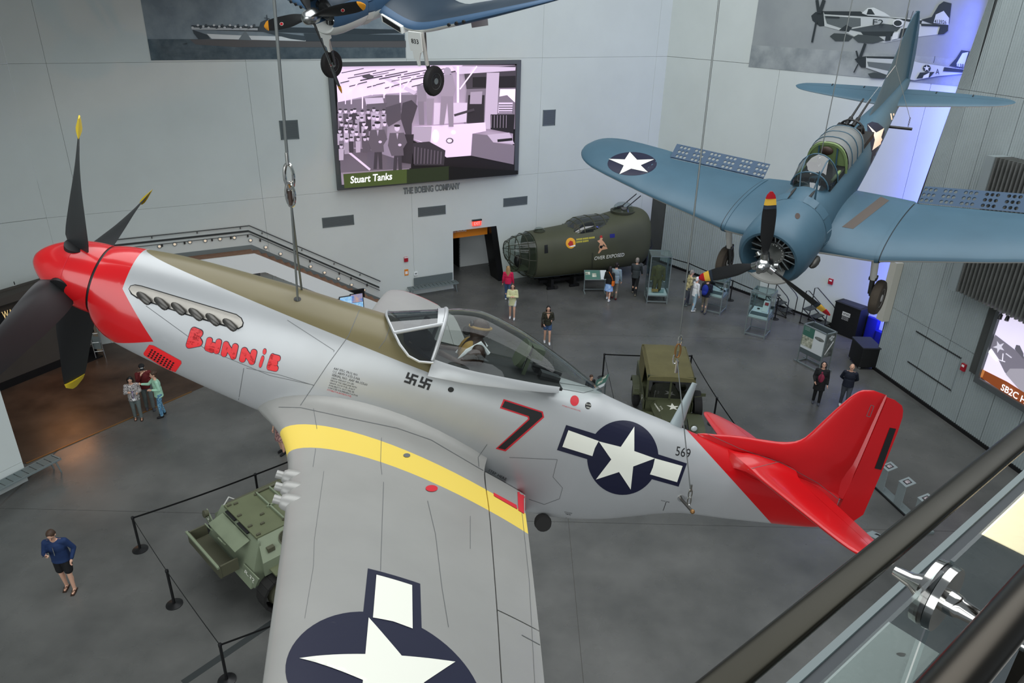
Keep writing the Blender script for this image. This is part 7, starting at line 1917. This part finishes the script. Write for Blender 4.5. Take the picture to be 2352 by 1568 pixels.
# ------------------------------------------------------------------ suspension cables
mat('wire_rope', (120, 124, 122), 0.4, metal=.8)
def near_line(px, py, x, y):
    """point on the pixel's ray closest to the vertical line through (x, y)"""
    d_ = ray(px, py); k = (x * d_.x + y * d_.y) / (d_.x ** 2 + d_.y ** 2)
    return CAMP + d_ * k
def shackle(t, p, r=.045, mm='polished_steel'):
    MB().tube([p + V((r * .55 * math.cos(a), 0, r * 1.6 * math.sin(a))) for a in [2 * pi * k / 16 for k in range(16)]], r * .22, 8, closed=True).build('thimble', mm, t)
hA = BV.ray_cast(CAMP, ray(683, 690))[0]
t = thing('suspension_cable', 'twin steel cable holding the front of the silver fighter', 'cable')
hB = BV.ray_cast(CAMP, ray(693, 664))[0]
ap = near_line(669, 470, hA.x, hA.y); rg1 = near_line(667, 447, hA.x, hA.y); rg2 = near_line(664, 405, hA.x, hA.y)
tp = near_line(626, -40, hA.x, hA.y)
MB().cyl(hA - V((0, 0, .1)), ap, .011, n=8).build('strand', 'wire_rope', t); MB().cyl(hB - V((0, 0, .1)), ap, .011, n=8).build('strand', 'wire_rope', t)
MB().cyl(ap, ap + V((0, 0, .13)), .02, n=10).build('sleeve', 'leather', t)
shackle(t, rg1, .07); shackle(t, rg2, .075); MB().cyl(rg1 + V((0, 0, .05)), rg2 - V((0, 0, .05)), .012, n=8).build('pin', 'brass_strip', t)
MB().cyl(rg2 + V((0, 0, .11)), rg2 + V((0, 0, .22)), .018, n=10).build('ferrule', 'polished_steel', t)
MB().cyl(rg2 + V((0, 0, .1)), tp, .015, n=8).build('strand', 'wire_rope', t)
hC = BV.ray_cast(CAMP, ray(1563, 1143))[0]
oC = hC + P51.to_3x3() @ V((.06, -.26, -.02))
t = thing('lifting_rod', 'short steel lifting rod through the rear of the silver fighter', 'rod')
MB().cyl(hC - P51.to_3x3() @ V((.02, -.1, 0)), oC, .018, n=12).build('rod', 'exhaust_metal', t); MB().lathe([(.02, 0), (.04, 0), (.04, .02), (.02, .02)], hC, P51.to_3x3() @ V((0, -1, 0)), 16).build('collar', 'polished_steel', t); MB().ell(oC, .028).build('end_cap', 'brass_strip', t)
t = thing('suspension_cable', 'steel cable holding the tail of the silver fighter', 'cable')
eC = near_line(1583, 1150, oC.x, oC.y); kC = near_line(1557, 805, oC.x, oC.y + .3); tC = kC + V((0, 0, 9)); tC = near_line(1654, -20, oC.x, oC.y + .35)
MB().cyl(eC + V((0, 0, .12)), kC - V((0, 0, .08)), .006, n=6).build('strand', 'wire_rope', t)
hD = BV.ray_cast(CAMP, ray(1531, 960))[0] or kC
MB().cyl(hD, kC - V((0, 0, .08)), .006, n=6).build('strand', 'wire_rope', t)
shackle(t, kC, .05, 'brass_strip'); shackle(t, kC + V((.01, 0, .12)), .035); shackle(t, kC - V((.02, 0, .1)), .035); shackle(t, eC, .035); shackle(t, eC + V((0, 0, .1)), .035)
MB().cyl(kC - V((-.01, 0, .12)), kC - V((-.01, 0, .26)), .018, n=10).build('ferrule', 'polished_steel', t); MB().cyl(eC + V((0, 0, .13)), eC + V((0, 0, .22)), .012, n=10).build('ferrule', 'polished_steel', t)
MB().cyl(kC + V((0, 0, .12)), tC, .008, n=6).build('strand', 'wire_rope', t)
t = thing('suspension_cable', 'steel cable rising from the dive bomber cockpit', 'cable')
bS = SBD @ V((3.1, .25, .95)); tS = near_line(1961, -15, bS.x, bS.y); bS = near_line(1888, 335, bS.x, bS.y); b2 = near_line(1882, 372, bS.x, bS.y)
MB().cyl(b2, tS, .010, n=6).build('strand', 'wire_rope', t); shackle(t, b2, .06)
t = thing('suspension_cable', 'pair of pale cables looped around the dive bomber tail', 'cable')
l0 = SBD @ V((7.1, -.75, .05)); tt = near_line(2057, 150, l0.x, l0.y); l1 = SBD @ V((7.3, .5, .2))
MB().cyl(l0 + V((0, 0, .2)), tt, .006, n=6).build('strand', 'wire_rope', t); MB().cyl(l1, tt, .006, n=6).build('strand', 'sign_white', t); MB().cyl(tt, tt + V((0, .1, 4)), .012, n=6).build('strand', 'wire_rope', t)
for k in range(4): shackle(t, l0 + V((0, 0, .04 + .05 * k)), .022, 'gunmetal')
# ------------------------------------------------------------------ people
for nm, c, r in (('hair_brown', (74, 54, 40), .6), ('hair_dark', (34, 28, 26), .55), ('hair_blond', (176, 142, 96), .6), ('hair_grey', (150, 142, 134), .7), ('hair_black', (22, 21, 22), .5)): mat(nm, c, r, noise=(30, .3))
for nm, c in (('cl_navy', (26, 50, 92)), ('cl_black', (22, 22, 24)), ('cl_charcoal', (52, 58, 60)), ('cl_grey', (98, 108, 106)), ('cl_mint', (168, 214, 186)), ('cl_red', (98, 24, 26)), ('cl_pink', (206, 28, 78)), ('cl_denim', (66, 92, 130)), ('cl_yellow', (214, 214, 166)), ('cl_white', (226, 228, 228)), ('cl_maroon', (140, 44, 70)), ('cl_darknavy', (18, 24, 40)), ('cl_skyblue', (78, 136, 214)), ('cl_lightdenim', (134, 152, 160)), ('cl_khaki', (118, 112, 98)), ('cl_paleblue', (160, 186, 198)), ('cl_orange', (232, 116, 30)), ('cl_royal', (22, 44, 140)), ('cl_slate', (70, 74, 82)), ('cl_lilac', (150, 130, 180))): mat(nm, c, .8, noise=(9, .12))
mat('cl_leopard', (206, 200, 196), .8, noise=(34, .9, 2), col2=(30, 30, 40)); mat('cl_floral', (36, 84, 128), .8, noise=(26, .8, 2), col2=(130, 180, 200)); mat('cl_camo', (56, 56, 40), .8, noise=(14, .8, 3), col2=(28, 26, 22)); mat('cl_hawaii', (214, 202, 150), .8, noise=(16, .7, 3), col2=(122, 112, 80)); mat('cl_tiedye', (74, 132, 214), .8, noise=(10, .7, 3), col2=(190, 216, 240)); mat('cl_stripe', (196, 150, 140), .8, noise=(20, .8, 2), col2=(70, 50, 60))
mat('lens_dark', (20, 20, 22), .2); mat('lips', (170, 92, 88), .5)
ARM = dict(down=((.05, -.01, -.285), (.02, .06, -.245)), bent=((.05, -.03, -.28), (-.08, .21, .03)), phone=((.06, .04, -.27), (-.12, .2, .10)), back=((.08, -.10, -.26), (-.17, -.09, -.15)), chin=((.02, .15, -.23), (-.12, .06, .24)),
           pocket=((.11, -.07, -.27), (-.05, .12, -.20)), point=((.06, .18, -.20), (-.06, .24, .10)), cross=((.05, .07, -.27), (-.22, .13, .04)), front=((.04, .10, -.27), (0, .17, -.18)), rear=((.05, -.12, -.26), (.02, -.02, -.25)), reach=((.05, .22, -.16), (.0, .25, .05)), low=((.06, .05, -.28), (-.06, .2, -.12)))
def person(label, loc, face, H=1.7, top=('cl_grey', 'long', .88), bottom=('pants', 'cl_denim'), hair=('short', 'hair_brown'), shoes='cl_white', arms=('down', 'down'), stride=.06, g=1.0, lean=0.0, nod=0.0, tone_='skin_tone', turn=0.0):
    f = V((face[0], face[1], 0)).normalized()
    M = frame((loc[0], loc[1], 0), (f.y, -f.x, 0), (0, 0, 1))
    t = thing('person', label, 'person', M)
    k = H / 1.75
    def S(x, y, z): return V((x * k, (y + max(0, z - .92) * lean) * k, z * k))
    hip = S(0, 0, .93)
    sh = {s: S(s * .185 * (.9 + .1 * g), 0, 1.40) for s in (-1, 1)}
    el, wr, hd = {}, {}, {}
    for s, a in zip((-1, 1), arms):
        e, w = ARM[a]
        el[s] = sh[s] + V((s * e[0], e[1], e[2])) * k
        wr[s] = el[s] + V((s * w[0], w[1], w[2])) * k
    ft = {-1: S(-.10, stride, .08), 1: S(.10, -stride, .08)}
    kn = {s: (ft[s] + S(s * .09, 0, .92)) / 2 + V((0, .035 * k, .0)) for s in (-1, 1)}
    hj = {s: S(s * .09, 0, .90) for s in (-1, 1)}
    nk = S(0, .0, 1.47); hc = nk + V((math.sin(turn) * .02, .02 + nod * -.05, .155 - abs(nod) * .02)) * k
    Rh = Matrix.Rotation(-turn, 3, 'Z') @ Matrix.Rotation(nod, 3, 'X')
    def Hd(x, y, z): return hc + Rh @ (V((x, y, z)) * k)
    b = MB()
    b.ell(Hd(0, 0, .02), V((.076, .094, .105)) * k, 14, 10, R=Rh).ell(Hd(0, .028, -.05), V((.056, .064, .066)) * k, 12, 8, R=Rh)
    b.ell(Hd(0, .098, -.012), V((.014, .022, .026)) * k, 8, 6, R=Rh)
    for s in (-1, 1): b.ell(Hd(s * .078, -.005, -.008), V((.012, .022, .032)) * k, 8, 6, R=Rh)
    b.capsule(S(0, -.01, 1.38), hc - V((0, 0, .06 * k)), .062 * k, .05 * k)
    b.ell(S(0, 0, 1.25), V((.155 * g, .10 * g, .21)) * k).ell(S(0, 0, 1.0), V((.15 * g, .11 * g, .16)) * k).capsule(S(-.14, 0, 1.40), S(.14, 0, 1.40), .065 * k, .065 * k)
    for s in (-1, 1):
        b.capsule(sh[s], el[s], .048 * k, .038 * k).capsule(el[s], wr[s], .038 * k, .026 * k)
        d = (wr[s] - el[s]).normalized(); u = d.cross(V((s, .15, .1))).normalized(); v_ = d.cross(u)
        pc_ = wr[s] + d * .045 * k
        b.ell(pc_, V((.032, .032, .032)) * k, 10, 7).ell(wr[s] + d * .065 * k, V((.03, .026, .026)) * k, 8, 6)
        for i, ln in enumerate((.066, .078, .072, .056)):
            r0 = wr[s] + d * .075 * k + u * ((i - 1.5) * .0185 * k); m1 = r0 + d * ln * .55 * k + v_ * (s * .008 * k); m2 = m1 + (d * .6 + v_ * s * .7).normalized() * ln * .5 * k
            b.capsule(r0, m1, .0095 * k, .009 * k, 6).capsule(m1, m2, .009 * k, .0075 * k, 6)
        r0 = wr[s] + d * .03 * k - u * .026 * k; m1 = r0 + (d * .6 - u * .7).normalized() * .04 * k
        b.capsule(r0, m1, .011 * k, .010 * k, 6).capsule(m1, m1 + (d - u * .2).normalized() * .03 * k, .010 * k, .008 * k, 6)
        b.capsule(hj[s], kn[s], .082 * g * k, .056 * k).capsule(kn[s], ft[s] + V((0, -.01 * k, 0)), .055 * k, .036 * k).ell((kn[s] * .62 + ft[s] * .38) - V((0, .02 * k, 0)), V((.05, .052, .11)) * k)
        b.capsule(ft[s] + V((0, -.03, -.035)) * k, ft[s] + V((0, .12, -.05)) * k, .036 * k, .026 * k)
    melt(b, 'body', tone_, t, .0105, 2)
    for s in (-1, 1): MB().ell(Hd(s * .03, .086, .012), V((.011, .007, .006)) * k, 8, 6).build('eye', 'lens_dark', t)
    MB().ell(Hd(0, .088, -.062), V((.022, .008, .007)) * k, 8, 6).build('mouth', 'lips', t)
    # hair
    st_, hm = hair
    if st_ != 'bald':
        h = MB().ell(Hd(0, -.018, .042), V((.088, .100, .098)) * k, 14, 10, R=Rh).ell(Hd(0, -.055, -.02), V((.08, .058, .08)) * k, R=Rh)
        if st_ == 'long':
            h.capsule(Hd(-.06, -.05, 0), Hd(-.075, -.06, -.26), .045 * k, .04 * k).capsule(Hd(.06, -.05, 0), Hd(.075, -.06, -.26), .045 * k, .04 * k).capsule(Hd(0, -.07, 0), Hd(0, -.10, -.32), .06 * k, .05 * k)
        if st_ == 'bob':
            for s in (-1, 1): h.capsule(Hd(s * .075, -.02, .03), Hd(s * .082, -.01, -.09), .035 * k, .032 * k)
        if st_ == 'bun': h.ell(Hd(0, -.11, .05), .045 * k)
        ho = melt(h, 'hair', hm, t, .013, 2)
        if st_ != 'hood':
            # keep the face free
            bm = bmesh.new(); bm.from_mesh(ho.data)
            inv = Rh.inverted()
            dl = [v for v in bm.verts if (lambda q: q.y > .055 * k and q.z < .062 * k)(inv @ (v.co - hc))]
            bmesh.ops.delete(bm, geom=dl, context='VERTS'); bm.to_mesh(ho.data); bm.free()
    # shirt or jacket
    tm, sl, hem = top
    c = MB().ell(S(0, 0, 1.26), V((.178 * g, .128 * g, .20)) * k).ell(S(0, 0, 1.06), V((.168 * g, .132 * g, .17)) * k).capsule(S(-.15 * (.8 + .2 * g), 0, 1.39), S(.15 * (.8 + .2 * g), 0, 1.39), .076 * k, .076 * k)
    c.loft([[S((.165 + fl) * g * math.cos(a), (.125 + fl) * g * math.sin(a), z) for a in [2 * pi * i / 16 for i in range(16)]] for z, fl in ((1.15, 0), (hem + .08, .008), (hem, .015))])
    for s in (-1, 1):
        c.capsule(sh[s], el[s], .066 * k, .054 * k)
        if sl == 'long': c.capsule(el[s], wr[s] - (wr[s] - el[s]) * .08, .054 * k, .042 * k)
    to = melt(c, 'top', tm, t, .015, 3)
    # trousers, shorts or skirt
    kind, bmn = bottom
    q = MB()
    if kind in ('pants', 'shorts', 'capri'):
        q.ell(S(0, 0, .95), V((.155 * g, .115 * g, .12)) * k)
        for s in (-1, 1):
            if kind == 'pants': q.capsule(hj[s], kn[s], .098 * g * k, .070 * k).capsule(kn[s], ft[s] + V((0, -.01, .02)) * k, .070 * k, .056 * k)
            else: q.capsule(hj[s], hj[s] + (kn[s] - hj[s]) * (.8 if kind == 'capri' else .5), .098 * g * k, .092 * k)
    else:
        q.loft([[S(r * math.cos(a) * g, r * .8 * math.sin(a) * g, z) for a in [2 * pi * i / 18 for i in range(18)]] for z, r in ((1.02, .14), (.9, .17), (.7, .20), (.52, .225))])
    melt(q, {'skirt': 'skirt', 'shorts': 'shorts', 'capri': 'shorts', 'pants': 'trousers'}[kind], bmn, t, .015, 3)
    for s in (-1, 1):
        m = MB()
        if shoes in ('sandal', 'flipflop'):
            m.loft([[ft[s] + V((.045 * x_, y_, -.08)) * k for x_, y_ in ((-1, -.07), (1, -.07), (1.1, .06), (.8, .17), (-.8, .17), (-1.1, .06))], [ft[s] + V((.045 * x_, y_, -.06)) * k for x_, y_ in ((-1, -.07), (1, -.07), (1.1, .06), (.8, .17), (-.8, .17), (-1.1, .06))]])
            m.tube([ft[s] + V((-.045, .03, -.06)) * k, ft[s] + V((-.02, .06, -.01)) * k, ft[s] + V((0, .12, -.025)) * k, ft[s] + V((.02, .06, -.01)) * k, ft[s] + V((.045, .03, -.06)) * k], .008 * k, 6)
            m.build('sandal', 'leather', t)
        else:
            m.capsule(ft[s] + V((0, -.035, -.03)) * k, ft[s] + V((0, .13, -.042)) * k, .047 * k, .04 * k).capsule(ft[s] + V((0, -.02, -.02)) * k, ft[s] + V((0, -.02, .04)) * k, .046 * k, .042 * k)
            o_ = melt(m, 'shoe', shoes, t, .013, 1)
            for v in o_.data.vertices: v.co.z = max(v.co.z, .002)
    return t, M, k, dict(wr=wr, el=el, sh=sh, S=S, Hd=Hd, Rh=Rh, hc=hc)

def gl_(px, py, z=0.0): return ground(px, py, z)
T_ = {}
t, M, k, J = person('man in navy zip sweater and black shorts looking down at a phone', gl_(163, 1352), (.22, -.97), 1.80, ('cl_navy', 'long', .84), ('capri', 'cl_black'), ('short', 'hair_brown'), 'flipflop', ('pocket', 'phone'), .07, 1.12, .16, -.55)
MB().box(J['S'](0, .128 + .05, 1.25), (.012, .012, .22)).build('zip', 'steel', t)
ph = thing('phone', 'dark phone held by the man in the navy sweater', 'phone', M); MB().rbox((0, 0, 0), (.075, .15, .012), .01, Matrix.Translation(J['wr'][1] + V((-.03, .09, .05))) @ Matrix.Rotation(.6, 4, 'X')).build('case', 'black_satin', ph)
t, M, k, J = person('woman in leopard-print shirt and grey leggings near the propeller blade', gl_(319, 962), (.42, -.9), 1.56, ('cl_leopard', 'long', .80), ('pants', 'cl_grey'), ('bob', 'hair_black'), 'sandal', ('bent', 'phone'), .05, 1.1, .06, -.3)
MB().box(J['S'](.0, .16, .88), (.09, .01, .07)).build('badge', 'sign_white', t); MB().tube([J['S'](-.08, .02, 1.44), J['S'](0, .16, 1.15), J['S'](0, .165, .9)], .008, 6).tube([J['S'](.08, .02, 1.44), J['S'](0, .16, 1.15)], .008, 6).build('lanyard', 'cl_lilac', t)
t, M, k, J = person('man in black cap and dark red jacket with hand at his chin', gl_(346, 940), (.5, -.86), 1.70, ('cl_red', 'long', .84), ('pants', 'cl_grey'), ('short', 'hair_dark'), 'cl_slate', ('bent', 'chin'), .06, 1.0, .06, -.35)
cp_ = MB().ell(J['Hd'](0, -.005, .065), V((.094, .108, .075)) * k, 16, 8, R=J['Rh']); cp_.box(J['Hd'](0, .13, .035), V((.13, .09, .012)) * k, R=J['Rh']); cp_.build('cap', 'cl_black', t); MB().box(J['Hd'](0, .1, .07), V((.08, .012, .02)) * k, R=J['Rh']).build('cap_badge', 'sign_white', t)
t, M, k, J = person('woman in mint green jacket and blue patterned trousers, pointing', gl_(375, 955), (-.8, -.6), 1.63, ('cl_mint', 'long', .80), ('pants', 'cl_floral'), ('bun', 'hair_brown'), 'cl_black', ('bent', 'point'), .06, 1.08, .05, -.1)
t, M, k, J = person('person in a patterned skirt mostly hidden behind the wing edge', gl_(650, 1040), (-.5, -.9), 1.60, ('cl_stripe', 'short', .9), ('skirt', 'cl_stripe'), ('long', 'hair_dark'), 'cl_black', ('down', 'down'), .05)
t, M, k, J = person('woman in pink sweatshirt and jeans seen from behind by the bomber nose', gl_(1166, 690), (.12, 1), 1.66, ('cl_pink', 'long', .88), ('pants', 'cl_denim'), ('long', 'hair_blond'), 'cl_white', ('down', 'down'), .1)
t, M, k, J = person('young woman in pale yellow sweatshirt and white shorts with arms folded', gl_(1176, 732), (-.05, -1), 1.62, ('cl_yellow', 'long', .70), ('shorts', 'cl_white'), ('long', 'hair_brown'), 'cl_white', ('cross', 'cross'), .08, 1.05)
t, M, k, J = person('woman in camouflage jacket and denim shorts on the open floor', gl_(1256, 788), (.02, -1), 1.62, ('cl_camo', 'long', .88), ('shorts', 'cl_denim'), ('long', 'hair_dark'), 'cl_white', ('bent', 'low'), .11)
MB().prism([(-.07, 1.43), (.07, 1.43), (0, 1.2)], .125, .135, Matrix.Rotation(pi / 2, 4, 'X') @ Matrix.Scale(-1, 4, (0, 0, 1))).inv(Matrix.Scale(k, 4)).build('neckline', 'skin_tone', t)
hb = thing('handbag', 'brown handbag at the hip of the woman in camouflage', 'bag', M); MB().rbox((.22, .08, .86), (.08, .22, .18), .03).build('bag', 'leather', hb); MB().tube([(.22, .0, .94), (.18, -.02, 1.2), (.14, 0, 1.38)], .008, 6).build('strap', 'leather', hb)
t, M, k, J = person('woman in long black cardigan and maroon top looking up', gl_(1873, 926), (-.4, -.92), 1.60, ('cl_black', 'long', .60), ('pants', 'cl_black'), ('bob', 'hair_black'), 'cl_slate', ('down', 'low'), .05, 1.2, -.04, .45)
melt(MB().ell(J['S'](0, .075, 1.12), V((.125, .11, .24)) * k).ell(J['S'](0, .06, 1.3), V((.09, .09, .12)) * k), 'blouse', 'cl_maroon', t, .015, 2)
MB().tube([J['Hd'](.04 + .024 * math.cos(a) - .008, .093, .012 + .02 * math.sin(a)) for a in [2 * pi * i / 10 for i in range(10)]], .003, 5, closed=True).tube([J['Hd'](-.032 + .024 * math.cos(a), .093, .012 + .02 * math.sin(a)) for a in [2 * pi * i / 10 for i in range(10)]], .003, 5, closed=True).build('glasses', 'lens_dark', t)
cm = thing('camera_body', 'black camera hanging in front of the woman in the cardigan', 'camera', M); MB().rbox((.08, .24, .88), (.12, .07, .09), .01).cyl((.08, .26, .88), (.08, .34, .86), .035, n=14).build('body', 'black_satin', cm); MB().tube([(.05, .22, .92), (.02, .19, 1.2), (-.07, .06, 1.36)], .006, 6).build('strap', 'black_satin', cm)
t, M, k, J = person('bald man in dark navy sweater with hands behind his back looking up', gl_(1935, 935), (-.42, -.9), 1.66, ('cl_darknavy', 'long', .88), ('pants', 'cl_slate'), ('bald', 'hair_dark'), 'cl_white', ('back', 'back'), .16, 1.12, -.04, .4)
MB().ell(J['Hd'](0, .085, -.05), V((.03, .014, .012)) * k, 8, 6).build('moustache', 'hair_dark', t)
t, M, k, J = person('woman in black top and blue skirt with an orange shoulder bag', gl_(1396, 690), (.45, .9), 1.66, ('cl_black', 'long', .86), ('skirt', 'cl_tiedye'), ('long', 'hair_dark'), 'cl_white', ('bent', 'bent'), .16)
hb = thing('shoulder_bag', 'orange shoulder bag of the woman in the blue skirt', 'bag', M); MB().rbox((.21, -.06, .9), (.1, .22, .2), .03).build('bag', 'cl_orange', hb); MB().tube([(.21, -.1, 1.0), (.16, -.14, 1.2), (.0, -.12, 1.42), (-.1, 0, 1.46)], .012, 6).build('strap', 'cl_orange', hb)
t, M, k, J = person('person in light denim jacket leaning over the information panel', gl_(1417, 604, 1.75), (.3, .95), 1.76, ('cl_lightdenim', 'long', .8), ('pants', 'cl_khaki'), ('short', 'hair_dark'), 'cl_red', ('down', 'down'), .08, 1.05, .05)
t, M, k, J = person('man in charcoal jacket and black trousers walking past the bomber nose', gl_(1456, 676), (.35, .93), 1.80, ('cl_charcoal', 'long', .82), ('pants', 'cl_black'), ('short', 'hair_grey'), 'cl_khaki', ('front', 'front'), .2, 1.05, .06)
t, M, k, J = person('man in tan patterned shirt and dark jeans reaching towards a glass case', gl_(1575, 702), (.95, .1), 1.72, ('cl_hawaii', 'long', .82), ('pants', 'cl_slate'), ('short', 'hair_grey'), 'cl_grey', ('reach', 'bent'), .12, 1.05, .12, -.2)
t, M, k, J = person('person in white hooded sweatshirt with the hood up and pale jeans', gl_(1591, 714), (.9, .3), 1.62, ('cl_white', 'long', .80), ('pants', 'cl_paleblue'), ('hood', 'cl_white'), 'cl_white', ('low', 'down'), .08, 1.0, .04, -.15)
t, M, k, J = person('man in dark jacket and grey trousers wearing a blue backpack', gl_(1615, 719), (.55, .85), 1.68, ('cl_darknavy', 'long', .84), ('pants', 'cl_khaki'), ('short', 'hair_dark'), 'cl_slate', ('bent', 'bent'), .1, 1.1, .1, -.2)
bp = thing('backpack', 'blue backpack on the man by the glass case', 'backpack', M)
melt(MB().ell((0, -.2, 1.18), (.15, .11, .24)).ell((0, -.26, 1.05), (.12, .08, .12)), 'pack', 'cl_royal', bp, .018, 2)
for s in (-1, 1): MB().tube([(s * .1, -.16, 1.38), (s * .12, -.02, 1.5), (s * .13, .13, 1.35), (s * .15, .12, 1.1), (s * .14, -.1, 1.0)], .014, 6).build('strap', 'cl_black', bp)
t, M, k, J = person('small boy in black T-shirt beside a green information panel', gl_(1357, 860, 1.2), (.35, -.9), 1.22, ('cl_black', 'short', .84), ('pants', 'cl_slate'), ('short', 'hair_brown'), 'cl_white', ('bent', 'bent'), .05, 1.0, .08, -.35)

# seated pilot figure under the canopy of the silver fighter
pm_ = thing('pilot_mannequin', 'pilot figure in leather helmet and tan life vest under the canopy', 'mannequin', P51)
b = MB().ell((4.42, 0, .46), (.15, .2, .22)).capsule((4.44, -.19, .56), (4.44, .19, .56), .075, .075).capsule((4.43, -.22, .54), (4.28, -.26, .38), .06, .05).capsule((4.28, -.26, .38), (4.08, -.14, .40), .05, .035).capsule((4.43, .22, .54), (4.28, .26, .38), .06, .05).capsule((4.28, .26, .38), (4.08, .14, .40), .05, .035).capsule((4.43, 0, .58), (4.40, 0, .68), .055, .05).ell((4.38, 0, .745), (.10, .08, .11)).ell((4.29, 0, .72), (.03, .015, .03))
melt(b, 'body', 'leather', pm_, .012, 2)
melt(MB().ell((4.40, 0, .765), (.112, .092, .112)).ell((4.42, -.085, .74), (.04, .02, .045)).ell((4.42, .085, .74), (.04, .02, .045)), 'flying_helmet', 'leather', pm_, .012, 1)
MB().ell((4.275, 0, .70), (.05, .05, .055)).build('oxygen_mask', 'rubber', pm_)
MB().tube([(4.40 + .118 * math.cos(a), .098 * math.sin(a), .78 + .02 * math.cos(a)) for a in [2 * pi * i / 20 for i in range(20)]], .014, 6, closed=True).build('goggle_strap', 'canvas_tan', pm_)
for y in (-.04, .04): MB().ell((4.295, y, .79), (.02, .035, .03)).build('goggle_lens', 'lens_dark', pm_)
melt(MB().ell((4.36, -.09, .47), (.1, .08, .16)).ell((4.36, .09, .47), (.1, .08, .16)).capsule((4.47, -.1, .56), (4.47, .1, .56), .06, .06), 'life_vest', 'canvas_tan', pm_, .013, 2)
MB().tube([(4.27, -.15, .36), (4.33, -.16, .52), (4.44, -.15, .645), (4.56, -.14, .56)], .024, 6).tube([(4.27, .15, .36), (4.33, .16, .52), (4.44, .15, .645), (4.56, .14, .56)], .024, 6).build('harness', 'cl_white', pm_)
